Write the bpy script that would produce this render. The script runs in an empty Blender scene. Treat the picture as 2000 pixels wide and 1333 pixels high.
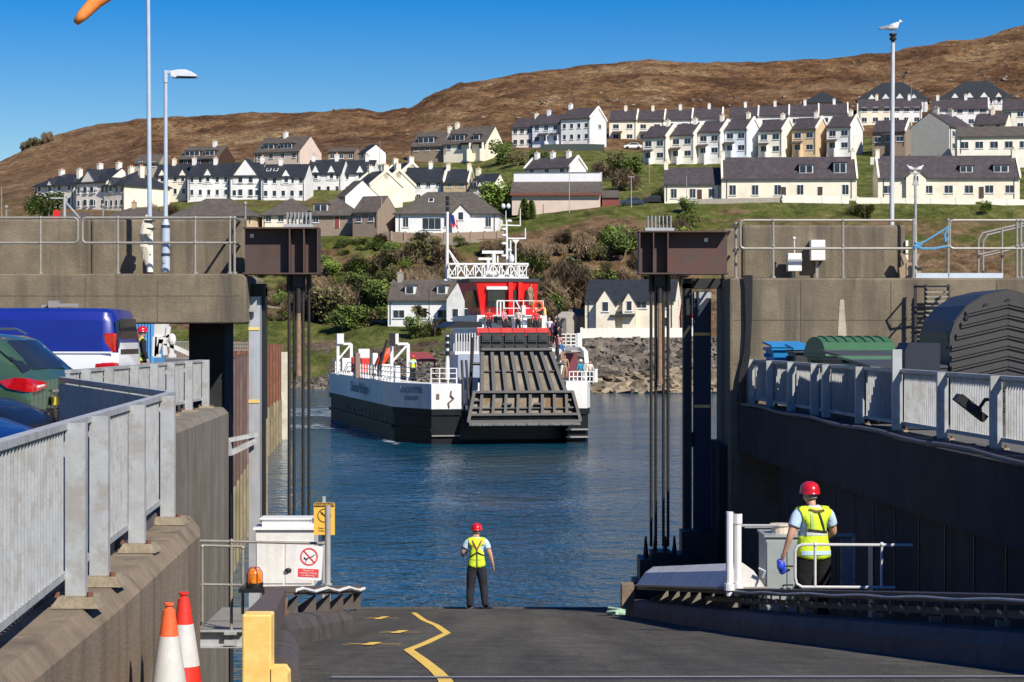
import bpy, math, random
import numpy as np
from mathutils import Vector, Matrix, Euler, noise
random.seed(7)
F = 4278.0; CX = 1000.0; HY = 651.0; HC = 7.3
R = math.radians
scene = bpy.context.scene
C = scene.collection
# ---------------------------------------------------------------- camera
cam_d = bpy.data.cameras.new("camera"); cam = bpy.data.objects.new("camera", cam_d); C.objects.link(cam)
cam.location = (0, 0, HC); cam.rotation_euler = (R(90), 0, 0)
cam_d.sensor_width = 36.0; cam_d.lens = 36.0 * F / 2000.0
cam_d.shift_y = -(666.5 - HY) / 2000.0
cam_d.clip_start = 0.5; cam_d.clip_end = 6000
scene.camera = cam
# ---------------------------------------------------------------- light
SUN = Vector((1.0, -1.38, 1.5)).normalized()
w = bpy.data.worlds.new("World"); scene.world = w; w.use_nodes = True
nt = w.node_tree; nt.nodes.clear()
sky = nt.nodes.new("ShaderNodeTexSky"); sky.sky_type = 'NISHITA'; sky.sun_disc = False
sky.sun_elevation = math.asin(SUN.z); sky.sun_rotation = math.atan2(SUN.x, SUN.y)
sky.air_density = 1.0; sky.dust_density = 0.15; sky.ozone_density = 3.0; sky.altitude = 0
hs = nt.nodes.new("ShaderNodeHueSaturation"); hs.inputs['Saturation'].default_value = 1.78
hs.inputs['Hue'].default_value = 0.521
bg = nt.nodes.new("ShaderNodeBackground"); bg.inputs[1].default_value = 0.079
wo = nt.nodes.new("ShaderNodeOutputWorld")
nt.links.new(sky.outputs[0], hs.inputs['Color']); nt.links.new(hs.outputs[0], bg.inputs[0]); nt.links.new(bg.outputs[0], wo.inputs[0])
sl = bpy.data.lights.new("sun", 'SUN'); sl.energy = 5.0; sl.angle = R(0.5); sl.color = (1.0, 0.93, 0.82)
so = bpy.data.objects.new("sun", sl); C.objects.link(so)
so.rotation_euler = SUN.to_track_quat('Z', 'Y').to_euler()
scene.view_settings.view_transform = 'Standard'; scene.view_settings.look = 'None'
scene.view_settings.exposure = 0.32; scene.view_settings.gamma = 1.0

# ---------------------------------------------------------------- helpers
def at(px, py, Y):
    return Vector(((px - CX) * Y / F, Y, HC - (py - HY) * Y / F))

MATS = {}
def mat(name, col, rough=0.6, metal=0.0, var=0.12, scale=3.0, col2=None, streak=0.0, bump=0.15, bscale=25.0, spec=0.5, emit=None, coat=0.0, trans=0.0):
    """procedural paint / stone / metal: two-scale noise variation, optional vertical runs of col2, fine bump"""
    if name in MATS: return MATS[name]
    m = bpy.data.materials.new(name); m.use_nodes = True; MATS[name] = m
    n = m.node_tree.nodes; l = m.node_tree.links
    b = n['Principled BSDF']
    b.inputs['Roughness'].default_value = rough; b.inputs['Metallic'].default_value = metal
    b.inputs['Specular IOR Level'].default_value = spec
    b.inputs['Coat Weight'].default_value = coat
    if trans: b.inputs['Transmission Weight'].default_value = trans
    tc = n.new('ShaderNodeTexCoord')
    geo = n.new('ShaderNodeNewGeometry')
    src = geo.outputs['Position']
    def nz(sc, det=4, ro=.6, vec=None):
        t = n.new('ShaderNodeTexNoise'); t.inputs['Scale'].default_value = sc; t.inputs['Detail'].default_value = det; t.inputs['Roughness'].default_value = ro
        l.new(vec or src, t.inputs['Vector']); return t.outputs['Fac']
    def mix(f, a, c):
        x = n.new('ShaderNodeMix'); x.data_type = 'RGBA'
        if hasattr(f, 'links'): l.new(f, x.inputs['Factor'])
        else: x.inputs['Factor'].default_value = f
        for v, i in ((a, 6), (c, 7)):
            if hasattr(v, 'links'): l.new(v, x.inputs[i])
            else: x.inputs[i].default_value = (*v, 1)
        return x.outputs[2]
    def mr(v, a, c):
        x = n.new('ShaderNodeMapRange'); x.inputs['From Min'].default_value = a; x.inputs['From Max'].default_value = c
        l.new(v, x.inputs['Value']); return x.outputs['Result']
    lo = tuple(c * (1 - var) for c in col); hi = tuple(min(1, c * (1 + var)) for c in col)
    out = mix(mr(nz(scale, 6, .65), .3, .7), lo, hi)
    if streak > 0:
        mp = n.new('ShaderNodeMapping'); mp.inputs['Scale'].default_value = (1, 1, .07); l.new(src, mp.inputs['Vector'])
        s = mr(nz(scale * 1.4, 5, .65, mp.outputs['Vector']), .48, .66)
        mm = n.new('ShaderNodeMath'); mm.operation = 'MULTIPLY'; l.new(s, mm.inputs[0]); mm.inputs[1].default_value = streak
        out = mix(mm.outputs[0], out, col2 or tuple(c * .45 for c in col))
        s2 = mr(nz(scale * .9, 6, .75), .47, .66)
        m2 = n.new('ShaderNodeMath'); m2.operation = 'MULTIPLY'; l.new(s2, m2.inputs[0]); m2.inputs[1].default_value = streak * .6
        out = mix(m2.outputs[0], out, tuple(c * .6 for c in col))
    elif col2:
        out = mix(mr(nz(scale * .7, 6, .7), .5, .62), out, col2)
    l.new(out, b.inputs['Base Color'])
    if bump > 0:
        bp = n.new('ShaderNodeBump'); bp.inputs['Strength'].default_value = bump; bp.inputs['Distance'].default_value = .02
        l.new(nz(bscale, 5, .6), bp.inputs['Height']); l.new(bp.outputs[0], b.inputs['Normal'])
    if emit:
        b.inputs['Emission Color'].default_value = (*emit, 1); b.inputs['Emission Strength'].default_value = 1
    return m

class MB:
    """mesh builder; faces carry a material slot index"""
    def __init__(s): s.v = []; s.f = []; s.m = []; s.cur = 0
    def add(s, vs, fs, m=None):
        o = len(s.v); s.v += [tuple(x) for x in vs]
        for f in fs: s.f.append(tuple(i + o for i in f)); s.m.append(s.cur if m is None else m)
        return s
    def box(s, c, sz, rz=0, m=None, tilt=None, taper=1.0):
        hx, hy, hz = sz[0] / 2, sz[1] / 2, sz[2] / 2
        vs = []
        M3 = (tilt if tilt else Matrix.Identity(3)); ca, sa = math.cos(rz), math.sin(rz)
        for z in (-1, 1):
            t = taper if z > 0 else 1
            for x, y in ((-1, -1), (1, -1), (1, 1), (-1, 1)):
                p = M3 @ Vector((x * hx * t, y * hy * t, z * hz))
                vs.append((c[0] + p.x * ca - p.y * sa, c[1] + p.x * sa + p.y * ca, c[2] + p.z))
        return s.add(vs, [(0, 3, 2, 1), (4, 5, 6, 7), (0, 1, 5, 4), (1, 2, 6, 5), (2, 3, 7, 6), (3, 0, 4, 7)], m)
    def bb(s, a, b, m=None):
        return s.box([(a[i] + b[i]) / 2 for i in range(3)], [abs(b[i] - a[i]) for i in range(3)], 0, m)
    def beam(s, p, q, wd, ht, m=None, up=(0, 0, 1)):
        """box from p to q, wd sideways, ht along up"""
        p, q = Vector(p), Vector(q); d = q - p
        if d.length < 1e-6: return s
        u = Vector(up); sd = d.cross(u)
        if sd.length < 1e-6: sd = d.cross(Vector((1, 0, 0)))
        sd.normalize(); u = sd.cross(d).normalized()
        vs = [e + sd * a * wd / 2 + u * b * ht / 2 for e in (p, q) for a, b in ((-1, -1), (1, -1), (1, 1), (-1, 1))]
        return s.add(vs, [(0, 3, 2, 1), (4, 5, 6, 7), (0, 1, 5, 4), (1, 2, 6, 5), (2, 3, 7, 6), (3, 0, 4, 7)], m)
    def cyl(s, p, q, r0, r1=None, n=10, m=None, cap=True):
        r1 = r0 if r1 is None else r1
        p, q = Vector(p), Vector(q); d = (q - p)
        if d.length < 1e-7: return s
        d.normalize()
        a = d.orthogonal().normalized(); b = d.cross(a)
        vs = []
        for e, r in ((p, r0), (q, r1)):
            for i in range(n):
                t = 2 * math.pi * i / n; vs.append(e + a * math.cos(t) * r + b * math.sin(t) * r)
        fs = [(i, (i + 1) % n, n + (i + 1) % n, n + i) for i in range(n)]
        if cap: fs += [tuple(range(n))[::-1], tuple(range(n, 2 * n))]
        return s.add(vs, fs, m)
    def tube(s, pts, r, n=8, m=None):
        for i in range(len(pts) - 1):
            s.cyl(pts[i], pts[i + 1], r, r, n, m)
            if 0 < i: s.ball(pts[i], r * 1.02, 6, 4, m)
        return s
    def ball(s, c, r, n=10, k=6, m=None, sc=(1, 1, 1)):
        vs = [(c[0], c[1], c[2] - r * sc[2])]
        for j in range(1, k):
            ph = -math.pi / 2 + math.pi * j / k
            for i in range(n):
                t = 2 * math.pi * i / n
                vs.append((c[0] + r * sc[0] * math.cos(ph) * math.cos(t), c[1] + r * sc[1] * math.cos(ph) * math.sin(t), c[2] + r * sc[2] * math.sin(ph)))
        vs.append((c[0], c[1], c[2] + r * sc[2]))
        fs = [(0, 1 + (i + 1) % n, 1 + i) for i in range(n)]
        for j in range(k - 2):
            for i in range(n):
                a = 1 + j * n; fs.append((a + i, a + (i + 1) % n, a + n + (i + 1) % n, a + n + i))
        a = 1 + (k - 2) * n; fs += [(a + i, a + (i + 1) % n, len(vs) - 1) for i in range(n)]
        return s.add(vs, fs, m)
    def prism(s, poly, e0, e1, m=None):
        """polygon of points (3D); e0/e1 offset vectors"""
        n = len(poly); e0, e1 = Vector(e0), Vector(e1)
        vs = [Vector(p) + e0 for p in poly] + [Vector(p) + e1 for p in poly]
        fs = [tuple(range(n))[::-1], tuple(range(n, 2 * n))] + [(i, (i + 1) % n, n + (i + 1) % n, n + i) for i in range(n)]
        return s.add(vs, fs, m)
    def loft(s, rings, closed=True, caps=True, m=None):
        n = len(rings[0]); vs = [p for r in rings for p in r]; fs = []
        for j in range(len(rings) - 1):
            for i in range(n if closed else n - 1):
                k = (i + 1) % n; fs.append((j * n + i, j * n + k, (j + 1) * n + k, (j + 1) * n + i))
        if caps and closed: fs += [tuple(range(n))[::-1], tuple((len(rings) - 1) * n + i for i in range(n))]
        return s.add(vs, fs, m)
    def lathe(s, c, prof, n=16, m=None):
        rings = [[(c[0] + r * math.cos(2 * math.pi * i / n), c[1] + r * math.sin(2 * math.pi * i / n), c[2] + z) for i in range(n)] for r, z in prof]
        return s.loft(rings, True, True, m)
    def build(s, name, mats, parent=None, world=True, smooth=False, fix=True, bevel=0):
        if not isinstance(mats, (list, tuple)): mats = [mats]
        off = Vector((0, 0, 0))
        if parent is not None and world:
            p = parent
            while p is not None: off += p.location; p = p.parent
        elif parent is None and world and s.v:
            # origin at the thing's base
            a = np.array(s.v); off = Vector(((a[:, 0].min() + a[:, 0].max()) / 2, (a[:, 1].min() + a[:, 1].max()) / 2, a[:, 2].min()))
        me = bpy.data.meshes.new(name)
        me.from_pydata([(x - off.x, y - off.y, z - off.z) for x, y, z in s.v], [], s.f)
        for m_ in mats: me.materials.append(m_)
        me.polygons.foreach_set('material_index', s.m)
        if smooth: me.polygons.foreach_set('use_smooth', [True] * len(s.f))
        me.update()
        if fix:
            import bmesh
            bm = bmesh.new(); bm.from_mesh(me); bmesh.ops.recalc_face_normals(bm, faces=bm.faces); bm.to_mesh(me); bm.free()
        o = bpy.data.objects.new(name, me); C.objects.link(o)
        if parent is not None: o.parent = parent
        elif world: o.location = off
        if smooth:
            try: me.set_sharp_from_angle(angle=R(40))
            except Exception: pass
        if bevel:
            md = o.modifiers.new("bevel", 'BEVEL'); md.width = bevel; md.segments = 2; md.limit_method = 'ANGLE'; md.angle_limit = R(35)
        return o

def tag(o, label=None, cat=None, group=None, kind=None):
    if label: o['label'] = label
    if cat: o['category'] = cat
    if group: o['group'] = group
    if kind: o['kind'] = kind
    return o
def thing(name, label, cat, loc, rz=0, group=None):
    o = bpy.data.objects.new(name, None); C.objects.link(o); o.empty_display_size = .2
    o.location = loc; o.rotation_euler = (0, 0, rz); return tag(o, label, cat, group)
def copy_tree(o, parent=None):
    c = o.copy(); C.objects.link(c); c.parent = parent
    for ch in list(o.children): copy_tree(ch, c)
    return c
def text_mesh(body, size, name, m, parent=None, depth=.004, align='CENTER'):
    cu = bpy.data.curves.new(name, 'FONT'); cu.body = body; cu.size = size; cu.extrude = depth; cu.align_x = align; cu.align_y = 'CENTER'
    t = bpy.data.objects.new(name, cu); C.objects.link(t); dg = bpy.context.evaluated_depsgraph_get()
    me = bpy.data.meshes.new_from_object(t.evaluated_get(dg)); bpy.data.objects.remove(t); bpy.data.curves.remove(cu)
    me.materials.clear(); me.materials.append(m)
    o = bpy.data.objects.new(name, me); C.objects.link(o)
    if parent is not None: o.parent = parent
    return o

# ---------------------------------------------------------------- materials
CONC = mat('weathered_concrete', (.190, .155, .105), .9, var=.28, scale=1.5, col2=(.075, .066, .052), streak=.85, bump=.6, bscale=22)
CONCL = mat('pale_concrete', (.31, .265, .19), .9, var=.2, scale=2.2, col2=(.15, .12, .09), streak=.5, bump=.5, bscale=24)
CONCD = mat('tidal_concrete', (.165, .145, .11), .9, var=.25, scale=1.6, col2=(.30, .29, .26), streak=.5, bump=.5, bscale=16)
GALV = mat('galvanised_steel', (.41, .425, .43), .55, .15, var=.12, scale=6, col2=(.34, .33, .31), bump=.1, bscale=30)
GALV2 = mat('galvanised_tube', (.31, .29, .25), .5, .3, var=.15, scale=9, bump=.05)
RUSTBR = mat('brown_painted_steel', (.075, .048, .04), .65, var=.18, scale=2.5, col2=(.10, .045, .033), bump=.15)
DKST = mat('dark_steel', (.028, .027, .028), .55, .2, var=.2, scale=5, bump=.2)
BLK = mat('black_paint', (.012, .012, .013), .5, bump=.05)
ROPE = mat('greased_wire_rope', (.035, .028, .022), .55, .3, var=.3, scale=20)
BLUEPALE = mat('pale_blue_pole_paint', (.42, .50, .60), .45, var=.08, scale=4)
WHITE = mat('white_paint', (.78, .78, .76), .4, var=.05, scale=2)
WHITED = mat('scuffed_white_paint', (.70, .69, .65), .5, var=.1, scale=2, col2=(.38, .25, .15), streak=.35)
YEL = mat('yellow_paint', (.85, .60, .19), .6, var=.08, scale=4, col2=(.78, .50, .13), bump=.15)
YELM = mat('yellow_road_paint', (.78, .52, .09), .7, var=.2, scale=9)
ORG = mat('orange_plastic', (.86, .12, .03), .5, var=.1, scale=8, col2=(.72, .16, .06))
REDP = mat('red_paint', (.62, .02, .018), .4, var=.08)
GLASS = mat('dark_glass', (.018, .024, .032), .08, var=.3, scale=1, bump=0)
# ================================================================ terrain
DK = [258, 268, 272, 280, 290, 296, 304, 312, 325, 340, 355, 370, 378, 385, 400, 430, 470, 510, 550, 600]
COLS = {  # px: (distance, screen height of the ground there)
 -500: [(258,845),(268,835),(300,800),(400,460),(430,440),(470,430),(510,420),(550,410),(600,400)],
 0:    [(258,800),(295,775),(310,700),(340,600),(370,480),(400,430),(430,415),(470,400),(510,380),(550,365),(600,352)],
 300:  [(258,800),(295,762),(310,700),(320,670),(340,630),(360,540),(375,450),(400,430),(430,408),(470,372),(510,330),(550,310),(600,290)],
 450:  [(258,800),(295,762),(305,715),(320,655),(335,610),(355,560),(368,500),(380,450),(400,432),(430,395),(470,345),(510,325),(550,305),(600,285)],
 620:  [(258,800),(290,764),(298,742),(306,700),(314,668),(325,640),(340,614),(352,585),(362,525),(372,470),(380,455),(400,435),(430,394),(470,345),(510,322),(550,300),(600,280)],
 750:  [(258,795),(284,764),(292,742),(300,695),(307,660),(314,642),(325,628),(338,604),(352,545),(364,482),(372,460),(385,452),(400,438),(430,396),(470,345),(510,312),(550,292),(600,272)],
 900:  [(258,790),(278,768),(284,745),(292,700),(300,665),(308,645),(318,632),(333,600),(348,545),(362,485),(370,462),(385,448),(400,432),(430,398),(470,350),(510,310),(550,282),(600,252)],
 1000: [(258,785),(268,770),(276,742),(286,700),(296,668),(306,650),(320,625),(336,575),(352,520),(366,470),(378,440),(390,420),(405,402),(430,378),(470,325),(510,296),(550,268),(600,235)],
 1150: [(258,785),(268,768),(276,735),(285,690),(291,664),(300,656),(312,654),(324,622),(340,560),(356,495),(368,440),(380,410),(392,401),(410,398),(430,360),(470,318),(510,292),(550,268),(600,232)],
 1250: [(258,785),(268,768),(276,735),(285,690),(291,664),(300,656),(312,654),(324,615),(340,548),(355,485),(368,430),(378,405),(390,398),(410,385),(430,358),(470,322),(510,295),(550,272),(600,228)],
 1400: [(258,785),(268,768),(276,735),(285,690),(291,664),(300,656),(312,654),(324,612),(340,545),(355,480),(366,432),(376,402),(385,394),(410,385),(430,352),(470,322),(510,296),(550,278),(600,226)],
 1550: [(258,785),(268,768),(276,735),(285,690),(291,664),(300,656),(312,650),(324,600),(340,530),(355,470),(366,425),(376,398),(385,390),(410,380),(430,348),(470,314),(510,285),(550,252),(600,215)],
 1750: [(258,785),(268,768),(276,735),(285,690),(291,664),(300,656),(312,640),(324,590),(340,520),(355,465),(366,428),(376,400),(385,388),(410,378),(430,340),(470,304),(510,270),(550,236),(600,205)],
 2000: [(258,785),(268,768),(276,735),(285,690),(291,664),(300,650),(312,630),(324,580),(340,515),(355,465),(366,430),(376,402),(385,388),(410,378),(430,338),(470,300),(510,264),(550,228),(600,190)],
 2500: [(258,785),(268,768),(276,735),(285,690),(291,664),(300,650),(312,630),(340,515),(366,430),(385,388),(410,378),(430,330),(470,290),(510,250),(550,210),(600,160)]}
SKYL = [(-500,420),(-200,380),(0,316),(30,300),(60,285),(100,271),(150,255),(200,243),(300,233),(400,230),(500,222),(600,216),(700,212),(740,219),(800,213),(830,196),(860,178),(900,163),(1000,146),(1100,137),(1140,128),(1200,124),(1270,116),(1340,124),(1400,122),(1480,122),(1550,118),(1650,110),(1750,101),(1850,82),(1920,74),(1960,60),(2000,48),(2500,-40)]
pxs = sorted(COLS); DG = np.concatenate([np.arange(258, 400, 2.0), np.arange(400, 620, 3.0), np.arange(620, 900, 6.0), np.arange(900, 1300, 40.0)])
TAB = np.array([np.interp(DG, [a for a, _ in COLS[p]], [b for _, b in COLS[p]]) for p in pxs])
PG = np.arange(-500, 2501, 8.0)
YG = np.array([np.interp(PG, pxs, TAB[:, j]) for j in range(len(DG))])      # [d][px]
k5 = np.array([1, 2, 3, 4, 5, 4, 3, 2, 1.0]); k5 /= k5.sum()
YG = np.array([np.convolve(np.pad(r_, 4, mode='edge'), k5, mode='valid') for r_ in YG])
SKG = np.interp(PG, [a for a, _ in SKYL], [b for _, b in SKYL])
Y6 = YG[np.argmin(abs(DG - 600))]
ZG = np.zeros_like(YG)
for j, d in enumerate(DG):
    if d <= 600: y = YG[j]
    else:
        f = min(1, (d - 600) / 300.); f = f ** .75
        y = Y6 * (1 - f) + SKG * f
    z = HC + (HY - y) * d / F
    if d > 900: z = HC + (HY - SKG) * 900 / F - (d - 900) * .12
    ZG[j] = z
def ground(x, y):
    p = CX + F * x / y
    i = min(max((p - PG[0]) / 8.0, 0), len(PG) - 1.001); j = np.interp(y, DG, np.arange(len(DG))); j = min(j, len(DG) - 1.001)
    i0, j0 = int(i), int(j); a, b = i - i0, j - j0
    return float((ZG[j0, i0] * (1 - a) + ZG[j0, i0 + 1] * a) * (1 - b) + (ZG[j0 + 1, i0] * (1 - a) + ZG[j0 + 1, i0 + 1] * a) * b)
def gpx(px, d): return Vector(((px - CX) * d / F, d, ground((px - CX) * d / F, d)))

def sstep(a, b, x):
    t = min(max((x - a) / (b - a), 0), 1); return t * t * (3 - 2 * t)
vs = []; cov = []
for j, d in enumerate(DG):
    for i, p in enumerate(PG):
        x = (p - CX) * d / F; z = ZG[j, i]
        n1 = noise.fractal(Vector((x * .02, d * .02, 3)), 1, 2, 5)
        n2 = noise.fractal(Vector((x * .12, d * .12, 9)), 1, 2, 4)
        n3 = noise.fractal(Vector((x * .4, d * .4, 2)), .8, 2, 3)
        y = HY - (z - HC) * F / d
        amp = .25 + 1.6 * sstep(560, 680, d); amp *= 1
        if d >= 620: z += n1 * 2.6 * sstep(620, 760, d) * (1 - .6 * sstep(860, 900, d)) + n2 * 1.5 * (1 - .55 * sstep(850, 900, d))
        elif d < 292: z += n3 * .9 * sstep(262, 272, d) * (1 - sstep(286, 292, d)) + n2 * .5 * (1 - sstep(284, 292, d))
        elif 318 < d < 372: z += n2 * .7 + n3 * .35
        else: z += n2 * .18
        if d < 264: z -= 1.2
        vs.append((x, d, z))
        # cover: r grass, g rock, b bracken/dead (rest heather moor)
        g = 0; rk = 0; br = 0
        right = sstep(930, 1000, p)
        if y > 700 and d < 300: rk = 1
        if p > 1100 and d < 296: rk = 1
        if d >= 292:
            if d < 330: g = (1 - right) * (1 if y < 668 else sstep(.1, -.1, n2)); rk = max(rk, (1 - g) * sstep(655, 690, y)); br = right * .6
            elif d < 372:
                up = sstep(500, 468, y); g = max(up * (1 - .6 * right), (.35 + .6 * n2) * .9); br = .75 * (1 - up) + right * up
                if 940 < p < 1240: br = max(br, .95 - .8 * sstep(430, 412, y)); g *= .35
                if p > 1240: g = max(g, sstep(440, 410, y)); br = 1 - g
            elif d < 420: g = .80 + .55 * n2 - .25 * n1; br = .55 - .5 * n2; z += n2 * .25 * sstep(372, 376, d) * (1 - sstep(378, 382, d))
            elif d < 560: g = .66 - .5 * sstep(470, 545, d) - .35 * n1 + .2 * sstep(950, 1100, p) * sstep(540, 500, d); br = .45 + .5 * n2 - .3 * sstep(500, 560, d)
            else: g = .0; br = .18 + .3 * n1
        k = sstep(420, 200, p) * sstep(396, 410, d); g *= 1 - .6 * k; br = max(br, .4 * k)
        cov.append((min(max(g, 0), 1), min(max(rk, 0), 1), min(max(br, 0), 1), 1))
nP = len(PG); fs = [(j * nP + i, j * nP + i + 1, (j + 1) * nP + i + 1, (j + 1) * nP + i) for j in range(len(DG) - 1) for i in range(nP - 1)]
tm = bpy.data.meshes.new('hill'); tm.from_pydata(vs, [], fs); tm.polygons.foreach_set('use_smooth', [True] * len(fs))
ca = tm.color_attributes.new('cover', 'FLOAT_COLOR', 'POINT'); ca.data.foreach_set('color', np.array(cov, dtype=np.float32).ravel())
hill = bpy.data.objects.new('hill', tm); C.objects.link(hill); tag(hill, kind='structure')
m = bpy.data.materials.new('moorland'); m.use_nodes = True; n = m.node_tree.nodes; l = m.node_tree.links; b = n['Principled BSDF']
b.inputs['Roughness'].default_value = .95; b.inputs['Specular IOR Level'].default_value = .1
geo = n.new('ShaderNodeNewGeometry'); att = n.new('ShaderNodeAttribute'); att.attribute_name = 'cover'
sep = n.new('ShaderNodeSeparateColor'); l.new(att.outputs['Color'], sep.inputs[0])
def tnz(sc, det=6, ro=.65, vec=None, dist=0):
    t = n.new('ShaderNodeTexNoise'); t.inputs['Scale'].default_value = sc; t.inputs['Detail'].default_value = det; t.inputs['Roughness'].default_value = ro
    t.inputs['Distortion'].default_value = dist
    l.new(vec or geo.outputs['Position'], t.inputs['Vector']); return t.outputs['Fac']
def ramp(v, stops):
    r = n.new('ShaderNodeValToRGB'); l.new(v, r.inputs[0]); e = r.color_ramp.elements
    while len(e) < len(stops): e.new(.5)
    for q, (p, c) in zip(e, stops): q.position = p; q.color = (*c, 1)
    return r.outputs[0]
def tmix(f, a, c, mode='MIX'):
    x = n.new('ShaderNodeMix'); x.data_type = 'RGBA'; x.blend_type = mode
    if hasattr(f, 'links'): l.new(f, x.inputs['Factor'])
    else: x.inputs['Factor'].default_value = f
    l.new(a, x.inputs[6]); l.new(c, x.inputs[7]); return x.outputs[2]
def tmath(op, a, c, cl=True):
    x = n.new('ShaderNodeMath'); x.operation = op
    for v, i in ((a, 0), (c, 1)):
        if hasattr(v, 'links'): l.new(v, x.inputs[i])
        else: x.inputs[i].default_value = v
    x.use_clamp = cl; return x.outputs[0]
mp = n.new('ShaderNodeMapping'); mp.inputs['Scale'].default_value = (1, .28, 2.0); l.new(geo.outputs['Position'], mp.inputs['Vector'])
def stretch(v, lo, hi):
    r = n.new('ShaderNodeMapRange'); r.inputs['From Min'].default_value = lo; r.inputs['From Max'].default_value = hi; l.new(v, r.inputs['Value']); return r.outputs['Result']
moor = ramp(stretch(tnz(.035, 6, .6, mp.outputs[0], .8), .36, .64), [(.0, (.13, .068, .033)), (.35, (.205, .112, .052)), (.65, (.275, .158, .074)), (1.0, (.35, .235, .12))])
f2 = stretch(tnz(.20, 9, .78, mp.outputs[0], .7), .36, .66)
moor = tmix(1.0, moor, ramp(f2, [(.0, (.34, .34, .35)), (.32, (.72, .71, .70)), (.55, (1.0, 1.0, 1.0)), (.8, (1.35, 1.4, 1.4)), (1.0, (1.8, 2.0, 2.0))]), 'MULTIPLY')
f3 = stretch(tnz(.9, 6, .8, mp.outputs[0], .5), .38, .62)
moor = tmix(1.0, moor, ramp(f3, [(.0, (.45, .45, .46)), (.5, (1, 1, 1)), (1.0, (1.45, 1.45, 1.4))]), 'MULTIPLY')
gr = ramp(tnz(.28, 9, .78, mp.outputs[0], .5), [(.32, (.05, .055, .016)), (.43, (.10, .125, .026)), (.54, (.18, .20, .05)), (.66, (.33, .28, .12))])
dead = ramp(tnz(.35, 8, .75, mp.outputs[0], .8), [(.3, (.06, .042, .022)), (.43, (.17, .11, .055)), (.57, (.33, .21, .12)), (.72, (.48, .36, .22))])
rock = ramp(tnz(.8, 9, .75, mp.outputs[0], 1.0), [(.32, (.025, .022, .018)), (.46, (.11, .10, .08)), (.58, (.25, .225, .18)), (.72, (.45, .40, .31))])
def soft(ch, sc):
    return tmath('MULTIPLY', tmath('ADD', tmath('SUBTRACT', sep.outputs[ch], tmath('MULTIPLY', tnz(sc, 6, .7), .85, False), False), .14, False), 3.2)
c1 = tmix(soft(2, .22), moor, dead); c1 = tmix(soft(0, .12), c1, gr); 
outc = tmath('MULTIPLY', tmath('SUBTRACT', tnz(.06, 10, .72, mp.outputs[0], 1.5), .60, False), 9)
c1 = tmix(tmath('MULTIPLY', outc, .85), c1, rock)
c1 = tmix(tmath('MULTIPLY', sep.outputs[1], 1.0), c1, rock)
l.new(c1, b.inputs['Base Color'])
bp = n.new('ShaderNodeBump'); bp.inputs['Strength'].default_value = 1.0; bp.inputs['Distance'].default_value = 2.2
l.new(tnz(.35, 9, .75, None, .5), bp.inputs['Height']); l.new(bp.outputs[0], b.inputs['Normal'])
tm.materials.append(m); MOOR = m

# ================================================================ water
wm = bpy.data.materials.new('sea_water'); wm.use_nodes = True; n = wm.node_tree.nodes; l = wm.node_tree.links; b = n['Principled BSDF']
b.inputs['Base Color'].default_value = (.002, .058, .100, 1); b.inputs['Roughness'].default_value = .07; b.inputs['IOR'].default_value = 1.33
geo = n.new('ShaderNodeNewGeometry')
mp = n.new('ShaderNodeMapping'); mp.inputs['Scale'].default_value = (1, .75, 1); l.new(geo.outputs['Position'], mp.inputs['Vector'])
h = None
for sc, wt, det in ((.22, .9, 2), (1.1, .62, 3), (3.6, .24, 3)):
    t = n.new('ShaderNodeTexNoise'); t.inputs['Scale'].default_value = sc; t.inputs['Detail'].default_value = det; t.inputs['Distortion'].default_value = .5
    l.new(mp.outputs[0], t.inputs['Vector'])
    x = n.new('ShaderNodeMath'); x.operation = 'MULTIPLY_ADD'; l.new(t.outputs['Fac'], x.inputs[0]); x.inputs[1].default_value = wt
    if h is None: x.inputs[2].default_value = 0
    else: l.new(h, x.inputs[2])
    h = x.outputs[0]
bp = n.new('ShaderNodeBump'); bp.inputs['Strength'].default_value = .8; bp.inputs['Distance'].default_value = .55
l.new(h, bp.inputs['Height']); l.new(bp.outputs[0], b.inputs['Normal'])
wp = n.new('ShaderNodeTexNoise'); wp.inputs['Scale'].default_value = .045; wp.inputs['Detail'].default_value = 4; l.new(geo.outputs['Position'], wp.inputs['Vector'])
wr = n.new('ShaderNodeMapRange'); wr.inputs['From Min'].default_value = .38; wr.inputs['From Max'].default_value = .62; wr.inputs['To Min'].default_value = .32; wr.inputs['To Max'].default_value = 1.0
l.new(wp.outputs['Fac'], wr.inputs['Value']); l.new(wr.outputs[0], bp.inputs['Strength'])
mw = MB(); mw.add([(-400, -60, 0), (400, -60, 0), (400, 340, 0), (-400, 340, 0)], [(0, 1, 2, 3)])
tag(mw.build('water', wm, fix=False), kind='structure')
mw = MB(); mw.add([(-1500, -200, -4), (1500, -200, -4), (1500, 270, -4), (-1500, 270, -4)], [(0, 1, 2, 3)])
tag(mw.build('ground', CONCD, fix=False), kind='structure')
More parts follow.
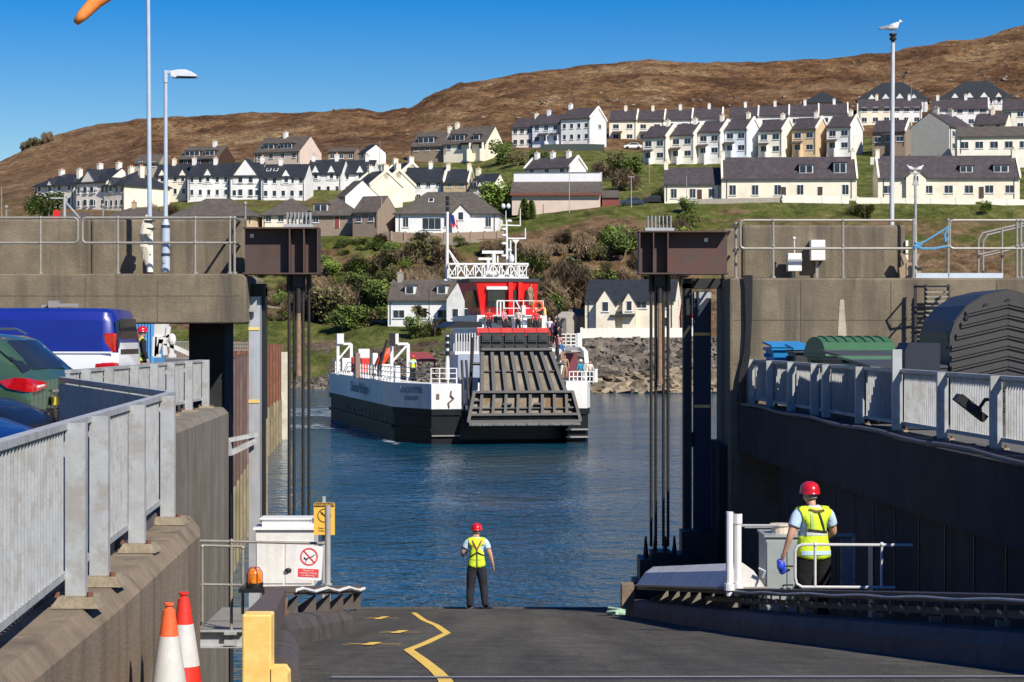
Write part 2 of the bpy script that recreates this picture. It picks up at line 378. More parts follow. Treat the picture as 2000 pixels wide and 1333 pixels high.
# ================================================================ houses
W_WHITE = mat('white_render', (.78, .78, .76), .85, var=.06, scale=.5, col2=(.66, .65, .61), bump=.1)
W_CREAM = mat('cream_render', (.80, .745, .60), .85, var=.07, scale=.5, col2=(.72, .65, .50), bump=.1)
W_PALE = mat('pale_cream_render', (.80, .76, .66), .85, var=.07, scale=.5, bump=.1)
W_PINK = mat('pinkish_render', (.62, .50, .42), .85, var=.08, scale=.5, bump=.1)
W_GREY = mat('grey_roughcast', (.36, .33, .28), .9, var=.12, scale=1.5, bump=.4)
W_BROWN = mat('brown_roughcast', (.27, .21, .16), .9, var=.12, scale=1.5, bump=.4)
W_TAN = mat('tan_roughcast', (.45, .35, .22), .9, var=.12, scale=1.5, bump=.3)
W_ORANGE = mat('apricot_render', (.62, .47, .30), .9, var=.1, scale=1.5, bump=.2)
W_BLUE = mat('pale_blue_render', (.66, .71, .77), .9, var=.1, scale=1.5, bump=.2)
R_SLATE = mat('blue_black_slate', (.020, .024, .030), .6, var=.3, scale=1.2, bump=.5, bscale=4)
R_PURP = mat('purple_grey_slate', (.050, .040, .044), .7, var=.3, scale=1.5, col2=(.075, .062, .064), bump=.5, bscale=4)
R_BRN = mat('brown_concrete_tile', (.080, .067, .056), .8, var=.25, scale=1.5, col2=(.11, .092, .075), bump=.5, bscale=4)
R_GRN = mat('green_grey_slate', (.022, .028, .032), .65, var=.25, scale=1.5, bump=.4, bscale=4)
R_WHITE = mat('white_sheet_roof', (.74, .75, .76), .5, var=.04, scale=.6)
WINW = mat('white_window_frame', (.75, .76, .76), .4, bump=0)
WING = mat('window_glass', (.022, .028, .042), .15, var=.5, scale=.9, bump=0, spec=.6)
DOORM = mat('dark_door', (.07, .035, .025), .5)
DOORB = mat('pale_blue_door', (.35, .5, .6), .5)
W_PIPE = mat('dark_gutter', (.05, .05, .055), .5)
LAND = mat('terracotta_pot', (.45, .22, .12), .7)

def win(parent, x, z, w_, h_, y=0, side='F', n=2, W=0, door=None, D=0, name=None, fr=.06):
    """one window (frame, panes, sill) on the front ('F', at y) or right gable ('R', at x=W/2)"""
    b = MB()
    def bx(a, c, m_):
        if side == 'F': b.bb((x + a[0], y + a[1], z + a[2]), (x + c[0], y + c[1], z + c[2]), m_)
        elif side == 'R': b.bb((W / 2 - a[1], x + a[0], z + a[2]), (W / 2 - c[1], x + c[0], z + c[2]), m_)
        else: b.bb((-W / 2 + a[1], x + a[0], z + a[2]), (-W / 2 + c[1], x + c[0], z + c[2]), m_)
    bx((-w_ / 2, -.05, 0), (w_ / 2, .03, h_), 0)
    if door is None:
        pw = (w_ - fr * (n + 1)) / n
        for i in range(n):
            x0 = -w_ / 2 + fr + i * (pw + fr); bx((x0, -.07, fr), (x0 + pw, -.04, h_ - fr), 1)
        bx((-w_ / 2 - .1, -.14, -.1), (w_ / 2 + .1, .02, 0), 0)
        b.build(name or 'window', [WINW, WING], parent, world=False)
    else:
        bx((-w_ / 2 + .08, -.08, 0), (w_ / 2 - .08, -.04, h_ - .08), 1)
        b.build('door', [WINW, door], parent, world=False)

def house(label, x0, x1, yb, d, cat='house', D=7.5, H=5.0, RR=2.4, yaw=0, wall=None, roof=None, kind='gable', chim=(.5,), rows=2,
          cols=4, gabs=(), dorm=(), vel=(), doors=(), porch=(), gwin=(), skew=None, ww=1.0, wh=1.15, name='house', group=None, wz=.95, cw=None, lwin=(), base=3.0, garden=None, px_off=0, wskip=(), gwall=None):
    wall = wall or W_WHITE; roof = roof or R_SLATE; cw = cw or wall
    cx = (x0 + x1) / 2; X = (cx - CX) * d / F; Wd = (x1 - x0) * d / F / max(math.cos(R(yaw)) + 0.0, .3)
    Z = HC + (HY - yb) * d / F
    h = thing(name, label, cat, (X, d, Z), R(yaw), group)
    a = Wd / 2; rt = .18; ov = .3
    b = MB()
    if kind == 'gable':
        b.prism([(-a, 0, -base), (-a, D, -base), (-a, D, H), (-a, D / 2, H + RR), (-a, 0, H)], (0, 0, 0), (Wd, 0, 0), 0)
    else:
        b.bb((-a, 0, -base), (a, D, H), 0)
    for g in gabs:   # (t, width, apex height above eaves[, projection])
        gx = -a + Wd * g[0]; gw = g[1] / 2; gh = g[2]; gp = g[3] if len(g) > 3 else .12; gb = g[4] if len(g) > 4 else H
        b.prism([(gx - gw, -gp, -base if gp > .3 else H - 1.6), (gx + gw, -gp, -base if gp > .3 else H - 1.6), (gx + gw, -gp, gb), (gx, -gp, gb + gh), (gx - gw, -gp, gb)], (0, 0, 0), (0, gp + D * .45, 0), 0)
    b.build('wall', wall, h, world=False)
    b = MB()
    if kind == 'gable':
        s = RR / (D / 2)
        for sg in (0, 1):
            y0, y1 = (-ov, D / 2) if sg == 0 else (D + ov, D / 2)
            z0, z1 = H - ov * s, H + RR
            sk = .02 if skew is None else -.02
            b.prism([(-a - sk, y0, z0), (-a - sk, y1, z1), (-a - sk, y1, z1 + rt), (-a - sk, y0, z0 + rt)], (0, 0, 0), (Wd + sk * 2, 0, 0))
    elif kind == 'hip':
        o = .45; hp = min(D / 2, a) * .98
        v = [(-a - o, -o, H), (a + o, -o, H), (a + o, D + o, H), (-a - o, D + o, H), (-a + hp, D / 2, H + RR), (a - hp, D / 2, H + RR)]
        v2 = [(x, y, z - .12) for x, y, z in v[:4]]
        b.add(v + v2, [(0, 1, 5, 4), (1, 2, 5), (2, 3, 4, 5), (3, 0, 4), (6, 7, 1, 0), (7, 8, 2, 1), (8, 9, 3, 2), (9, 6, 0, 3), (9, 8, 7, 6)])
    for g in gabs:
        gx = -a + Wd * g[0]; gw = g[1] / 2 + .18; gh = g[2] * (gw / (g[1] / 2)); gp = (g[3] if len(g) > 3 else .12) + .15; gb = (g[4] if len(g) > 4 else H) - .05
        dep = D * .5 * min(1, gh / max(RR, .1)) + gp
        for sg in (-1, 1):
            b.prism([(gx + sg * gw, -gp, gb - .05 - (gh - g[2])), (gx, -gp, gb + g[2]), (gx, -gp, gb + g[2] + rt), (gx + sg * gw, -gp, gb - .05 - (gh - g[2]) + rt)], (0, 0, 0), (0, dep, 0))
    b.build('roof', roof, h, world=False)
    if skew is not None:
        for sx in skew:
            b = MB(); xx = -a - .06 if sx == 0 else a - .12
            for y0, y1 in ((-.25, D / 2), (D + .25, D / 2)):
                b.prism([(xx, y0, H - .25), (xx, y1, H + RR - .25 + .1), (xx, y1, H + RR + .48), (xx, y0, H + .26)], (0, 0, 0), (.34, 0, 0))
            b.build('gable_coping', cw, h, world=False)
    for ci in chim:
        t, off = (ci, 0) if not isinstance(ci, tuple) else ci
        b = MB(); cxx = -a + Wd * t; cxx = min(max(cxx, -a + .35), a - .35)
        zt = H + RR + (1.15 if kind != 'hip' else .8)
        b.bb((cxx - .35, D / 2 - .55 + off, H + RR * .5), (cxx + .35, D / 2 + .55 + off, zt), 0)
        b.bb((cxx - .42, D / 2 - .62 + off, zt), (cxx + .42, D / 2 + .62 + off, zt + .12), 0)
        for q in (-.25, .25): b.cyl((cxx, D / 2 + q + off, zt + .12), (cxx, D / 2 + q + off, zt + .5), .13, .1, 7, 1)
        b.build('chimney', [cw, LAND], h, world=False)
    if rows and W_PIPE is not None:
        b = MB(); b.bb((-a - .1, -ov - .10, H - ov * RR / (D / 2) - .10), (a + .1, -ov + .02, H - ov * RR / (D / 2) + .02)) if kind == 'gable' else b.bb((-a - .5, -.55, H - .14), (a + .5, -.45, H - .02)); b.build('gutter', W_PIPE, h, world=False)
        for t in ((.04, .96) if Wd > 8 else (.95,)):
            b = MB(); b.bb((-a + Wd * t - .05, -.13, 0), (-a + Wd * t + .05, -.03, H - .2)); b.build('downpipe', W_PIPE, h, world=False)
    # windows
    for k in range(rows):
        for i in range(cols):
            if (k, i) in wskip: continue
            x = -a + Wd * (i + .5) / cols
            if k == 0 and any(abs(x + a - Wd * dd[0]) < 1.0 for dd in doors): continue
            if any(len(g) > 3 and g[3] > .3 and abs(x + a - Wd * g[0]) < g[1] / 2 + .4 for g in gabs): continue
            win(h, x, wz + k * 2.55, ww, wh, 0, n=2 if ww > .8 else 1)
    for g in gabs:
        gp = g[3] if len(g) > 3 else .12
        if gp > .3 or rows > 1 or True:
            gx = -a + Wd * g[0]; gb = g[4] if len(g) > 4 else H
            if g[1] > 4:
                for q in (-1, 1):
                    for k in range(rows): win(h, gx + q * g[1] * .2, wz + 2.55 * k, .9, 1.3, -gp, n=1)
            else:
                win(h, gx, gb - 1.15, min(.9, g[1] * .4), 1.35, -gp, n=1)
    for dd in doors:
        win(h, -a + Wd * dd[0], 0.0, 1.0, 2.1, 0, door=dd[1] if len(dd) > 1 else DOORM)
    for p in porch:
        xx = -a + Wd * p; b = MB()
        b.prism([(0, -1.3, 2.25), (0, 0, 2.75), (0, 0, 2.9), (0, -1.3, 2.4)], (xx - 1.2, 0, 0), (xx + 1.2, 0, 0), 0)
        b.build('porch_roof', roof, h, world=False)
        b = MB(); b.bb((xx + 1.0, -1.2, 0), (xx + 1.12, 0, 2.3), 0); b.bb((xx + 1.12, -2.6, -2.0), (xx + 1.3, -.0, .75), 0); b.build('porch_wall', wall, h, world=False)
    for q, z, w_, h_ in gwin: win(h, q, z, w_, h_, side='R', W=Wd, n=2 if w_ > .9 else 1)
    for q, z, w_, h_ in lwin: win(h, q, z, w_, h_, side='L', W=Wd, n=2 if w_ > .9 else 1)
    s = RR / (D / 2)
    for t, w_, hh in dorm:   # box dormers in the front slope
        xx = -a + Wd * t; f = MB(); yb_ = .8; zb = H + yb_ * s
        f.bb((xx - w_ / 2, yb_, zb - .1), (xx + w_ / 2, yb_ + 2.6, zb + hh), 0)
        f.bb((xx - w_ / 2 - .15, yb_ - .2, zb + hh), (xx + w_ / 2 + .15, yb_ + 2.7, zb + hh + .14), 1)
        o = f.build('dormer', [gwall or R_SLATE, roof], h, world=False)
        g = MB(); g.bb((xx - w_ / 2 + .12, yb_ - .05, zb + .15), (xx + w_ / 2 - .12, yb_ + .02, zb + hh - .1), 0)
        nn = max(1, int(w_ / 1.1)); pw = (w_ - .34) / nn
        for i in range(nn): g.bb((xx - w_ / 2 + .2 + i * pw, yb_ - .08, zb + .24), (xx - w_ / 2 + .2 + (i + .88) * pw, yb_ - .05, zb + hh - .18), 1)
        g.build('window', [WINW, WING], o, world=False)
    for t, u in vel:
        xx = -a + Wd * t; yy = D / 2 * u; b = MB()
        T = Matrix.Rotation(math.atan(s), 3, 'X')
        b.box((xx, yy, H + yy * s + rt + .05), (.9, 1.1, .1), 0, 0, T); b.box((xx, yy, H + yy * s + rt + .09), (.7, .9, .1), 0, 1, T)
        b.build('skylight', [WINW, WING], h, world=False)
    return h

CT = 'terraced house'
# --- far-left cream and white terraces ---
house('cream terrace at the far left, slate roofed, half hidden by a green bush', 62, 150, 408, 440, CT, D=8, H=4.6, RR=2.6, yaw=-30, wall=W_PALE, chim=(.35, .8), cols=4, ww=.7, gabs=((.4, 1.9, 1.5),), kind='hip', name='terraced_house')
house('cream terraced house with one big central gable of tall windows, left of the flagpole', 142, 212, 412, 432, CT, D=9, H=5.6, RR=2.8, yaw=-32, wall=W_PALE, chim=(.3, .9), cols=4, ww=.6, gabs=((.45, 4.4, 2.6),), name='terraced_house')
house('end cream terraced house with hipped slate roof and blank lit side, left of the mast', 200, 246, 412, 428, CT, D=12, H=4.9, RR=3.2, yaw=-38, wall=W_CREAM, chim=(.2, .7), cols=4, ww=.6, gabs=((.35, 1.8, 1.6),), kind='hip', name='terraced_house')
house('cream terraced house with two small wall gables, seen between flagpole and lamp post', 300, 368, 389, 440, CT, D=8, H=4.6, RR=2.5, yaw=-6, wall=W_CREAM, chim=(.45,), cols=4, ww=.7, gabs=((.25, 1.8, 1.5), (.85, 1.8, 1.5)), name='terraced_house')
house('white terraced house with one small wall gable, right of the tall lamp post', 366, 450, 391, 436, CT, D=8, H=4.8, RR=2.6, yaw=-6, chim=(.0, .55), cols=5, ww=.7, gabs=((.48, 1.9, 1.6),), group=None, name='terraced_house')
house('white terraced house with the single large pointed gable and four gable windows', 450, 510, 392, 434, CT, D=8.5, H=4.9, RR=2.8, yaw=-6, chim=(.9,), cols=4, ww=.8, gabs=((.5, 5.2, 3.4),), wskip=((0, 1), (0, 2), (1, 0), (1, 1), (1, 2), (1, 3)), name='terraced_house')
house('white end terraced house with two skylights, above the brown bungalow roofs', 510, 597, 393, 432, CT, D=8, H=4.8, RR=2.6, yaw=-6, chim=(.35,), cols=5, ww=.8, gabs=((.57, 2.0, 1.6),), vel=((.12, .5), (.28, .5)), name='terraced_house')
house('white terraced house with twin steep wall gables over dark roof, set back at centre left', 597, 668, 384, 448, CT, D=8, H=4.8, RR=2.8, yaw=-8, chim=(.1, .75), cols=4, ww=.7, gabs=((.28, 1.9, 1.8), (.72, 1.9, 1.8)), name='terraced_house')
house('white terraced house with one steep wall gable, behind the stepped cream houses', 668, 728, 384, 450, CT, D=8, H=4.8, RR=2.8, yaw=-8, chim=(.7,), cols=3, ww=.7, gabs=((.6, 1.9, 1.8),), name='terraced_house')
# --- stepped cream gables (ridges run away from us) ---
house('upper stepped cream house with bright gable end facing right, behind the lower cream gables', 735, 772, 392, 446, 'house', D=8.5, H=4.4, RR=3.2, yaw=-52, wall=W_CREAM, chim=(.0, .95), cols=2, ww=.8, skew=(0, 1), gwin=((4.2, 1.0, .8, 1.1),))
house('middle stepped cream house with steep slate roof between two chimneyed gables', 712, 748, 404, 430, 'house', D=8, H=4.2, RR=3.0, yaw=-50, wall=W_CREAM, chim=(.0, 1.0), cols=2, ww=.7, skew=(0, 1))
house('lower stepped cream house with tall chimney beside the white gable roof', 688, 724, 408, 420, 'house', D=8, H=4.4, RR=2.8, yaw=-48, wall=W_CREAM, chim=(.0, 1.0), cols=2, ww=.7, skew=(0, 1))
house('small house with plain white gable and grey roof tucked below the stepped cream houses', 655, 676, 412, 412, 'house', D=7, H=2.6, RR=3.0, yaw=-62, chim=(), cols=1, rows=1, roof=R_BRN)
# --- pair with dark roofs ---
house('white two storey house with dark slate roof and one wall gable, above the white bungalow', 788, 866, 400, 440, 'house', D=8, H=4.7, RR=2.9, yaw=-8, chim=(.6,), cols=4, ww=.9, gabs=((.08, 1.9, 1.7),), skew=(1,), name='house')
house('tan two storey house with dark slate roof joined to the white house above the bungalow', 866, 914, 400, 438, 'house', D=8, H=4.5, RR=2.7, yaw=-8, wall=W_TAN, chim=(.02, .98), cols=2, ww=1.0, skew=(0, 1), cw=W_CREAM)
house('cream end house with bright gable beside the green tree above the bungalow', 916, 962, 401, 434, 'house', D=8, H=3.6, RR=2.7, yaw=-22, wall=W_CREAM, chim=(.05,), cols=2, ww=.8, gabs=((.5, 1.7, 1.3),))
# --- chalets under the moor ---
house('dark brown timber chalet with long dormer on the moor above the white terrace', 348, 428, 330, 505, 'chalet', D=9, H=2.4, RR=3.0, yaw=-18, wall=DOORM, roof=R_BRN, chim=(.7,), rows=1, cols=3, dorm=((.3, 4.0, 1.3), (.75, 2.6, 1.3)), gwall=DOORM, cw=W_WHITE)
house('low grey shed roofed house between flagpole and lamp post above the terraces', 262, 312, 334, 495, 'house', D=6, H=1.8, RR=2.0, yaw=-10, wall=W_GREY, roof=R_BRN, chim=(), rows=1, cols=2)
house('pinkish chalet with broad pale gable and two box dormers below the brown hill', 494, 588, 318, 500, 'chalet', D=9.5, H=2.5, RR=3.6, yaw=-26, wall=W_PINK, roof=R_BRN, chim=(.45,), rows=1, cols=4, dorm=((.28, 3.0, 1.3), (.66, 3.4, 1.3)), cw=W_WHITE)
house('tiny white gabled house peeping over the white terrace right of the purple sheds', 700, 716, 318, 500, 'house', D=5, H=2.2, RR=1.8, yaw=-60, chim=(), rows=1, cols=1)
house('low purple and grey shed with flat front behind the white terrace', 640, 694, 318, 505, 'shed', D=5, H=2.6, RR=.9, yaw=-10, wall=W_BROWN, roof=R_BRN, chim=(), rows=1, cols=3, name='shed')
house('left grey roofed chalet bungalow with wide dormer above the grass bank', 802, 868, 303, 505, 'chalet', D=9, H=2.1, RR=3.4, yaw=-20, wall=W_BROWN, roof=R_BRN, chim=(.95,), rows=1, cols=3, dorm=((.42, 4.2, 1.5),), skew=(1,), cw=W_PALE)
house('right grey roofed chalet bungalow with bright cream gable and white garden walls', 866, 950, 300, 500, 'chalet', D=10, H=2.3, RR=4.0, yaw=-24, wall=W_CREAM, roof=R_BRN, chim=(.1,), rows=1, cols=4, dorm=((.3, 3.6, 1.5), (.74, 1.8, 1.4)), porch=(.55, .85))
# --- centre upper terrace ---
house('pale terraced house at the left end of the hillside terrace above the grass bank', 1000, 1040, 290, 520, CT, D=8, H=5.0, RR=2.3, yaw=-20, wall=W_PALE, roof=R_PURP, chim=(.95,), cols=3, ww=1.0, name='terraced_house')
house('pale blue terraced house with low brown porch in the middle of the hillside terrace', 1040, 1094, 284, 517, CT, D=8, H=5.0, RR=2.4, yaw=-20, wall=W_BLUE, roof=R_PURP, chim=(.4,), cols=3, ww=1.1, porch=(.4, .8), name='terraced_house')
house('tall white end terraced house with large bright gable, right end of the hillside terrace', 1096, 1152, 280, 513, CT, D=9.5, H=5.8, RR=2.7, yaw=-26, roof=R_PURP, chim=(.0,), cols=4, ww=.8, skew=(1,), gwin=((5, 3.7, .8, 1.0), (5.9, 3.7, .8, 1.0)), base=5, name='terraced_house')
# --- back row on the right hillside (stepped, party walls proud) ---
walls = [W_CREAM, W_CREAM, W_WHITE, W_WHITE]
names = ['first', 'second', 'third', 'fourth', 'fifth', 'sixth', 'seventh', 'eighth']
for i, (a0, a1) in enumerate([(1190, 1243), (1243, 1297), (1297, 1351), (1351, 1410), (1424, 1480), (1480, 1540), (1540, 1598), (1598, 1655)]):
    house(names[i] + ' from left in the upper back row, %s' % ('cream walls' if i < 2 else 'white walls'), a0, a1, (279, 279, 277, 275, 272, 270, 268, 266)[i], 548, CT, D=9, H=5.7, RR=2.7, yaw=-8,
          wall=W_CREAM if i < 2 else W_WHITE, roof=R_PURP, chim=(.55,), cols=2, ww=1.5, skew=(1,), porch=(.3,), base=4, name='terraced_house', group='upper back row of terraced houses')
desc = ['olive cream front and green porch', 'pale cream front with pink porch wall', 'white front with dark window panes', 'pale blue front, broad gable end',
        'cream front with yellow gable coping', 'apricot front and brown door', 'white front, tall blank gable end']
for i, (a0, a1, yb) in enumerate([(1256, 1308, 318), (1310, 1362, 314), (1364, 1414, 308), (1416, 1466, 303), (1482, 1534, 305), (1548, 1600, 302), (1616, 1668, 298)]):
    wl = [W_PALE, W_PALE, W_WHITE, W_BLUE, W_PALE, W_ORANGE, W_WHITE][i]
    a1 -= 8
    house('%s of seven stepped houses in the front row, %s' % (names[i], desc[i]), a0, a1, yb, 472, CT, D=10, H=5.5, RR=2.7, yaw=-24,
          wall=wl, roof=R_PURP, chim=(.75,), cols=2, ww=1.5, wh=1.2, skew=(1,), cw=W_PALE, porch=(.22,), base=4, name='terraced_house', group='stepped front row of terraced houses')
# --- right upper cluster ---
house('grey roughcast house with big blank gable and cream side beside the white lamp column', 1846, 1912, 302, 455, 'house', D=9.0, H=5.6, RR=2.9, yaw=50, wall=mat('pale_grey_roughcast', (.56, .53, .46), .9, var=.1, scale=1.5, bump=.3), roof=R_PURP, chim=(.25, .8), cols=3, ww=1.2, base=5)
house('dark fronted house with low porch behind a white fence left of the grey gable', 1706, 1766, 286, 470, 'house', D=8, H=3.2, RR=2.6, yaw=-22, wall=W_BROWN, roof=R_PURP, chim=(), cols=3, rows=1, ww=1.5, cw=W_PALE, skew=(1,), porch=(.5,))
house('long low bungalow with olive tiled roof at the right edge above the cottages', 1872, 2040, 299, 440, 'bungalow', D=8, H=3.4, RR=2.1, yaw=-8, wall=W_PALE, roof=R_BRN, chim=(), cols=6, rows=1, ww=1.6, wh=1.4, name='bungalow')
house('slate hipped villa with four white dormer gables, behind the tall lamp column', 1676, 1808, 232, 575, 'villa', D=13, H=5.0, RR=5.2, yaw=-12, wall=W_WHITE, roof=R_GRN, kind='hip', chim=(), cols=5, ww=1.0, gabs=((.22, 2.6, 1.7), (.42, 2.8, 1.8), (.62, 2.8, 1.8), (.82, 2.4, 1.6)), name='villa')
house('slate hipped villa with four small white dormer gables highest on the right hillside', 1838, 1974, 230, 570, 'villa', D=13, H=5.0, RR=5.2, yaw=-12, wall=W_WHITE, roof=R_GRN, kind='hip', chim=(), cols=5, ww=1.0, gabs=((.22, 2.6, 1.7), (.42, 2.8, 1.8), (.62, 2.8, 1.8), (.82, 2.4, 1.6)), name='villa')
house('dark hipped roof house rising behind the upper back row', 1570, 1640, 226, 590, 'villa', D=10, H=3.6, RR=3.4, yaw=-12, wall=W_GREY, roof=R_GRN, kind='hip', chim=(), cols=4, rows=1, name='villa')
house('left low purple roofed house below the four dormered villa', 1678, 1742, 246, 545, 'house', D=8, H=4.4, RR=2.4, yaw=-8, wall=W_CREAM, roof=R_PURP, chim=(.55,), cols=3, ww=1.3)
house('right low purple roofed house below the four dormered villa, by the white lamp column', 1742, 1800, 246, 545, 'house', D=8, H=4.4, RR=2.4, yaw=-8, wall=W_WHITE, roof=R_PURP, chim=(.6,), cols=3, ww=1.3)
house('long purple roofed house with white gable end below the topmost villa', 1822, 1928, 250, 530, 'house', D=9, H=4.6, RR=2.6, yaw=-12, wall=W_WHITE, roof=R_PURP, chim=(.1, .6), cols=5, ww=1.3, skew=(1,))
house('small cream gabled house with purple roof above the long olive roofed bungalow', 1904, 1962, 262, 480, 'house', D=7, H=2.2, RR=2.4, yaw=-24, wall=W_CREAM, roof=R_PURP, chim=(.5,), cols=2, rows=1)
house('pale house cut by the right edge of the view below the topmost villa', 1960, 2050, 258, 500, 'house', D=8, H=5.2, RR=2.6, yaw=-14, wall=W_PALE, roof=R_PURP, chim=(.7,), cols=4, ww=1.4)
# --- cottages on the green ---
house('small cream cottage with tall left chimney, leftmost of the long cottages on the green', 1298, 1408, 393, 386, 'cottage', D=7.5, H=3.1, RR=2.9, yaw=-3, wall=W_CREAM, roof=R_PURP, chim=(.02,), rows=1, cols=3, ww=1.1, wh=1.7, wz=.5, doors=((.62,),), name='cottage')
house('long cream cottage with two blue framed dormers on the green', 1410, 1672, 388, 383, 'cottage', D=8.5, H=3.6, RR=3.8, yaw=-4, wall=W_CREAM, roof=R_PURP, chim=(.01, .99), rows=1, cols=6, ww=1.2, wh=1.8, wz=.6, dorm=((.63, 2.6, 1.6), (.88, 2.4, 2.0)), doors=((.46,), (.73,)), skew=(0, 1), name='cottage')
house('long cream cottage with a front gable and satellite dish near the right edge', 1716, 1990, 388, 381, 'cottage', D=8.5, H=3.7, RR=3.9, yaw=-3, wall=W_CREAM, roof=R_PURP, chim=(.01, .985), rows=1, cols=7, ww=1.5, wh=1.4, wz=.9, gabs=((.265, 3.4, 1.4, .8),), dorm=((.63, 2.4, 1.3), (.875, 2.8, 1.4)), doors=((.73,),), skew=(0, 1), name='cottage')
# --- hall and bungalows in front ---
hall = house('community hall with white upper roof, grey lower roof and red eaves', 1000, 1172, 404, 386, 'hall', D=16, H=4.2, RR=.01, yaw=-4, wall=W_PINK, roof=R_BRN, chim=(), rows=0, cols=0, name='hall')
for o in list(hall.children):
    if o.name.startswith('roof'): bpy.data.objects.remove(o)
b = MB(); A = 172 * 386 / F / 2
b.prism([(0, -.5, 1.9 + .35), (0, 4.2, 4.5), (0, 4.2, 4.7), (0, -.5, 2.1 + .35)], (-A - .3, 0, 0), (A + .3, 0, 0)); b.build('lower_roof', R_BRN, hall, world=False)
b = MB(); b.prism([(0, 4.2, 4.0), (0, 4.2, 6.3), (0, 4.0, 6.35), (0, 12, 6.9), (0, 12, 4.0)], (-A, 0, 0), (A, 0, 0)); b.build('clerestory', R_WHITE, hall, world=False)
b = MB(); b.bb((-A - .35, -.75, 1.95), (A + .35, -.5, 2.3)); b.build('gutter', mat('dark_red_boarding', (.20, .05, .04)), hall, world=False)
for o in hall.children:
    if o.name.startswith('wall'): o.scale = (1, 1, .5)
house('low annex with brown roof and red eaves against the right end of the hall', 1176, 1210, 402, 386, 'annex', D=5, H=1.5, RR=1.2, wall=mat('dark_red_boarding', (.20, .05, .04), .8), roof=R_BRN, chim=(), rows=0, cols=0, name='annex')
house('stepped cream cottages with three white chimneys just showing over the hall', 1024, 1112, 350, 440, 'house', D=7, H=2.2, RR=2.2, yaw=-30, wall=W_WHITE, roof=R_PURP, chim=(.1, .45, .8), rows=1, cols=3, skew=(0, 1))
bw = house('white bungalow with grey hipped roof, blue glazed doors and projecting gable', 772, 974, 452, 372, 'bungalow', D=10, H=3.0, RR=4.0, yaw=-4, roof=R_BRN, kind='hip', chim=(), rows=1, cols=5, ww=1.0, wh=1.7, wz=.7, gabs=((.64, 3.0, 1.5, 1.0),), vel=((.33, .55),), wskip=((0, 1), (0, 3)), name='bungalow')
win(bw, -2.6, .3, 3.2, 2.0, 0, n=3)
house('brown roofed bungalow with cream walls behind the left steel beam', 512, 610, 444, 378, 'bungalow', D=9, H=2.1, RR=3.2, yaw=-4, wall=W_CREAM, roof=R_BRN, kind='hip', chim=(), rows=1, cols=4, ww=1.0, name='bungalow')
house('brown harled bungalow with dormer window and red door, left of the white bungalow', 600, 700, 446, 376, 'bungalow', D=9, H=2.2, RR=3.4, yaw=-4, wall=W_BROWN, roof=R_BRN, kind='hip', chim=(), rows=1, cols=3, dorm=((.25, 2.6, 1.4),), doors=((.58, mat('brick_red_door', (.22, .045, .03), .6)),), name='bungalow', gwall=W_BROWN)
house('brown gabled outhouse at the right end of the harled bungalow', 688, 738, 444, 372, 'outhouse', D=7, H=2.6, RR=2.7, yaw=-26, wall=W_BROWN, roof=R_BRN, chim=(), rows=1, cols=2, name='outhouse')
house('brown hipped bungalow roof showing over the parapet right of the lamp post', 335, 495, 436, 375, 'bungalow', D=10, H=1.2, RR=3.3, yaw=-4, wall=W_ORANGE, roof=R_BRN, kind='hip', chim=(), rows=1, cols=3, wh=.5, name='bungalow')
house('brown hipped bungalow roof showing over the parapet left of the flagpole', 196, 330, 436, 380, 'bungalow', D=9, H=.7, RR=2.3, yaw=-4, wall=W_TAN, roof=R_BRN, kind='hip', chim=(.4,), rows=0, cols=3, name='bungalow')
house('low brown hipped roof at the far left behind the parapet and life ring', 60, 200, 440, 384, 'bungalow', D=9, H=.7, RR=1.8, yaw=-4, wall=W_TAN, roof=R_BRN, kind='hip', chim=(), rows=0, cols=3, name='bungalow')
# --- shore houses ---
sw = house('white shore cottage with two dormers and a gabled wing behind the ferry', 757, 888, 634, 316, 'cottage', D=7, H=3.6, RR=2.8, yaw=-8, roof=R_BRN, chim=(.12,), rows=1, cols=3, ww=1.7, wh=1.2, wz=.9, dorm=((.32, 1.5, 1.4), (.80, 1.5, 1.4)), cw=W_GREY, gwall=WINW, name='cottage')
house('white gabled wing of the shore cottage with a tiny attic window', 872, 934, 634, 313, 'cottage wing', D=8, H=3.9, RR=.2, yaw=-14, roof=R_BRN, chim=(), rows=1, cols=2, ww=.6, wh=1.2, gabs=((.5, 4.4, 3.2, .5, 3.6),), name='cottage_wing')
vl = house('cream two storey shore house with dark slate roof and two front gables', 1143, 1318, 652, 302, 'villa', D=8, H=4.7, RR=2.7, yaw=-10, wall=W_CREAM, roof=R_SLATE, chim=(), rows=2, cols=4, ww=1.5, wh=1.3, gabs=((.24, 2.6, 1.9, 1.2, 4.2), (.50, 1.9, 1.5, .8, 4.3)), wskip=((0, 2), (0, 0), (1, 0)), name='villa', gwin=((4, 1.0, .6, 1.5), (3.2, 3.6, .5, 1.3)))
b = MB(); b.prism([(0, -1.6, 2.3), (0, 0, 2.9), (0, 0, 3.05), (0, -1.6, 2.45)], (-2.6, 0, 0), (.8, 0, 0), 0); b.build('porch_roof', R_SLATE, vl, world=False)
house('red sided garage with slate roof right of the cream shore house', 1333, 1372, 652, 306, 'garage', D=6, H=3.0, RR=2.4, yaw=-10, wall=REDP, roof=R_SLATE, chim=(), rows=1, cols=1, name='garage')
house('pale timber garden shed left of the cream shore house', 1086, 1106, 648, 304, 'shed', D=3, H=1.9, RR=.7, yaw=-35, wall=W_GREY, roof=W_GREY, chim=(), rows=0, name='shed')
house('dark timber shed close left of the cream shore house', 1106, 1140, 648, 306, 'shed', D=4, H=2.2, RR=.8, yaw=-12, wall=W_BROWN, roof=R_BRN, chim=(), rows=0, name='shed')

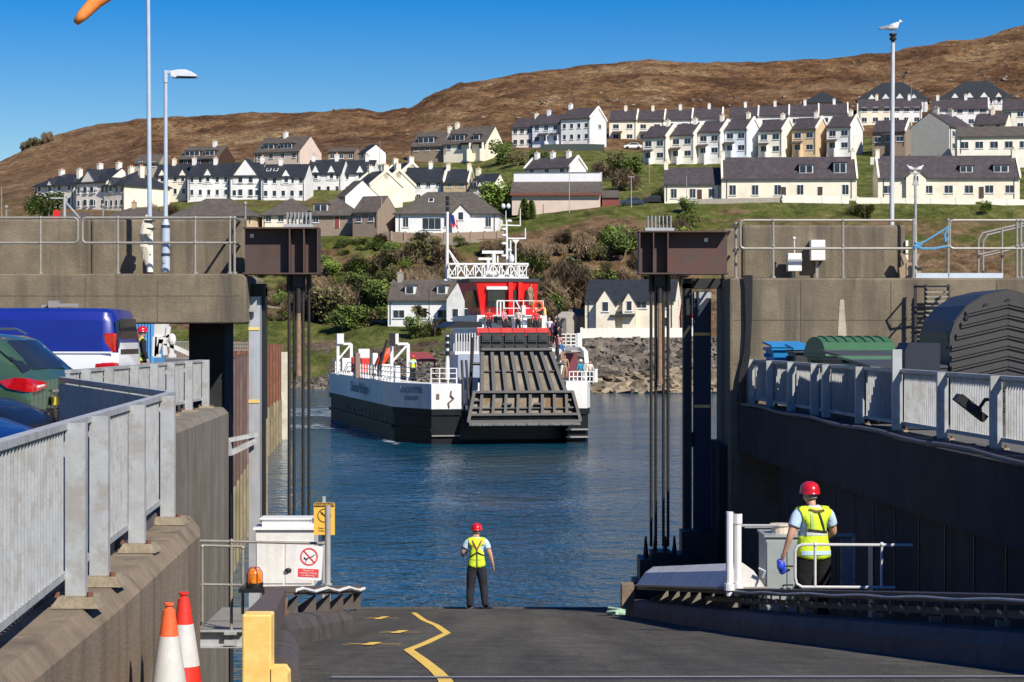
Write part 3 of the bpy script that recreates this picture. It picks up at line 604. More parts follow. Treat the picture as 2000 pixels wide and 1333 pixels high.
# --- garden and boundary walls, fences ---
def wall_run(name, label, cat, pts, h, th, m, group=None, base=1.0, posts=0):
    """pts: (px, d); follows the ground"""
    b = MB(); P = []
    for i in range(len(pts) - 1):
        (p0, d0), (p1, d1) = pts[i], pts[i + 1]
        k = max(1, int(abs(p1 - p0) / 12))
        for j in range(k + (i == len(pts) - 2)):
            t = j / k; P.append(gpx(p0 + (p1 - p0) * t, d0 + (d1 - d0) * t))
    for a_, c_ in zip(P, P[1:]):
        b.beam(a_ + Vector((0, 0, (h - base) / 2)), c_ + Vector((0, 0, (h - base) / 2)), th, h + base)
    if posts:
        for q in P[::posts]: b.bb((q.x - .18, q.y - .18, q.z), (q.x + .18, q.y + .18, q.z + h + .15))
    return tag(b.build(name, m), label, cat, group)
wall_run('garden_wall', 'low cream wall in front of the long cottage with blue framed dormers', 'wall', [(1530, 378), (1658, 378)], 1.25, .25, W_PALE, posts=3)
wall_run('garden_wall', 'grey rubble wall in front of the leftmost cottage on the green', 'wall', [(1356, 380), (1526, 378.5)], .9, .35, W_GREY)
wall_run('garden_wall', 'low cream wall in front of the cottage with the projecting gable', 'wall', [(1674, 378), (1905, 377)], .95, .25, W_PALE, posts=4)
wall_run('garden_wall', 'low cream wall at the right edge in front of the cottages', 'wall', [(1920, 377), (2040, 377)], .9, .25, W_PALE, posts=4)
wall_run('garden_wall', 'cream roadside wall in front of the cream shore house', 'wall', [(1136, 295.5), (1190, 295.5), (1360, 296)], 1.3, .3, W_PALE, posts=4)
wall_run('timber_fence', 'long brown slatted timber fence in front of the white bungalow', 'fence', [(740, 369), (765, 368), (830, 366.5), (985, 366.5)], 1.5, .12, mat('fence_timber', (.33, .24, .18), .9, var=.25, scale=6), posts=2)
wall_run('retaining_wall', 'pale concrete retaining strip under the bungalow fence', 'wall', [(770, 366), (830, 365), (985, 365)], .5, .3, CONCL)
wall_run('board_fence', 'white board fence left of the grey gabled house on the right hillside', 'fence', [(1700, 452), (1766, 450)], 1.6, .15, W_PALE)
wall_run('board_fence', 'dark green board fence below the tall white end terraced house', 'fence', [(1060, 508), (1180, 505)], 1.6, .15, mat('green_fence', (.06, .08, .07), .9))
b = MB()
P = [gpx(p, d) for p, d in ((510, 342), (570, 340), (640, 336), (700, 328), (760, 322), (860, 316))]
for a_, c_ in zip(P, P[1:]): b.beam(a_ + Vector((0, 0, .1)), c_ + Vector((0, 0, .1)), 1.6, .3)
tag(b.build('path', CONCL), kind='structure')
b = MB()
for i in range(20):
    p = 1090 + i * 16; q = gpx(p, 293); q2 = gpx(p + 16, 293); b.beam(q + Vector((0, 1.3, .0)), q2 + Vector((0, 1.3, .0)), 3.4, .3)
tag(b.build('road', mat('far_asphalt', (.12, .115, .11), .9)), kind='structure')
# parked cars far off
def far_car(label, px, d, m, rz=0):
    g = gpx(px, d); c = thing('parked_car', label, 'car', g, rz)
    b = MB(); prof = [(-2.1, .3), (-2.1, .8), (-1.3, .95), (-.6, 1.42), (.9, 1.45), (1.7, .95), (2.1, .85), (2.1, .3)]
    b.prism([(x, -.85, z) for x, z in prof], (0, 0, 0), (0, 1.7, 0)); b.build('body', m, c, world=False)
    b = MB(); b.prism([(-1.1, -.87, .98), (-.55, -.87, 1.36), (.85, -.87, 1.38), (1.5, -.87, .98)], (0, 0, 0), (0, 1.74, 0)); b.build('side_window', GLASS, c, world=False)
    for x in (-1.35, 1.3):
        for y in (-.86, .86):
            b = MB(); b.cyl((x, y - .1, .32), (x, y + .1, .32), .32, n=12); b.build('wheel', BLK, c, world=False)
NAVY = mat('navy_car_paint', (.015, .025, .06), .25, coat=1, bump=0)
far_car('dark blue car parked on the grass right of the hall', 1234, 384, NAVY); far_car('black car parked left of the leftmost cottage', 1277, 388, BLK)
far_car('white car parked below the upper back row of houses', 1236, 515, WHITE)
# far poles
def pole(label, px, d, ytop, r=.09, m=None, arm=0, name='utility_pole', cat='pole', group=None):
    g = gpx(px, d); zt = HC + (HY - ytop) * d / F; b = MB(); b.cyl((g.x, d, g.z - .5), (g.x, d, zt), r, r * .7, 8)
    if arm: b.beam((g.x - arm, d, zt), (g.x + arm, d, zt), .12, .12)
    return tag(b.build(name, m or mat('pole_timber', (.33, .24, .17), .9)), label, cat, group)
pole('slim timber pole on the hill left of the chalets', 742, 490, 275)
pole('double headed white street lamp on the grass right of the hall', 1233, 378, 346, .08, GALV, .5, 'street_lamp', 'lamp')
pole('pale pole standing in front of the hall', 1112, 380, 320, .07, GALV)
pole('thin pole below the seven stepped houses', 1268, 430, 318)
pole('slender pole on the moor right of the lamp column', 1780, 560, 162)
pole('timber pole standing between brown outhouse and white bungalow', 745, 366, 385, .1)
pole('wooden post left of the flagpole by the terraces', 3, 400, 365, .12)
pole('pole in the garden of the leftmost cottage', 1341, 376, 345, .06, GALV)
pole('thin dark pole beside the garden sheds', 1089, 300, 585, .07, DKST)
pole('grey pole standing in the white shore cottage garden', 838, 310, 567, .07, DKST)

# ================================================================ vegetation
def leafmat(name, c1, c2, c3):
    m = bpy.data.materials.new(name); m.use_nodes = True; n = m.node_tree.nodes; l = m.node_tree.links; b = n['Principled BSDF']
    b.inputs['Roughness'].default_value = .8; b.inputs['Specular IOR Level'].default_value = .2
    geo = n.new('ShaderNodeNewGeometry'); t = n.new('ShaderNodeTexNoise'); t.inputs['Scale'].default_value = .9; t.inputs['Detail'].default_value = 5
    l.new(geo.outputs['Position'], t.inputs['Vector']); a = n.new('ShaderNodeMath'); a.operation = 'MULTIPLY_ADD'; l.new(geo.outputs['Random Per Island'], a.inputs[0]); a.inputs[1].default_value = .35
    l.new(t.outputs['Fac'], a.inputs[2]); r = n.new('ShaderNodeValToRGB'); l.new(a.outputs[0], r.inputs[0]); e = r.color_ramp.elements; e.new(.5)
    for q, (p, c) in zip(e, ((.42, c1), (.62, c2), (.85, c3))): q.position = p; q.color = (*c, 1)
    l.new(r.outputs[0], b.inputs['Base Color']); return m
L_GREEN = leafmat('gorse_green', (.03, .045, .012), (.075, .11, .024), (.15, .20, .04))
L_BRIGHT = leafmat('spring_green', (.05, .08, .015), (.12, .18, .03), (.22, .29, .06))
L_BROWN = leafmat('bare_twig_brown', (.065, .045, .026), (.15, .105, .06), (.27, .20, .12))
L_OLIVE = leafmat('olive_scrub', (.04, .042, .018), (.095, .09, .035), (.18, .165, .07))
L_GORSE = leafmat('gorse_flower', (.10, .09, .01), (.45, .33, .02), (.6, .45, .03))
BARK = mat('bark', (.16, .12, .09), .95, var=.3, scale=8, bump=.4)
def crown_mesh(seed, n, sx, sz, leaf, twig=False):
    rnd = random.Random(seed); b = MB()
    lobes = [(rnd.uniform(-.6, .6) * sx, rnd.uniform(-.6, .6) * sx, rnd.uniform(.25, .85) * sz, rnd.uniform(.35, .6)) for _ in range(9)]
    for i in range(n):
        lx, ly, lz, lr = rnd.choice(lobes)
        u = Vector((rnd.gauss(0, 1), rnd.gauss(0, 1), rnd.gauss(0, 1))).normalized() * (rnd.random() ** .4) * lr
        c = Vector((lx + u.x * sx, ly + u.y * sx, max(.05, lz + u.z * sz * .8)))
        s_ = leaf * rnd.uniform(.6, 1.3)
        a = Vector((rnd.gauss(0, 1), rnd.gauss(0, 1), rnd.gauss(0, 1))).normalized(); d_ = a.orthogonal().normalized()
        if twig: a.z = abs(a.z) + .6; a.normalize(); d_ = a.orthogonal().normalized(); b.add([c - a * s_ * 1.6 - d_ * s_ * .16, c - a * s_ * 1.6 + d_ * s_ * .16, c + a * s_ * 1.6], [(0, 1, 2)])
        else: b.add([c - a * s_ * .5, c + d_ * s_ * .45, c + a * s_ * .6, c - d_ * s_ * .45], [(0, 1, 2, 3)])
    return b
def trunk_mesh(seed, hgt, sp, r):
    rnd = random.Random(seed); b = MB(); b.cyl((0, 0, -.4), (.1, 0, hgt * .35), r, r * .7, 7)
    for i in range(6):
        t = rnd.uniform(0, 6.28); q = Vector((math.cos(t) * sp * .6, math.sin(t) * sp * .6, hgt * rnd.uniform(.6, .95)))
        mid = Vector((.1, 0, hgt * .35)).lerp(q, .5) + Vector((rnd.uniform(-.2, .2), rnd.uniform(-.2, .2), .15))
        b.cyl((.1, 0, hgt * .3), mid, r * .55, r * .35, 5); b.cyl(mid, q, r * .35, r * .1, 5)
        for k in range(3):
            q2 = q + Vector((rnd.uniform(-.5, .5), rnd.uniform(-.5, .5), rnd.uniform(.1, .5))) * sp * .4; b.cyl(mid.lerp(q, .6), q2, r * .18, r * .05, 4)
    return b
SHR = {}
HT = 'trees on the left shoulder of the hill'
def shrub_proto(kind, seed):
    m_, tw, n_ = {'green': (L_GREEN, 0, 1500), 'bright': (L_BRIGHT, 0, 1300), 'brown': (L_BROWN, 1, 1700), 'olive': (L_OLIVE, 0, 1400), 'gorse': (L_GORSE, 0, 500)}[kind]
    k = (kind, seed)
    if k not in SHR:
        a_ = crown_mesh(seed, n_, 1.9, 2.6, (.24 if not tw else .30), tw); me = a_.build('crown', m_, None, world=False, fix=False)
        t_ = trunk_mesh(seed, 2.4, 1.9, .12).build('trunk', BARK, None, world=False, fix=False)
        SHR[k] = (me.data, t_.data); bpy.data.objects.remove(me); bpy.data.objects.remove(t_)
    return SHR[k]
LAB = {'green': ('dark green gorse bush on the bank below the houses', 'bush'), 'bright': ('fresh bright green bush on the bank below the houses', 'bush'),
       'brown': ('bare brown leafless shrub on the bank below the houses', 'shrub'), 'olive': ('olive green scrub bush on the bank below the houses', 'bush'), 'gorse': ('yellow flowering gorse bush beside the right steel beam', 'bush')}
def shrub(px, d, kind, sc, seed=None, sz=1.0, label=None, grp=True):
    rnd = random.Random(int(px * 13 + d * 7)); seed = rnd.randrange(3) if seed is None else seed
    cm, tm_ = shrub_proto(kind, seed); g = gpx(px, d)
    yv = HY - (g.z - HC) * F / d
    zn = 'left of the white shore cottage' if px < 740 else 'above the white shore cottage' if px < 880 else 'behind the ferry mast' if px < 1000 else 'between ferry wheelhouse and cream shore house' if px < 1130 else 'above the cream shore house' if px < 1260 else 'around the right lifting rods'
    hh = 'low on the bank' if yv > 585 else 'halfway up the bank' if yv > 500 else 'high on the bank' if yv > 430 else 'on the hillside'
    lab_ = {'green': 'dark green gorse bush', 'bright': 'fresh bright green bush', 'brown': 'bare brown shrub', 'olive': 'olive green scrub bush', 'gorse': 'yellow gorse'}[kind] + ' ' + hh + ' ' + zn
    if not label and grp: grp = '%s %s %s' % (kind + ' bushes', hh, zn)
    e = thing('shrub', label or lab_, LAB[kind][1], g - Vector((0, 0, .15)), rnd.uniform(0, 6.28), grp if grp and not label else (HT if label and label.startswith('small dark tree on the left sky') else None))
    e.scale = (sc, sc, sc * sz)
    for nm, me in (('crown', cm), ('trunk', tm_)):
        o = bpy.data.objects.new(nm, me); C.objects.link(o); o.parent = e
rnd = random.Random(5)
# bank between the bungalow and the shore houses, and the wooded bank to the right of the ferry
for i in range(64):
    px = rnd.uniform(515, 880); d = rnd.uniform(336, 360); k = rnd.choices(['green', 'brown', 'olive', 'bright'], [3, 3, 3, 2])[0]
    if px < 640: k = rnd.choices(['brown', 'olive', 'green'], [4, 3, 1])[0]
    shrub(px, d, k, rnd.uniform(.6, 1.35), sz=rnd.uniform(.7, 1.1))
for i in range(100):
    px = rnd.uniform(930, 1345); d = rnd.uniform(312 if px < 1130 else 318, 362)
    k = rnd.choices(['green', 'brown', 'olive', 'bright'], [2, 6, 2, 1.6])[0]
    shrub(px, d, k, rnd.uniform(.7, 1.5), sz=rnd.uniform(.7, 1.15))
for i in range(46):
    shrub(rnd.uniform(625, 905), rnd.uniform(344, 369), rnd.choices(['green', 'bright', 'olive'], [3, 2, 2])[0], rnd.uniform(.45, 1.0), sz=rnd.uniform(.6, .95))
for i in range(90):
    px = rnd.uniform(520, 1430); d = rnd.uniform(326, 366)
    if px > 1340: d = rnd.uniform(340, 364)
    shrub(px, d, rnd.choices(['green', 'brown', 'olive', 'bright'], [2, 2, 3, 2])[0], rnd.uniform(.35, .75), sz=rnd.uniform(.6, 1.0))
for px, d, k, s in ((640, 332, 'olive', 1.9), (668, 335, 'brown', 1.7), (752, 334, 'green', 1.9), (700, 338, 'olive', 2.0), (610, 335, 'brown', 2.1), (790, 338, 'green', 1.6), (830, 338, 'brown', 1.8), (1040, 318, 'bright', 1.4), (1055, 326, 'green', 1.9), (1078, 322, 'brown', 2.0), (1095, 330, 'brown', 2.3), (1120, 334, 'olive', 2.2),
                    (1062, 318, 'bright', 1.6), (1075, 316, 'green', 1.3), (1220, 352, 'green', 1.8), (1200, 356, 'bright', 1.3), (985, 322, 'olive', 1.5)):
    shrub(px, d, k, s)
shrub(1252, 352, 'gorse', .8)
for px, d, k, s in ((668, 320, 'green', 1.3), (690, 320, 'green', 1.3), (712, 321, 'olive', 1.0), (1240, 440, 'green', 1.5), (1215, 446, 'olive', 1.6), (1195, 440, 'green', 1.2), (1225, 420, 'brown', 1.5), (1175, 436, 'brown', 1.3), (1300, 400, 'olive', 1.0), (990, 480, 'green', 1.9), (1010, 470, 'olive', 1.5), (1050, 480, 'green', 1.1), (1285, 396, 'green', .8)):
    shrub(px, d, k, s, label=None)
for px, d, k, s, lb in ((965, 392, 'bright', 2.3, 'round bright green tree between the white bungalow and the hall'), (1690, 366, 'green', .9, 'dark rounded bush on the green below the gap between the cottages'), (1668, 367, 'olive', .8, 'smaller rounded bush left of the dark bush on the green'),
                    (1925, 370, 'bright', .8, 'small yellow green bush on the green near the right edge'), (95, 400, 'green', 1.9, 'green bush in front of the cream terrace at the far left'), (78, 408, 'olive', 1.4, 'olive bush left of the green bush by the far left terrace'),
                    (300, 395, 'brown', 1.2, 'bare brown shrub between the flagpole and lamp post'), (330, 398, 'brown', 1.1, 'bare brown shrub right of the lamp post'), (1840, 500, 'green', 1.6, 'dark green bush below the topmost villa'), (1345, 372, 'green', 1.0, 'dark bush in front of the leftmost cottage'),
                    (1790, 385, 'brown', .8, 'small bare shrub in the cottage garden near the lamp column'), (815, 306, 'green', 1.1, 'leafy shrubs at the foot of the palm by the shore cottage'), (850, 305, 'olive', 1.0, 'low olive bush in front of the shore cottage')):
    shrub(px, d, k, s, label=lb)
for i, px in enumerate((44, 52, 60, 66, 74, 82, 90, 97)):
    shrub(px, 880 - i * 3, 'brown' if i % 2 else 'olive', .75 + (i * 37 % 5) * .16, label='small dark tree on the left skyline of the hill')
# conifers by the hall
def conifer(label, px, d, hgt, r_):
    g = gpx(px, d); e = thing('conifer', label, 'tree', g); rr = random.Random(int(px)); b = MB()
    for i in range(900):
        z = rr.random() ** .8 * hgt; rad = r_ * (1 - z / hgt) ** .7 * rr.uniform(.4, 1) + .1; t = rr.uniform(0, 6.28); c = Vector((rad * math.cos(t), rad * math.sin(t), z + .2)); a = Vector((math.cos(t), math.sin(t), rr.uniform(-.5, .6))).normalized(); s_ = .3; q = a.orthogonal().normalized()
        b.add([c - a * s_, c + q * s_ * .6, c + a * s_, c - q * s_ * .6], [(0, 1, 2, 3)])
    b.build('crown', L_GREEN, e, world=False, fix=False); b = MB(); b.cyl((0, 0, -.3), (0, 0, hgt * .8), .15, .05, 6); b.build('trunk', BARK, e, world=False)
conifer('dark pointed conifer, left one of the pair in front of the hall', 1024, 382, 3.4, 1.1); conifer('dark pointed conifer, right one of the pair in front of the hall', 1038, 381, 3.0, .9)
# cabbage palm by the shore cottage
g = gpx(815, 309); e = thing('palm_tree', 'spiky palm in front of the white shore cottage', 'tree', g); rr = random.Random(3)
b = MB(); b.cyl((0, 0, -.3), (0, 0, 3.2), .22, .16, 7); b.cyl((0, 0, 1.6), (.9, 0, 2.8), .12, .1, 6); b.build('trunk', BARK, e, world=False); b = MB()
for cc, n_ in ((Vector((0, 0, 3.3)), 90), (Vector((.9, 0, 2.9)), 60)):
    for i in range(n_):
        t = rr.uniform(0, 6.28); el = rr.uniform(-.9, 1.2); a = Vector((math.cos(t) * math.cos(el), math.sin(t) * math.cos(el), math.sin(el))); q = a.cross(Vector((0, 0, 1))).normalized() * .05; L_ = rr.uniform(.8, 1.2)
        b.add([cc + q, cc - q, cc + a * L_ * .6 - q, cc + a * L_ - Vector((0, 0, .3)), cc + a * L_ * .6 + q], [(0, 1, 2, 3, 4)])
b.build('fronds', L_OLIVE, e, world=False, fix=False)
# rip-rap along the shore
def rocks(name, label, N, fn, m_, seed, kind='stuff'):
    b = MB(); rr = random.Random(seed)
    for i in range(N):
        px, d, s_, fl = fn(rr); g = gpx(px, d)
        M3 = Euler((rr.uniform(-.5, .5), rr.uniform(-.5, .5), rr.uniform(0, 6))).to_matrix(); sx, sy, sz_ = s_ * rr.uniform(.7, 1.6), s_, s_ * rr.uniform(.4, .8) * fl
        vs = []
        for x, y, z in ((-1, -1, -1), (1, -1, -1), (1, 1, -1), (-1, 1, -1), (-1, -1, 1), (1, -1, 1), (1, 1, 1), (-1, 1, 1)):
            p = M3 @ Vector((x * sx * rr.uniform(.35, .75), y * sy * rr.uniform(.35, .75), z * sz_ * rr.uniform(.4, .75))); vs.append(g + p + Vector((0, 0, s_ * .1)))
        b.add(vs, [(0, 3, 2, 1), (4, 5, 6, 7), (0, 1, 5, 4), (1, 2, 6, 5), (2, 3, 7, 6), (3, 0, 4, 7)])
    tag(b.build(name, m_, fix=False), label, 'rocks', kind=kind)
RK = mat('shore_rock', (.16, .135, .105), .95, var=.45, scale=.45, col2=(.065, .058, .045), bump=.7, bscale=5)
RT = mat('tan_shore_rock', (.27, .215, .145), .95, var=.35, scale=.4, col2=(.10, .085, .06), bump=.7, bscale=4)
rocks('shore_rocks', 'dark rubble rocks piled along the far shore', 2300, lambda r: (lambda p: (p, r.uniform(284, 298), r.uniform(.15, .5), .8) if p < 930 else (p, r.uniform(276, 291), r.uniform(.35, .95), 1))(r.uniform(500, 1420)), RK, 11)
rocks('tidal_rocks', 'tan flat rocks at the waterline of the far shore', 900, lambda r: (lambda p: (p, r.uniform(280, 291), r.uniform(.3, .9), .5) if p < 930 else (p, r.uniform(266, 276), r.uniform(.6, 1.8), .45))(r.uniform(500, 1420)), RT, 12)
MR = mat('pale_hill_rock', (.24, .195, .15), .95, var=.4, scale=.3, col2=(.10, .085, .07), bump=.6, bscale=3)
def hr(r):
    c = r.choice([(1640, 600, 70, 25), (1520, 620, 60, 20), (1880, 700, 80, 40), (1960, 640, 60, 60), (1360, 840, 60, 30), (1150, 640, 90, 40), (1780, 650, 90, 50), (1300, 640, 120, 40), (880, 700, 200, 90), (1600, 760, 300, 90), (1900, 600, 80, 20)])
    return (r.gauss(c[0], c[2]), max(575, r.gauss(c[1], c[3])), r.uniform(.3, 1.1), .5)
rocks('hill_rocks', 'pale rock outcrops scattered over the brown moor', 330, hr, MR, 21)
# ================================================================ harbour structures
def RZ(Y): return 1.26 + .112 * (48 - Y)
def on_ramp(px, py, h=0):
    d = (.664 - h) / ((py - HY) / F - .112); return Vector(((px - CX) * d / F, d, RZ(d) + h))
def ribbon(b, pts, prof, m=None):
    """sweep a cross-section prof [(side, z)] along a path of (x, y, z); side + is to the right of travel"""
    rings = []
    for i, p in enumerate(pts):
        p = Vector(p); a = Vector(pts[max(i - 1, 0)]); c = Vector(pts[min(i + 1, len(pts) - 1)]); t = (c - a); t.z = 0; t.normalize(); n_ = Vector((t.y, -t.x, 0))
        rings.append([p + n_ * s + Vector((0, 0, z)) for s, z in prof])
    return b.loft(rings, m=m)
def XR(Y): return 4.47 + .051 * (43 - Y)
ASPH = bpy.data.materials.new('worn_ramp_surface'); ASPH.use_nodes = True; n = ASPH.node_tree.nodes; l = ASPH.node_tree.links; pb = n['Principled BSDF']; pb.inputs['Roughness'].default_value = .9; pb.inputs['Specular IOR Level'].default_value = .3
geo = n.new('ShaderNodeNewGeometry'); mp = n.new('ShaderNodeMapping'); mp.inputs['Rotation'].default_value = (0, 0, R(-3.4)); mp.inputs['Scale'].default_value = (1, .045, .3); l.new(geo.outputs['Position'], mp.inputs['Vector'])
def an(sc, det, vec):
    t = n.new('ShaderNodeTexNoise'); t.inputs['Scale'].default_value = sc; t.inputs['Detail'].default_value = det; t.inputs['Roughness'].default_value = .7; l.new(vec, t.inputs['Vector']); return t.outputs['Fac']
def ar(v, st):
    r = n.new('ShaderNodeValToRGB'); l.new(v, r.inputs[0]); e = r.color_ramp.elements
    while len(e) < len(st): e.new(.5)
    for q, (p, c) in zip(e, st): q.position = p; q.color = (c, c * .98, c * .92, 1)
    return r.outputs[0]
def am(a, c, mode):
    x = n.new('ShaderNodeMix'); x.data_type = 'RGBA'; x.blend_type = mode; x.inputs['Factor'].default_value = 1; l.new(a, x.inputs[6]); l.new(c, x.inputs[7]); return x.outputs[2]
c1 = ar(an(1.1, 4, mp.outputs[0]), [(.35, .046), (.5, .068), (.62, .090)])
c2 = ar(an(38, 3, geo.outputs['Position']), [(.34, .45), (.5, 1.0), (.68, 1.7)]); c3 = ar(an(2.6, 6, geo.outputs['Position']), [(.36, .72), (.5, 1.0), (.64, 1.25)])
l.new(am(am(c1, c2, 'MULTIPLY'), c3, 'MULTIPLY'), pb.inputs['Base Color'])
bp = n.new('ShaderNodeBump'); bp.inputs['Strength'].default_value = .7; bp.inputs['Distance'].default_value = .012; l.new(an(70, 3, geo.outputs['Position']), bp.inputs['Height']); l.new(bp.outputs[0], pb.inputs['Normal'])
GRND = mat('quay_asphalt', (.10, .098, .09), .95, var=.2, scale=2, bump=.4, bscale=40)
RUST = mat('rusty_sheet_pile', (.20, .075, .035), .9, var=.4, scale=.9, col2=(.085, .045, .035), streak=.85, bump=.5, bscale=8)
RUSTD = mat('dark_rusty_pile', (.13, .075, .06), .9, var=.35, scale=1.2, col2=(.22, .16, .13), streak=.8, bump=.5, bscale=8)
ALG = mat('barnacled_tide_zone', (.26, .21, .12), .95, var=.4, scale=1.1, col2=(.09, .075, .035), streak=.7, bump=.8, bscale=8)

# ---- ramp deck
b = MB(); ys = [6, 10, 14, 18, 21.6, 24, 27.5, 32, 40, 48]
lx = [-.75, -1.1, -1.45, -1.85, -2.2, -2.35, -2.3, -2.6, -3.0, -3.42]; rx = [6.2, 6.0, 5.75, 5.55, 5.4, 5.25, 5.1, 4.75, 3.6, 2.52]
rings = [[(a, y, RZ(y)), (c, y, RZ(y)), (c, y, RZ(y) - .45), (a, y, RZ(y) - .45)] for y, a, c in zip(ys, lx, rx)]
b.loft(rings); tag(b.build('ramp', ASPH), kind='structure')
b = MB(); b.beam((-3.42, 48.03, RZ(48) - .02), (2.52, 48.03, RZ(48) - .02), .08, .1); tag(b.build('ramp_edge', mat('worn_edge_steel', (.13, .115, .10), .6, .4, var=.3, scale=8)), kind='structure')
b = MB(); b.beam((-1.2, 14.55, RZ(14.55) + .006), (5.6, 14.75, RZ(14.75) + .006), .05, .008); tag(b.build('ramp_joint', GALV2), kind='structure')
b = MB(); b.beam((-1.2, 14.4, RZ(14.4) + .005), (5.6, 14.6, RZ(14.6) + .005), .06, .006); tag(b.build('ramp_joint_seal', DKST), kind='structure')
def paint(name, pts, wd, h=.006, m=YELM):
    P = [on_ramp(*p) for p in pts]; L_, R_ = [], []
    for i, p in enumerate(P):
        a = P[max(i - 1, 0)]; c = P[min(i + 1, len(P) - 1)]; t1 = (p - a) if i else (c - p); t2 = (c - p) if i < len(P) - 1 else (p - a)
        t = t1.normalized() + t2.normalized(); t.z = 0; t.normalize(); n_ = Vector((t.y, -t.x, 0)); k = wd / 2 / max(.35, abs(n_.dot(Vector((t1.y, -t1.x, 0)).normalized())))
        L_.append((p.x + n_.x * k, p.y + n_.y * k)); R_.append((p.x - n_.x * k, p.y - n_.y * k))
    b = MB(); vs = [(x, y, RZ(y) + h) for x, y in L_] + [(x, y, RZ(y) + h) for x, y in R_]; n = len(P)
    b.add(vs, [(i, i + 1, n + i + 1, n + i) for i in range(n - 1)]); return tag(b.build(name, m, fix=False), kind='structure')
paint('zigzag_marking', [(808, 1197.5), (828, 1212), (852, 1222), (873, 1237.5), (832, 1257), (798, 1270.5), (825, 1290), (850, 1310), (868, 1328), (880, 1350)], .095)
for k, (x, y, w_) in enumerate(((745, 1208, 34), (780, 1235.5, 40), (726, 1259, 58))):
    paint('cross_marking', [(x - w_, y + 1), (x, y - .6), (x + w_, y - 1)], .05); paint('cross_marking', [(x - w_ * .8, y - 1.6), (x, y), (x + w_, y + 1.2)], .04)
    paint('cross_marking', [(x - 9, y + 2.6), (x + 9, y - 2.6)], .12, .010)

# ---- kerbs
KERB = mat('dark_kerb_steel', (.085, .070, .062), .75, var=.25, scale=3, col2=(.05, .045, .045), bump=.3, bscale=20)
kp = [(0, -.06), (.03, .16), (.09, .26), (.19, .285), (.34, .285), (.34, -.06)]
def kerb(name, label, pts, flip=1):
    P = [Vector((x, y, RZ(y))) for x, y in pts]; b = MB(); ribbon(b, P, [(s * flip, z) for s, z in kp]); return tag(b.build(name, KERB), label, 'kerb')
kerb('ramp_kerb', 'long dark steel kerb along the right side of the ramp', [(2.02, 39.3), (2.12, 38), (2.45, 30), (2.78, 24.3), (3.15, 20.8), (3.68, 15.6), (3.95, 12), (4.2, 8)][::-1])
kerb('ramp_kerb', 'brown tapered kerb crossing the left edge of the ramp below the gusseted barrier', [(-2.12, 21.2), (-2.04, 23.5), (-1.93, 27.1)], -1)
KP0 = kp[:]; kp[:] = [(0, -.06), (.03, .10), (.08, .15), (.15, .17), (.30, .17), (.30, -.06)]
kerb('ramp_kerb', 'brown kerb beside the yellow post at the bottom left of the ramp', [(-1.31, 13.75), (-1.7, 17.8), (-2.08, 21.25)], -1); kp[:] = KP0

# ---- right ramp edge girder: top rail, gussets, lower conduit tray
g = thing('edge_girder', 'long dark edge girder with triangular gussets on the right kerb of the ramp', 'girder', (2.6, 28, RZ(28)))
line = [(2.30, 38.6), (2.66, 30), (3.02, 24.3), (3.42, 20.8), (3.92, 15.6), (4.2, 12)]
def lx_(y): return float(np.interp(y, [a[1] for a in line][::-1], [a[0] for a in line][::-1]))
b = MB(); ribbon(b, [(x, y, RZ(y)) for x, y in line[::-1]], [(-.1, .47), (-.1, .54), (.28, .54), (.28, .47)]); b.build('top_plate', DKST, g)
for y in (37.2, 35.6, 34.2, 32.9, 31.4, 29.9, 28.9):
    b = MB(); b.prism([(lx_(y) - .06, y, RZ(y) + .28), (lx_(y) + .3, y, RZ(y) + .28), (lx_(y) + .3, y, RZ(y) + .47)], (0, 0, 0), (0, .03, 0)); b.build('gusset_plate', mat('weathered_gusset', (.2, .18, .15), .8, var=.2), g)
b = MB(); ribbon(b, [(x + .06, y, RZ(y)) for x, y in line[::-1]][:5], [(-.07, .36), (-.07, .42), (.05, .42), (.05, .36)]); b.build('cable_tray', mat('dirty_tray', (.09, .08, .07), .7, .2, var=.3, scale=8), g)
y = 13.0
while y < 27:
    b = MB(); b.beam((lx_(y) + .0, y, RZ(y) + .34), (lx_(y) + .0, y, RZ(y) + .47), .02, .02); b.box((lx_(y) - .02, y + .07, RZ(y) + .40), (.035, .16, .03)); b.build('tray_hanger', GALV2, g); y += .55
for y in (26.3, 24.5, 23.3, 20.7, 18.8, 17.0): b = MB(); b.box((lx_(y) + .02, y, RZ(y) + .31), (.1, .06, .07)); b.build('bracket', CONCL, g)
b = MB(); pts = []; y = 12.5
while y < 27.5: pts.append((lx_(y) - .115, y, RZ(y) + .50 + .006 * math.sin(y * 3.1))); y += .35
b.tube(pts, .014, 6); b.build('cable', GALV, g)
b = MB(); b.box((2.05, 38.9, RZ(38.9) + .36), (.22, .5, .42)); tag(b.build('fender_block', mat('weathered_timber', (.20, .15, .10), .9, var=.3, scale=8)), 'weathered timber block at the seaward end of the right girder', 'fender')
b = MB(); b.ball((1.97, 40.0, RZ(40) + .03), .14, 10, 5, 0, (1.7, .9, .35)); b.tube([(1.9, 39.6, RZ(39.6) + .05), (1.75, 39.9, RZ(39.9) + .04), (2.1, 40.3, RZ(40) + .04), (1.8, 40.7, RZ(40) + .03)], .035, 6, 0)
tag(b.build('rope_pile', mat('pale_green_rope', (.35, .55, .40), .9, var=.4, scale=30, bump=.5)), 'small pile of pale green rope at the seaward end of the right kerb', 'rope')

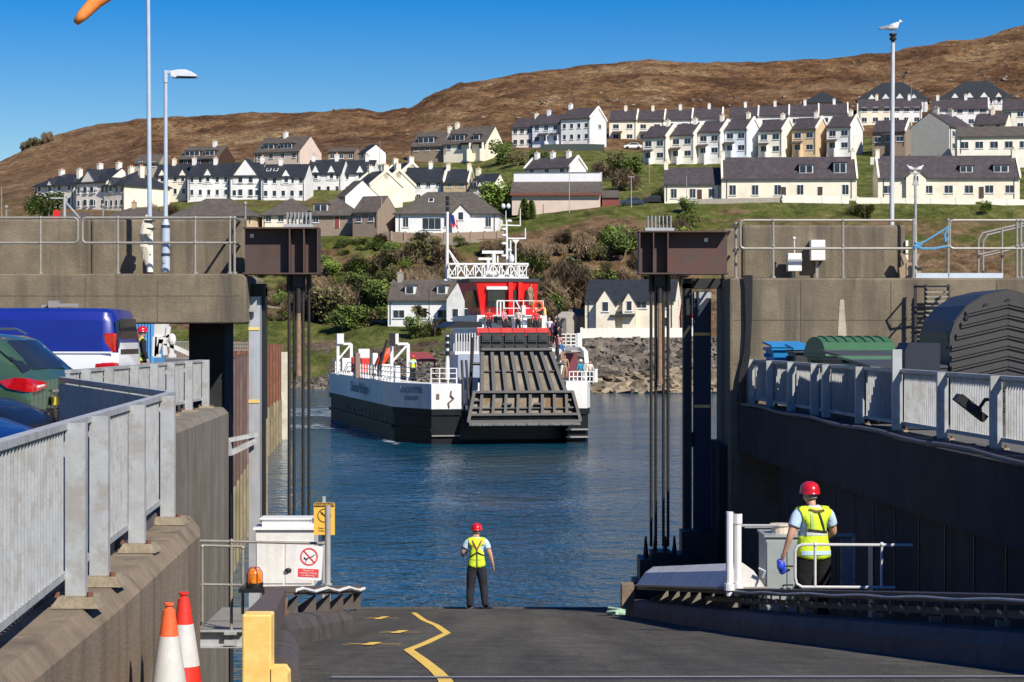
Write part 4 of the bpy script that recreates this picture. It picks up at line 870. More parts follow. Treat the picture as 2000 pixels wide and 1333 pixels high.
# ---- left edge barrier with gussets and box beam
g = thing('edge_barrier', 'dark gusseted barrier with cable along its top on the left kerb of the ramp', 'barrier', (-2.3, 25, RZ(25)))
A_, B_ = Vector((-2.50, 23.6, 0)), Vector((-2.02, 27.4, 0))
def zb(y, h): return RZ(y) + h
b = MB(); b.beam((A_.x, A_.y, zb(A_.y, .545)), (B_.x, B_.y, zb(B_.y, .545)), .34, .06); b.beam((A_.x, A_.y + .0, zb(A_.y, .50)), (B_.x, B_.y, zb(B_.y, .50)), .30, .04); b.build('top_plate', mat('brown_grey_steel', (.10, .085, .075), .7, var=.25, scale=6), g)
for t in (.06, .30, .50, .70, .86, .98):
    b = MB(); p = A_.lerp(B_, t); z0 = zb(p.y, .28); z1 = zb(p.y, .49); b.prism([(p.x - .16, p.y, z0), (p.x + .14, p.y, z0), (p.x + .14, p.y, z1)], (0, 0, 0), (0, .03, 0)); b.build('gusset_plate', mat('brown_grey_steel', (.1, .085, .075)), g)
b = MB(); b.tube([A_.lerp(B_, t) + Vector((.17, 0, zb(A_.lerp(B_, t).y, .535) + .018 * math.sin(t * 19))) for t in [i / 12 for i in range(13)]], .022, 6); b.build('cable', WHITE, g)
b = MB(); b.box((-1.98, 27.5, zb(27.5, .42)), (.12, .12, .3)); b.build('end_fitting', RUSTBR, g)
bb_ = MB(); bb_.prism([(-.09, 0, 0), (.09, 0, 0), (.09, 0, -.22), (-.09, 0, -.22)], (-1.565, 13.62, 5.565), (-2.60, 24.4, 4.47)); tag(bb_.build('box_beam', mat('brown_box_beam', (.105, .078, .066), .7, var=.2, scale=4)), 'dark brown box beam running back from the yellow post', 'beam')
g = thing('end_post', 'yellow end post with stepped foot at the near end of the brown box beam', 'post', (-1.55, 13.4, 4.7))
b = MB(); b.bb((-1.655, 13.42, 4.7), (-1.475, 13.6, 5.575)); b.build('post', YEL, g, bevel=.012)
b = MB(); b.prism([(-1.475, 13.41, 4.7), (-1.475, 13.41, 5.245), (-1.40, 13.41, 5.245), (-1.375, 13.41, 5.21), (-1.36, 13.41, 4.7)], (0, 0, 0), (0, .2, 0)); b.build('foot', YEL, g)
b = MB()
b.tube([(-2.38, 23.0, 4.50), (-2.36, 22.6, 4.40), (-2.30, 22.0, 4.33), (-2.22, 21.4, 4.34)], .03, 6); b.box((-2.36, 22.5, 4.34), (.12, .12, .2)); b.tube([(-2.22, 21.4, 4.34), (-2.2, 20.9, 4.36)], .02, 6)
tag(b.build('chain_fastening', mat('rusty_chain', (.28, .17, .10), .7, .4, var=.5, scale=20)), 'rusty chain fastening hanging between box beam and kerb', 'chain')

# ---- left quay ground and walls
b = MB()
b.prism([(-80, -12, 0), (-3.0, -12, 0), (-2.8, 6, 0), (-3.4, 22, 0), (-5.5, 30, 0), (-5.65, 41.4, 0), (-7.5, 46, 0), (-12.2, 90, 0), (-16.2, 151, 0), (-120, 151, 0)], (0, 0, 5.0), (0, 0, 5.62))
tag(b.build('quay_ground', GRND), kind='structure')
b = MB(); ribbon(b, [(-2.5, 5, 0), (-2.63, 11.8, 0), (-2.72, 15.2, 0), (-2.96, 20.8, 0), (-3.08, 21.6, 0), (-3.45, 22.0, 0)], [(0, -1.5), (0, 5.38), (-.10, 5.50), (-.62, 5.50), (-.62, -1.5)])
tag(b.build('quay_wall', mat('near_wall_concrete', (.225, .175, .12), .92, var=.2, scale=1.6, col2=(.10, .078, .055), streak=.8, bump=.7, bscale=30)), 'brown concrete quay wall with sloped edge under the near left railing', 'wall')
b = MB(); ribbon(b, [(-4.55, 19, 0), (-4.8, 27, 0), (-5.33, 41.2, 0), (-5.45, 41.6, 0)], [(0, -1.5), (0, 5.80), (-.10, 5.90), (-.75, 5.90), (-.75, -1.5)])
tag(b.build('quay_wall', CONCD), 'streaked grey quay wall rising from the water under the far left railing', 'wall')

# railing builder
PW = .132; FIN = .062
def railing(label, line_pts, posts, ztop, zbase, side=1, bar=True, dbl=(), post_h=None, plinth=True, bars_m=GALV, sp=.115, h0=.16):
    """line_pts: polyline (x, y); posts: list of y; posts stand on the water side of the panels (side +1: right)"""
    xs = [p[0] for p in line_pts]; ys_ = [p[1] for p in line_pts]
    fx = lambda y: float(np.interp(y, ys_, xs)) if ys_[0] < ys_[-1] else float(np.interp(y, ys_[::-1], xs[::-1]))
    y0, y1 = ys_[0], ys_[-1]
    g = thing('railing', label, 'railing', (fx((y0 + y1) / 2) , (y0 + y1) / 2, zbase))
    for y in posts:
        x = fx(y) + side * .09; b = MB(); zt = ztop + (post_h or {}).get(y, 0)
        b.bb((x - PW / 2, y - .012, zbase), (x + PW / 2, y, zt)); b.bb((x - PW / 2, y, zbase), (x - PW / 2 + .01, y + .075, zt)); b.bb((x + PW / 2 - .01, y, zbase), (x + PW / 2, y + .075, zt))
        b.build('post', GALV, g)
        if plinth:
            b = MB(); b.box((x + .02, y + .02, zbase - .03), (.32, .32, .07), 0, 0, None, .72); b.build('mortar_pad', mat('mortar', (.25, .205, .14), .95, var=.25, scale=12, bump=.8, bscale=30), g)
            b = MB()
            for q in (-.11, .11): b.cyl((x + q, y - .07, zbase), (x + q, y - .07, zbase + .035), .022, n=7)
            b.build('bolt', mat('rusty_bolt', (.16, .07, .04), .8), g)
    b = MB(); pts = [Vector((x, y, ztop - .02)) for x, y in line_pts]
    for a, c in zip(pts, pts[1:]): b.beam(a, c, .085, .045)
    b.build('handrail', GALV, g)
    b = MB()
    for a, c in zip(pts, pts[1:]): b.beam(a - Vector((0, 0, ztop - zbase - h0)), c - Vector((0, 0, ztop - zbase - h0)), .055, .05); b.beam(a - Vector((0, 0, .035)), c - Vector((0, 0, .035)), .03, .03)
    b.build('bottom_rail', GALV, g)
    if bar:
        L_ = sum((c - a).length for a, c in zip(pts, pts[1:])); k = int(L_ / sp); b = MB(); z0 = zbase + h0; z1 = ztop - .05
        for i in range(k + 1):
            s_ = i / k * L_; 
            for a, c in zip(pts, pts[1:]):
                l_ = (c - a).length
                if s_ <= l_ + 1e-6: p = a.lerp(c, min(1, s_ / l_)); t = (c - a).normalized(); break
                s_ -= l_
            if any(abs(p.y - q) < .11 for q in posts): continue
            b.beam((p.x, p.y, z0), (p.x, p.y, z1), FIN, .012, up=(t.x, t.y, 0))
        o = b.build('infill_bars', bars_m, g); tag(o, kind='stuff') if k > 100 else None
    return g
railing('near left galvanised railing on the brown quay wall', [(-2.42, 5.5), (-2.76, 11.4), (-2.96, 14.4), (-3.33, 20.6), (-3.42, 22.0)], [9.9, 14.4, 15.6, 18.0, 20.6], 6.71, 5.57, sp=.125)
railing('short shaded railing linking the near and far left railings', [(-3.45, 22.1), (-6.05, 29.4)], [], 6.71, 5.62, bar=False)
# shaded close bar panel of the linking railing
b = MB(); a, c = Vector((-3.45, 22.1, 0)), Vector((-6.05, 29.4, 0)); t = (c - a).normalized(); k = 64
for i in range(k):
    p = a.lerp(c, (i + .5) / k); b.beam((p.x, p.y, 5.76), (p.x, p.y, 6.62), .075, .012, up=(t.x, t.y, 0))
lk = [o for o in bpy.data.objects if o.get('label', '').startswith('short shaded')][0]; b.build('infill_bars', GALV, lk)
railing('far left galvanised railing on the streaked grey quay wall', [(-5.98, 29.5), (-5.82, 41.0)], [30.2, 31.8, 33.8, 35.5, 37.1, 39.0, 40.95], 6.80, 5.93, sp=.09)
rl = [42.45, 40.5, 38.5, 36.5, 35.6, 33.2, 30.9, 28.5, 26.1, 24.0, 22.0, 19.5]
railing('right galvanised railing along the top of the dark quay wall', [(7.665 - .0693 * 19 , 19), (7.665 - .0693 * 42.5, 42.5)], rl, 6.79, 5.93, side=-1, post_h={30.9: .28}, sp=.11, h0=.12)

# ---- right quay wall
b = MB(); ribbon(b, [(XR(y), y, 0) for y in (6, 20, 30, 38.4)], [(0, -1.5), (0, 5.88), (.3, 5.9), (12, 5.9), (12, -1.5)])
tag(b.build('quay_wall', mat('shade_dark_weathered_concrete', (.022, .022, .022), .92, var=.5, scale=1.2, col2=(.012, .012, .013), streak=.9, bump=.5, bscale=15)), 'tall weathered quay wall, darkened with painted shade, to the right of the ramp', 'wall')  # shade on the wall is put into this near-black concrete colour
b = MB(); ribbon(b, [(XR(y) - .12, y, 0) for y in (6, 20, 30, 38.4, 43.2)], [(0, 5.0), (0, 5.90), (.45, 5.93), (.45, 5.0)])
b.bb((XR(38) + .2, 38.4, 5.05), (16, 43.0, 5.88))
tag(b.build('quay_slab', mat('shade_dark_weathered_concrete', (.13, .125, .12))), 'overhanging concrete edge slab along the top of the right quay wall', 'slab')
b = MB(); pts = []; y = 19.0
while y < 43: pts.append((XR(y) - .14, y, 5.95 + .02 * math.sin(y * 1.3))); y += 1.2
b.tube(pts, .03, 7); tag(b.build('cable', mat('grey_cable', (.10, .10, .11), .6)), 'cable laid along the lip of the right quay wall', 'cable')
b = MB(); b.bb((4.05, 42.9, -1.5), (5.05, 45.4, 5.1)); tag(b.build('pier', mat('shade_dark_weathered_concrete', (.13, .125, .12))), 'square concrete pier standing in the shade under the right gantry', 'pier')  # pier's shade is part of its concrete colour
b = MB()
for i in range(14):
    y = 20 + i * 1.35; b.bb((XR(y) - .012, y, -1), (XR(y) + .01, y + .03, 5.0))
tag(b.build('wall_joints', BLK), kind='structure')
b = MB(); b.prism([(4.7, 19, 0), (30, 19, 0), (30, 60, 0), (4.7, 46, 0)], (0, 0, 5.0), (0, 0, 5.90)); 
b = MB(); b.bb((6.0, -12, 5.2), (60, 60, 5.905)); 
# quay ground behind the wall (kept off the wall itself)
b = MB(); b.prism([(6.9, -12, 0), (60, -12, 0), (60, 42.5, 0), (5.0, 42.5, 0), (5.2, 38, 0), (6.1, 20, 0)], (0, 0, 5.3), (0, 0, 5.915)); tag(b.build('quay_ground', GRND), kind='structure')
# ---- right gantry wall, slab and parapet
g = thing('gantry_wall', 'tall grey concrete gantry wall on the right with vertical stains', 'wall', (8, 42.5, 5.9))
b = MB(); b.bb((4.22, 42.5, 2.0), (30, 45.2, 8.37)); b.build('wall', CONC, g, bevel=.04)
b = MB()
for x0, z0, z1, w_ in ((6.28, 6.6, 7.95, .16),): b.prism([(x0, 42.49, z0), (x0 + w_ * 1.6, 42.49, z0), (x0 + w_, 42.49, z1), (x0 + w_ * .5, 42.49, z1)], (0, 0, 0), (0, .012, 0))
b.build('lime_stain', mat('lime_stain', (.42, .38, .28), .9, var=.2, scale=6), g)
for zz in (7.55, 6.7):
    b = MB(); b.bb((4.3, 42.494, zz), (16, 42.5, zz + .008)); b.build('shutter_joint', mat('dark_joint', (.10, .085, .06), .95), g)  # thin dark formwork seam lines
for xx in (5.6, 7.35, 9.4, 11.5):
    b = MB(); b.bb((xx, 42.493, 5.9), (xx + .009, 42.5, 8.3)); b.build('shutter_joint', mat('dark_joint', (.10, .085, .06)), g)
b = MB(); b.bb((4.24, 44.0, 8.37), (4.62, 44.4, 9.40)); b.bb((4.62, 43.96, 8.37), (7.9, 44.4, 9.47)); tag(b.build('parapet_wall', CONC, bevel=.05), 'concrete parapet wall with white boxes on the right gantry', 'wall')
# ---- left gantry slab and parapet
b = MB(); b.prism([(-40, 42.6, 7.49), (-5.20, 42.6, 7.49), (-5.18, 42.6, 7.52), (-5.18, 42.6, 8.38), (-5.26, 42.6, 8.455), (-40, 42.6, 8.455)], (0, 0, 0), (0, 3.2, 0)); tag(b.build('gantry_slab', CONC, bevel=.03), 'long stained concrete slab beam of the left gantry over the van', 'beam')
gs = bpy.data.objects['gantry_slab']
for xx in (-6.9, -8.3, -10.2, -12.1):
    b = MB(); b.bb((xx, 42.594, 7.52), (xx + .010, 42.6, 8.38)); b.build('shutter_joint', mat('dark_joint', (.10, .085, .06)), gs)
b = MB(); b.bb((-14, 42.595, 8.02), (-5.3, 42.6, 8.028)); b.build('shutter_joint', mat('dark_joint', (.10, .085, .06)), gs)
b = MB(); b.bb((-40, 43.9, 8.455), (-8.45, 44.3, 9.58)); b.bb((-8.44, 43.93, 8.455), (-5.62, 44.3, 9.58)); b.bb((-5.615, 43.86, 8.455), (-5.36, 44.3, 9.60)); tag(b.build('parapet_wall', CONC, bevel=.04), 'long concrete parapet wall behind flagpole and lamp post on the left gantry', 'wall')
b = MB(); b.bb((-6.52, 44.2, -1.5), (-5.8, 45.6, 7.49)); tag(b.build('pier', mat('shade_dark_weathered_concrete', (.034, .034, .034))), 'concrete pier in shadow beneath the left gantry slab', 'pier')  # near-black colour stands in for the shade under the slab

# ---- tube handrails on the gantries
def tube_rail(label, loops, posts, Y, r=.026, extra=None, parent_name='handrail'):
    g = thing('handrail', label, 'handrail', (loops[0][0][0], Y, loops[0][0][2] - 1))
    for lp in loops:
        b = MB(); b.tube(lp, r, 8); b.build('rail', GALV2, g)
    for x, z0, z1, y in posts:
        b = MB(); b.cyl((x, y, z0), (x, y, z1), r, n=8); b.cyl((x, y, z0), (x, y, z0 + .04), r * 2, n=8); b.ball((x, y, z1), r * 1.5, 8, 5); b.ball((x, y, (z0 + z1) / 2 + .06), r * 1.5, 8, 5); b.build('post', GALV2, g)
    return g
Y = 42.75; X = lambda px, Y=42.75: (px - CX) * Y / F; zt, zm = 9.55, 9.06
def rloop(x0, x1, zt, zm, y, l=True, r_=True, c=.07):
    """rounded rectangle of tube: top and middle rails joined at the closed ends"""
    P = []
    if l: P += [(x0 + c, y, zm), (x0 + .02, y, zm + .02), (x0, y, zm + c), (x0, y, zt - c), (x0 + .02, y, zt - .02), (x0 + c, y, zt)]
    else: P += [(x0, y, zt)]
    if r_: P += [(x1 - c, y, zt), (x1 - .02, y, zt - .02), (x1, y, zt - c), (x1, y, zm + c), (x1 - .02, y, zm + .02), (x1 - c, y, zm)]
    else: P += [(x1, y, zt)]
    P2 = P[:] if (l and r_) else P
    return [P2, [(x0 + (c if l else 0), y, zm), (x1 - (c if r_ else 0), y, zm)]]
tube_rail('tubular handrail at the far left of the left gantry, ending in a rounded loop', rloop(-13, X(152), zt, zm, Y, False, True), [(X(79), 8.455, zt, Y), (X(-60), 8.455, zt, Y)], Y)
tube_rail('tubular handrail in front of flagpole and lamp post on the left gantry', rloop(X(161), X(455), zt, zm, Y, True, False) + [[(X(455), Y, zt), (X(455), 43.9, zt)], [(X(455), Y, zm), (X(455), 43.9, zm)]],
          [(X(230), 8.455, zt, Y), (X(381), 8.455, zt, Y), (X(449), 8.455, zt, Y), (X(458), 8.455, zt, Y)], Y)
zt, zm = 9.50, 8.95
tube_rail('tubular handrail in front of the white boxes on the right gantry', rloop(X(1446), X(1786), zt, zm, Y) + [[(X(1446), Y, zt - .05), (X(1446) - .02, 43.9, zt - .05)], [(X(1446), Y, zm), (X(1446) - .02, 43.9, zm)]],
          [(X(1440), 8.37, zt - .05, Y + .3), (X(1510), 8.37, zt, Y), (X(1646), 8.37, zt, Y)] + [(X(1784), 8.37, zt, Y)], Y)
tube_rail('tubular handrail at the right edge beyond the blue rope', rloop(X(1855), 12, zt, zm, Y, True, False), [(X(1852), 8.37, zt, Y), (X(1986), 8.37, zt, Y), (X(1994), 8.37, zt, Y)], Y)
g = thing('stair_rail', 'pair of sloping stair handrails at the far right of the right gantry', 'handrail', (X(1915), 44, 8.37))
for dy, x0 in ((0, 1911), (.9, 1920)):
    b = MB(); y = 43.4 + dy; b.tube([(X(x0, y), y, 8.37), (X(x0, y), y, 9.15), (X(x0 + 8, y), y, 9.28), (X(2060, y), y, 9.62)], .024, 7); b.tube([(X(x0, y), y, 8.85), (X(2060, y), y, 9.2)], .02, 7); b.cyl((X(1957, y), y, 8.37), (X(1957, y), y, 9.4), .024, n=7); b.build('rail', GALV2, g)
b = MB(); P = [at(1785, 482, Y - .03), at(1810, 470, Y - .03), at(1835, 455, Y - .03), at(1853, 443, Y - .03)]; b.tube(P, .018, 6); b.tube([at(1785, 480, Y - .03), at(1800, 486, Y - .03), at(1826, 486, Y - .03), at(1852, 481, Y - .03)], .022, 6); b.tube([at(1853, 443, Y - .03), at(1845, 460, Y - .03), at(1847, 472, Y - .03), at(1853, 462, Y - .03)], .02, 6); b.tube([at(1786, 486, Y - .03), at(1800, 478, Y - .03), at(1787, 474, Y - .03)], .02, 6)
tag(b.build('blue_rope', mat('blue_rope', (.10, .33, .55), .8, var=.3, scale=40)), 'light blue rope tied across the gap in the right handrail', 'rope')
b = MB(); b.bb((X(1788), 42.7, 8.372), (X(1851), 42.76, 8.47)); b.bb((X(1853), 42.7, 8.372), (X(1958), 42.76, 8.47)); tag(b.build('toe_board', mat('pale_blue_board', (.5, .58, .66), .5)), 'pale toe boards on the right gantry below the blue rope', 'board')
b = MB()
for sx in (-1, 1): b.prism([(sx * .03, 0, 0), (sx * .20, 0, 0), (sx * .22, 0, .22), (sx * .12, 0, .30), (sx * .20, 0, .52), (sx * .11, 0, .50), (sx * .03, 0, .33)], (7.93, 43.6, 8.37), (7.93, 43.75, 8.37))
b.bb((7.85, 43.58, 8.37), (8.01, 43.77, 8.70)); tag(b.build('mooring_cleat', mat('pale_brown_metal', (.32, .24, .15), .8)), 'brown horned mooring cleat on the right gantry under the blue rope', 'cleat')

# ---- brown steel lifting beams, hangers, guide columns
def lifting(sgn, X0, X1, lab, ropes, zr, ztop, zbot, rodz, combx):
    """sgn -1 left gantry, +1 right gantry; X0 inner (free) end, X1 wall end"""
    a, c = min(X0, X1), max(X0, X1); y0, y1 = 42.75, 43.35; ym = (y0 + y1) / 2
    g = thing('lifting_beam', lab + ' gantry brown steel cantilever beam with stiffener ribs', 'beam', ((a + c) / 2, ym, zbot))
    b = MB(); b.bb((a, ym - .02, zbot + .03), (c, ym + .02, ztop - .03)); b.build('web', RUSTBR, g)
    b = MB(); b.bb((a - .02, y0, ztop - .03), (c, y1, ztop)); b.build('top_flange', RUSTBR, g)
    b = MB(); b.bb((a - .02, y0, zbot), (c, y1, zbot + .03)); b.build('bottom_flange', RUSTBR, g)
    for x in (X0 + sgn * .01, X0 + sgn * .28, X0 + sgn * .56):
        b = MB(); b.bb((x - .012, y0 + .01, zbot + .03), (x + .012, y1 - .01, ztop - .03)); b.build('rib', RUSTBR, g)
    for i in range(7):
        b = MB(); x = combx + i * .075 * 1.0; b.bb((x - .008, ym - .14, ztop + .06), (x + .008, ym + .14, ztop + .30)); b.build('top_plate_fin', GALV, g)
    b = MB(); b.bb((combx - .06, ym - .2, ztop), (combx + .51, ym + .2, ztop + .06)); b.build('fin_base', GALV, g)
    for x in ropes:
        b = MB(); b.cyl((x, ym + .05, zr), (x, ym + .05, zbot - .02), .03, n=8); b.cyl((x, ym + .05, zbot - .35), (x, ym + .05, zbot), .05, n=8)
        tag(b.build('lifting_rod', ROPE), 'dark lifting rod hanging from the %s brown beam, %s' % (lab, ['nearest the ramp centre', 'second out from the ramp centre', 'third out from the ramp centre', 'closest to the guide column'][ropes.index(x)]), 'rod')
    mx = sum(ropes) / 4 + .0; b = MB(); b.bb((mx - .1, ym - .08, zbot - .24), (mx + .1, ym + .12, zbot)); b.cyl((mx, ym, rodz[0]), (mx, ym, zbot), .055, n=10)
    o = tag(b.build('hydraulic_ram', DKST), 'hydraulic cylinder hanging under the %s brown beam with a rusty rod end' % lab, 'hydraulic ram')
    b = MB(); b.cyl((mx + .0, ym, rodz[1]), (mx, ym, rodz[0]), .05, .045, 9); b.cyl((mx, ym, rodz[1] - .05), (mx, ym, rodz[1] + .05), .06, n=9); b.build('rod', mat('rusty_rod', (.30, .20, .13), .7, .3, var=.3, scale=10), o)
ym = 43.05; XX = lambda px: (px - CX) * ym / F
lifting(-1, XX(624), XX(479), 'left', [XX(603), XX(591.5), XX(574), XX(564)], 3.45, 9.37, 8.45, (7.7, 6.5), XX(562))
lifting(1, XX(1247), XX(1420), 'right', [XX(1272), XX(1281), XX(1296), XX(1305)], 3.1, 9.30, 8.45, (7.9, 6.35), XX(1265))
# left guide column
g = thing('guide_column', 'pale galvanised guide column with yellow bands left of the ramp', 'column', (XX(495), 43.6, -1))
b = MB(); b.bb((XX(483), 43.3, -1), (XX(506), 43.34, 8.02)); b.bb((XX(505), 43.30, -1), (XX(507), 43.6, 8.02)); b.build('face_plate', mat('column_galvanised', (.45, .49, .54), .5, .2, var=.12, scale=2, col2=(.36, .30, .22), streak=.5), g)
b = MB(); b.bb((XX(482.5), 43.285, 7.36), (XX(504), 43.3, 7.41)); b.bb((XX(482.5), 43.285, 5.92), (XX(504), 43.3, 5.98)); b.build('yellow_band', YEL, g)
b = MB(); b.bb((XX(507.5), 43.4, -1), (XX(514), 43.8, 8.2)); b.bb((XX(483), 43.45, 8.03), (XX(514), 43.8, 8.28)); b.build('backing_column', BLK, g)
b = MB(); b.prism([(XX(478), 43.1, 7.72), (XX(478), 43.1, 7.98), (XX(482), 43.1, 7.98), (XX(482), 43.1, 7.72)], (0, 0, 0), (0, .3, 0)); b.prism([(XX(480), 43.15, 7.72), (XX(500), 43.15, 7.72), (XX(500), 43.15, 7.95)], (0, 0, 0), (0, .05, 0)); b.build('bracket', GALV, g)
b = MB(); b.beam((XX(447), 42.9, 5.2), (XX(500), 43.2, 5.3), .1, .08); b.beam((XX(447), 42.9, 5.2), (XX(452), 42.9, 4.9), .1, .1); b.beam((XX(452), 42.9, 4.95), (XX(498), 43.2, 5.18), .08, .1); b.build('side_bracket', GALV, g)
b = MB(); b.cyl((XX(516), 43.5, -1), (XX(516), 43.5, 5.6), .02, n=6); b.build('side_pipe', CONCL, g)
# right guide columns
g = thing('guide_column', 'dark blue shaded guide column with yellow bands beside the right gantry wall', 'column', (XX(1378), 44, -1))
SHADEC = mat('shaded_column_steel', (.022, .03, .055), .6, .1, var=.12, scale=2)  # blue-black of the shaded side put into the steel colour
b = MB(); b.bb((3.66, 44.0, -1), (4.0, 44.3, 8.1)); b.build('column', SHADEC, g)
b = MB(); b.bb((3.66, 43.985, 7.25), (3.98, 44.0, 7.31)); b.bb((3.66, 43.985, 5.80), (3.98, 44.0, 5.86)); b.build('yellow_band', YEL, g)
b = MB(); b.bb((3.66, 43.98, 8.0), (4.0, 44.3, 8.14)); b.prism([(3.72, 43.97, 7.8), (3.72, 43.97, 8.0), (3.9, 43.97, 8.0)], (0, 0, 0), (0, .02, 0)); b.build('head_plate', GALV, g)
g = thing('guide_column', 'slim black guide column between lifting rods and blue guide column', 'column', (3.5, 44, -1))
b = MB(); b.bb((3.45, 44.1, -1), (3.62, 44.4, 8.3)); b.bb((3.45, 44.1, 8.2), (4.3, 44.5, 8.4)); b.build('column', DKST, g)
b = MB(); b.bb((3.62, 44.2, 5.0), (3.7, 44.3, 5.3)); b.build('tie_plate', DKST, g)
# winch machinery at the foot of the right rods
g = thing('lifting_machinery', 'black lifting machinery at the foot of the right lifting rods', 'machinery', (3, 42.6, 2))
b = MB()
for a in ((2.47, 42.3, 1.7, 3.5, 43.3, 2.92), (2.7, 42.4, 2.7, 3.1, 43.2, 3.05), (2.35, 42.2, 1.9, 2.5, 43.2, 2.5), (3.05, 42.5, 2.3, 3.5, 43.3, 3.0)): b.bb(a[:3], a[3:])
b.build('frame', BLK, g)
for x in (2.62, 2.80, 3.0, 3.18):
    b = MB(); b.cyl((x, 42.9, 2.9), (x, 42.9, 3.32), .06, .02, 8); b.build('rod_anchor', BLK, g)
b = MB(); b.bb((3.32, 42.8, 2.55), (4.05, 43.5, 3.42)); b.bb((3.35, 42.9, 1.7), (3.75, 43.4, 2.55)); b.build('motor_housing', BLK, g)
# white tank cover along the right girder
g = thing('locker', 'long low white locker with sloping sides on the right girder', 'locker', (2.6, 32, 3))
rings = []
for y, x in ((27.2, 2.86), (36.6, 2.36)):
    z = RZ(y) + .56; rings.append([(x - .28, y, z), (x - .14, y, z + .2), (x, y, z + .30), (x + .14, y, z + .2), (x + .28, y, z)])
b = MB(); b.loft(rings); b.build('lid', WHITED, g)
b = MB(); b.beam((2.86, 27.15, RZ(27.2) + .55), (2.36, 36.7, RZ(36.7) + .55), .62, .03); b.build('rim', GALV2, g)
b = MB(); b.tube([(3.1, 27.1, RZ(27) + .66), (3.13, 27.1, RZ(27) + .74), (3.05, 27.1, RZ(27) + .78)], .015, 6); b.build('handle', GALV, g)
for x, zt_, lb in ((1425, 1000, 'left'), (1441, 1004, 'right')):
    p = at(x, zt_, 27.0); b = MB(); b.cyl((p.x, 27, RZ(27) + .45), p, .045, n=12); b.cyl((p.x, 27, RZ(27) + .52), (p.x, 27, RZ(27) + .6), .07, n=12)
    if lb == 'right': b.cyl((p.x, 27, p.z - .12), (p.x, 27, p.z), .055, n=12)
    tag(b.build('white_post', WHITE), 'plain white pole, %s one of the two beside the long white locker' % lb, 'post')
b = MB(); b.cyl((2.86, 27.3, 4.9 - .0), (3.3, 27.3, 4.9), .018, n=6); b.cyl((2.9, 27.3, 4.88), (3.25, 27.3, 4.88), .012, n=6); tag(b.build('pipe', GALV), 'short pale pipe between the right white pole and the grey cabinet', 'pipe')
# cabinets by the right-hand worker
CAB = mat('grey_cabinet_paint', (.30, .34, .34), .45, var=.1, scale=3, coat=.2)
g = thing('control_cabinet', 'grey control cabinet in front of the right worker, with a small box on its lid', 'cabinet', (3.5, 29.6, RZ(29.6)))
b = MB(); b.bb((3.38, 29.2, RZ(29) + .1), (3.98, 30.0, 4.58)); b.build('body', CAB, g, bevel=.015)
b = MB(); b.bb((3.36, 29.17, 4.58), (4.0, 30.03, 4.61)); b.build('lid', CAB, g)
b = MB(); b.bb((3.40, 29.185, 3.7), (3.62, 29.2, 4.52)); b.build('door', CAB, g)
b = MB(); b.bb((3.67, 29.185, 3.7), (3.95, 29.2, 4.52)); b.build('door', CAB, g)
b = MB()
for z in (3.95, 4.2): b.tube([(3.6, 29.15, z - .02), (3.62, 29.13, z), (3.74, 29.13, z)], .012, 6)
b.build('handle', DKST, g)
b = MB(); b.lathe((3.62, 29.5, 4.61), [(.13, 0), (.13, .1), (.15, .1), (.15, .125), (0.001, .13)], 14); b.bb((3.66, 29.4, 4.61), (3.82, 29.6, 4.73)); tag(b.build('tub', mat('pale_beige_plastic', (.6, .52, .42), .5)), 'small pale tub standing on the grey control cabinet', 'tub')
g = thing('panel_frame', 'open glazed door frame of a cabinet right of the yellow vested worker', 'frame', (4.5, 30.5, RZ(30)))
b = MB()
for x in (1619, 1668): p = at(x, 1044, 30.5); b.bb((p.x - .015, 30.48, 3.75), (p.x + .015, 30.52, p.z))
b.bb((at(1600, 1044, 30.5).x, 30.48, 4.47), (at(1668, 1044, 30.5).x, 30.52, 4.51)); b.build('frame', GALV, g)
b = MB(); b.bb((at(1645, 0, 30.5).x, 30.6, 3.75), (at(1667, 0, 30.5).x, 30.63, 4.42)); b.build('door_panel', CAB, g)
b = MB(); b.bb((at(1700, 0, 31).x, 30.8, RZ(31)), (at(1738, 0, 31).x, 31.2, 4.3)); tag(b.build('equipment_box', CAB), 'shaded grey equipment box against the right quay wall', 'box')
# white handrail in front of the worker
yh = 26.0; H_ = lambda px, py: at(px, py, yh)
g = thing('handrail', 'white tubular handrail standing in front of the right worker', 'handrail', (4.0, yh, RZ(yh)))
b = MB(); P = [H_(1783, 1065), H_(1567, 1064), H_(1557, 1068), H_(1553, 1078), H_(1553, 1130), H_(1556, 1141), H_(1566, 1147), H_(1748, 1148)]; b.tube(P, .018, 9); b.build('rail', mat('pale_tube', (.58, .58, .57), .45), g, smooth=True)
for x in (1592, 1722):
    b = MB(); b.cyl(H_(x, 1148), H_(x, 1062), .017, n=9); b.ball(H_(x, 1064), .03, 9, 6); b.build('post', mat('pale_tube', (.58, .58, .57)), g, smooth=True)
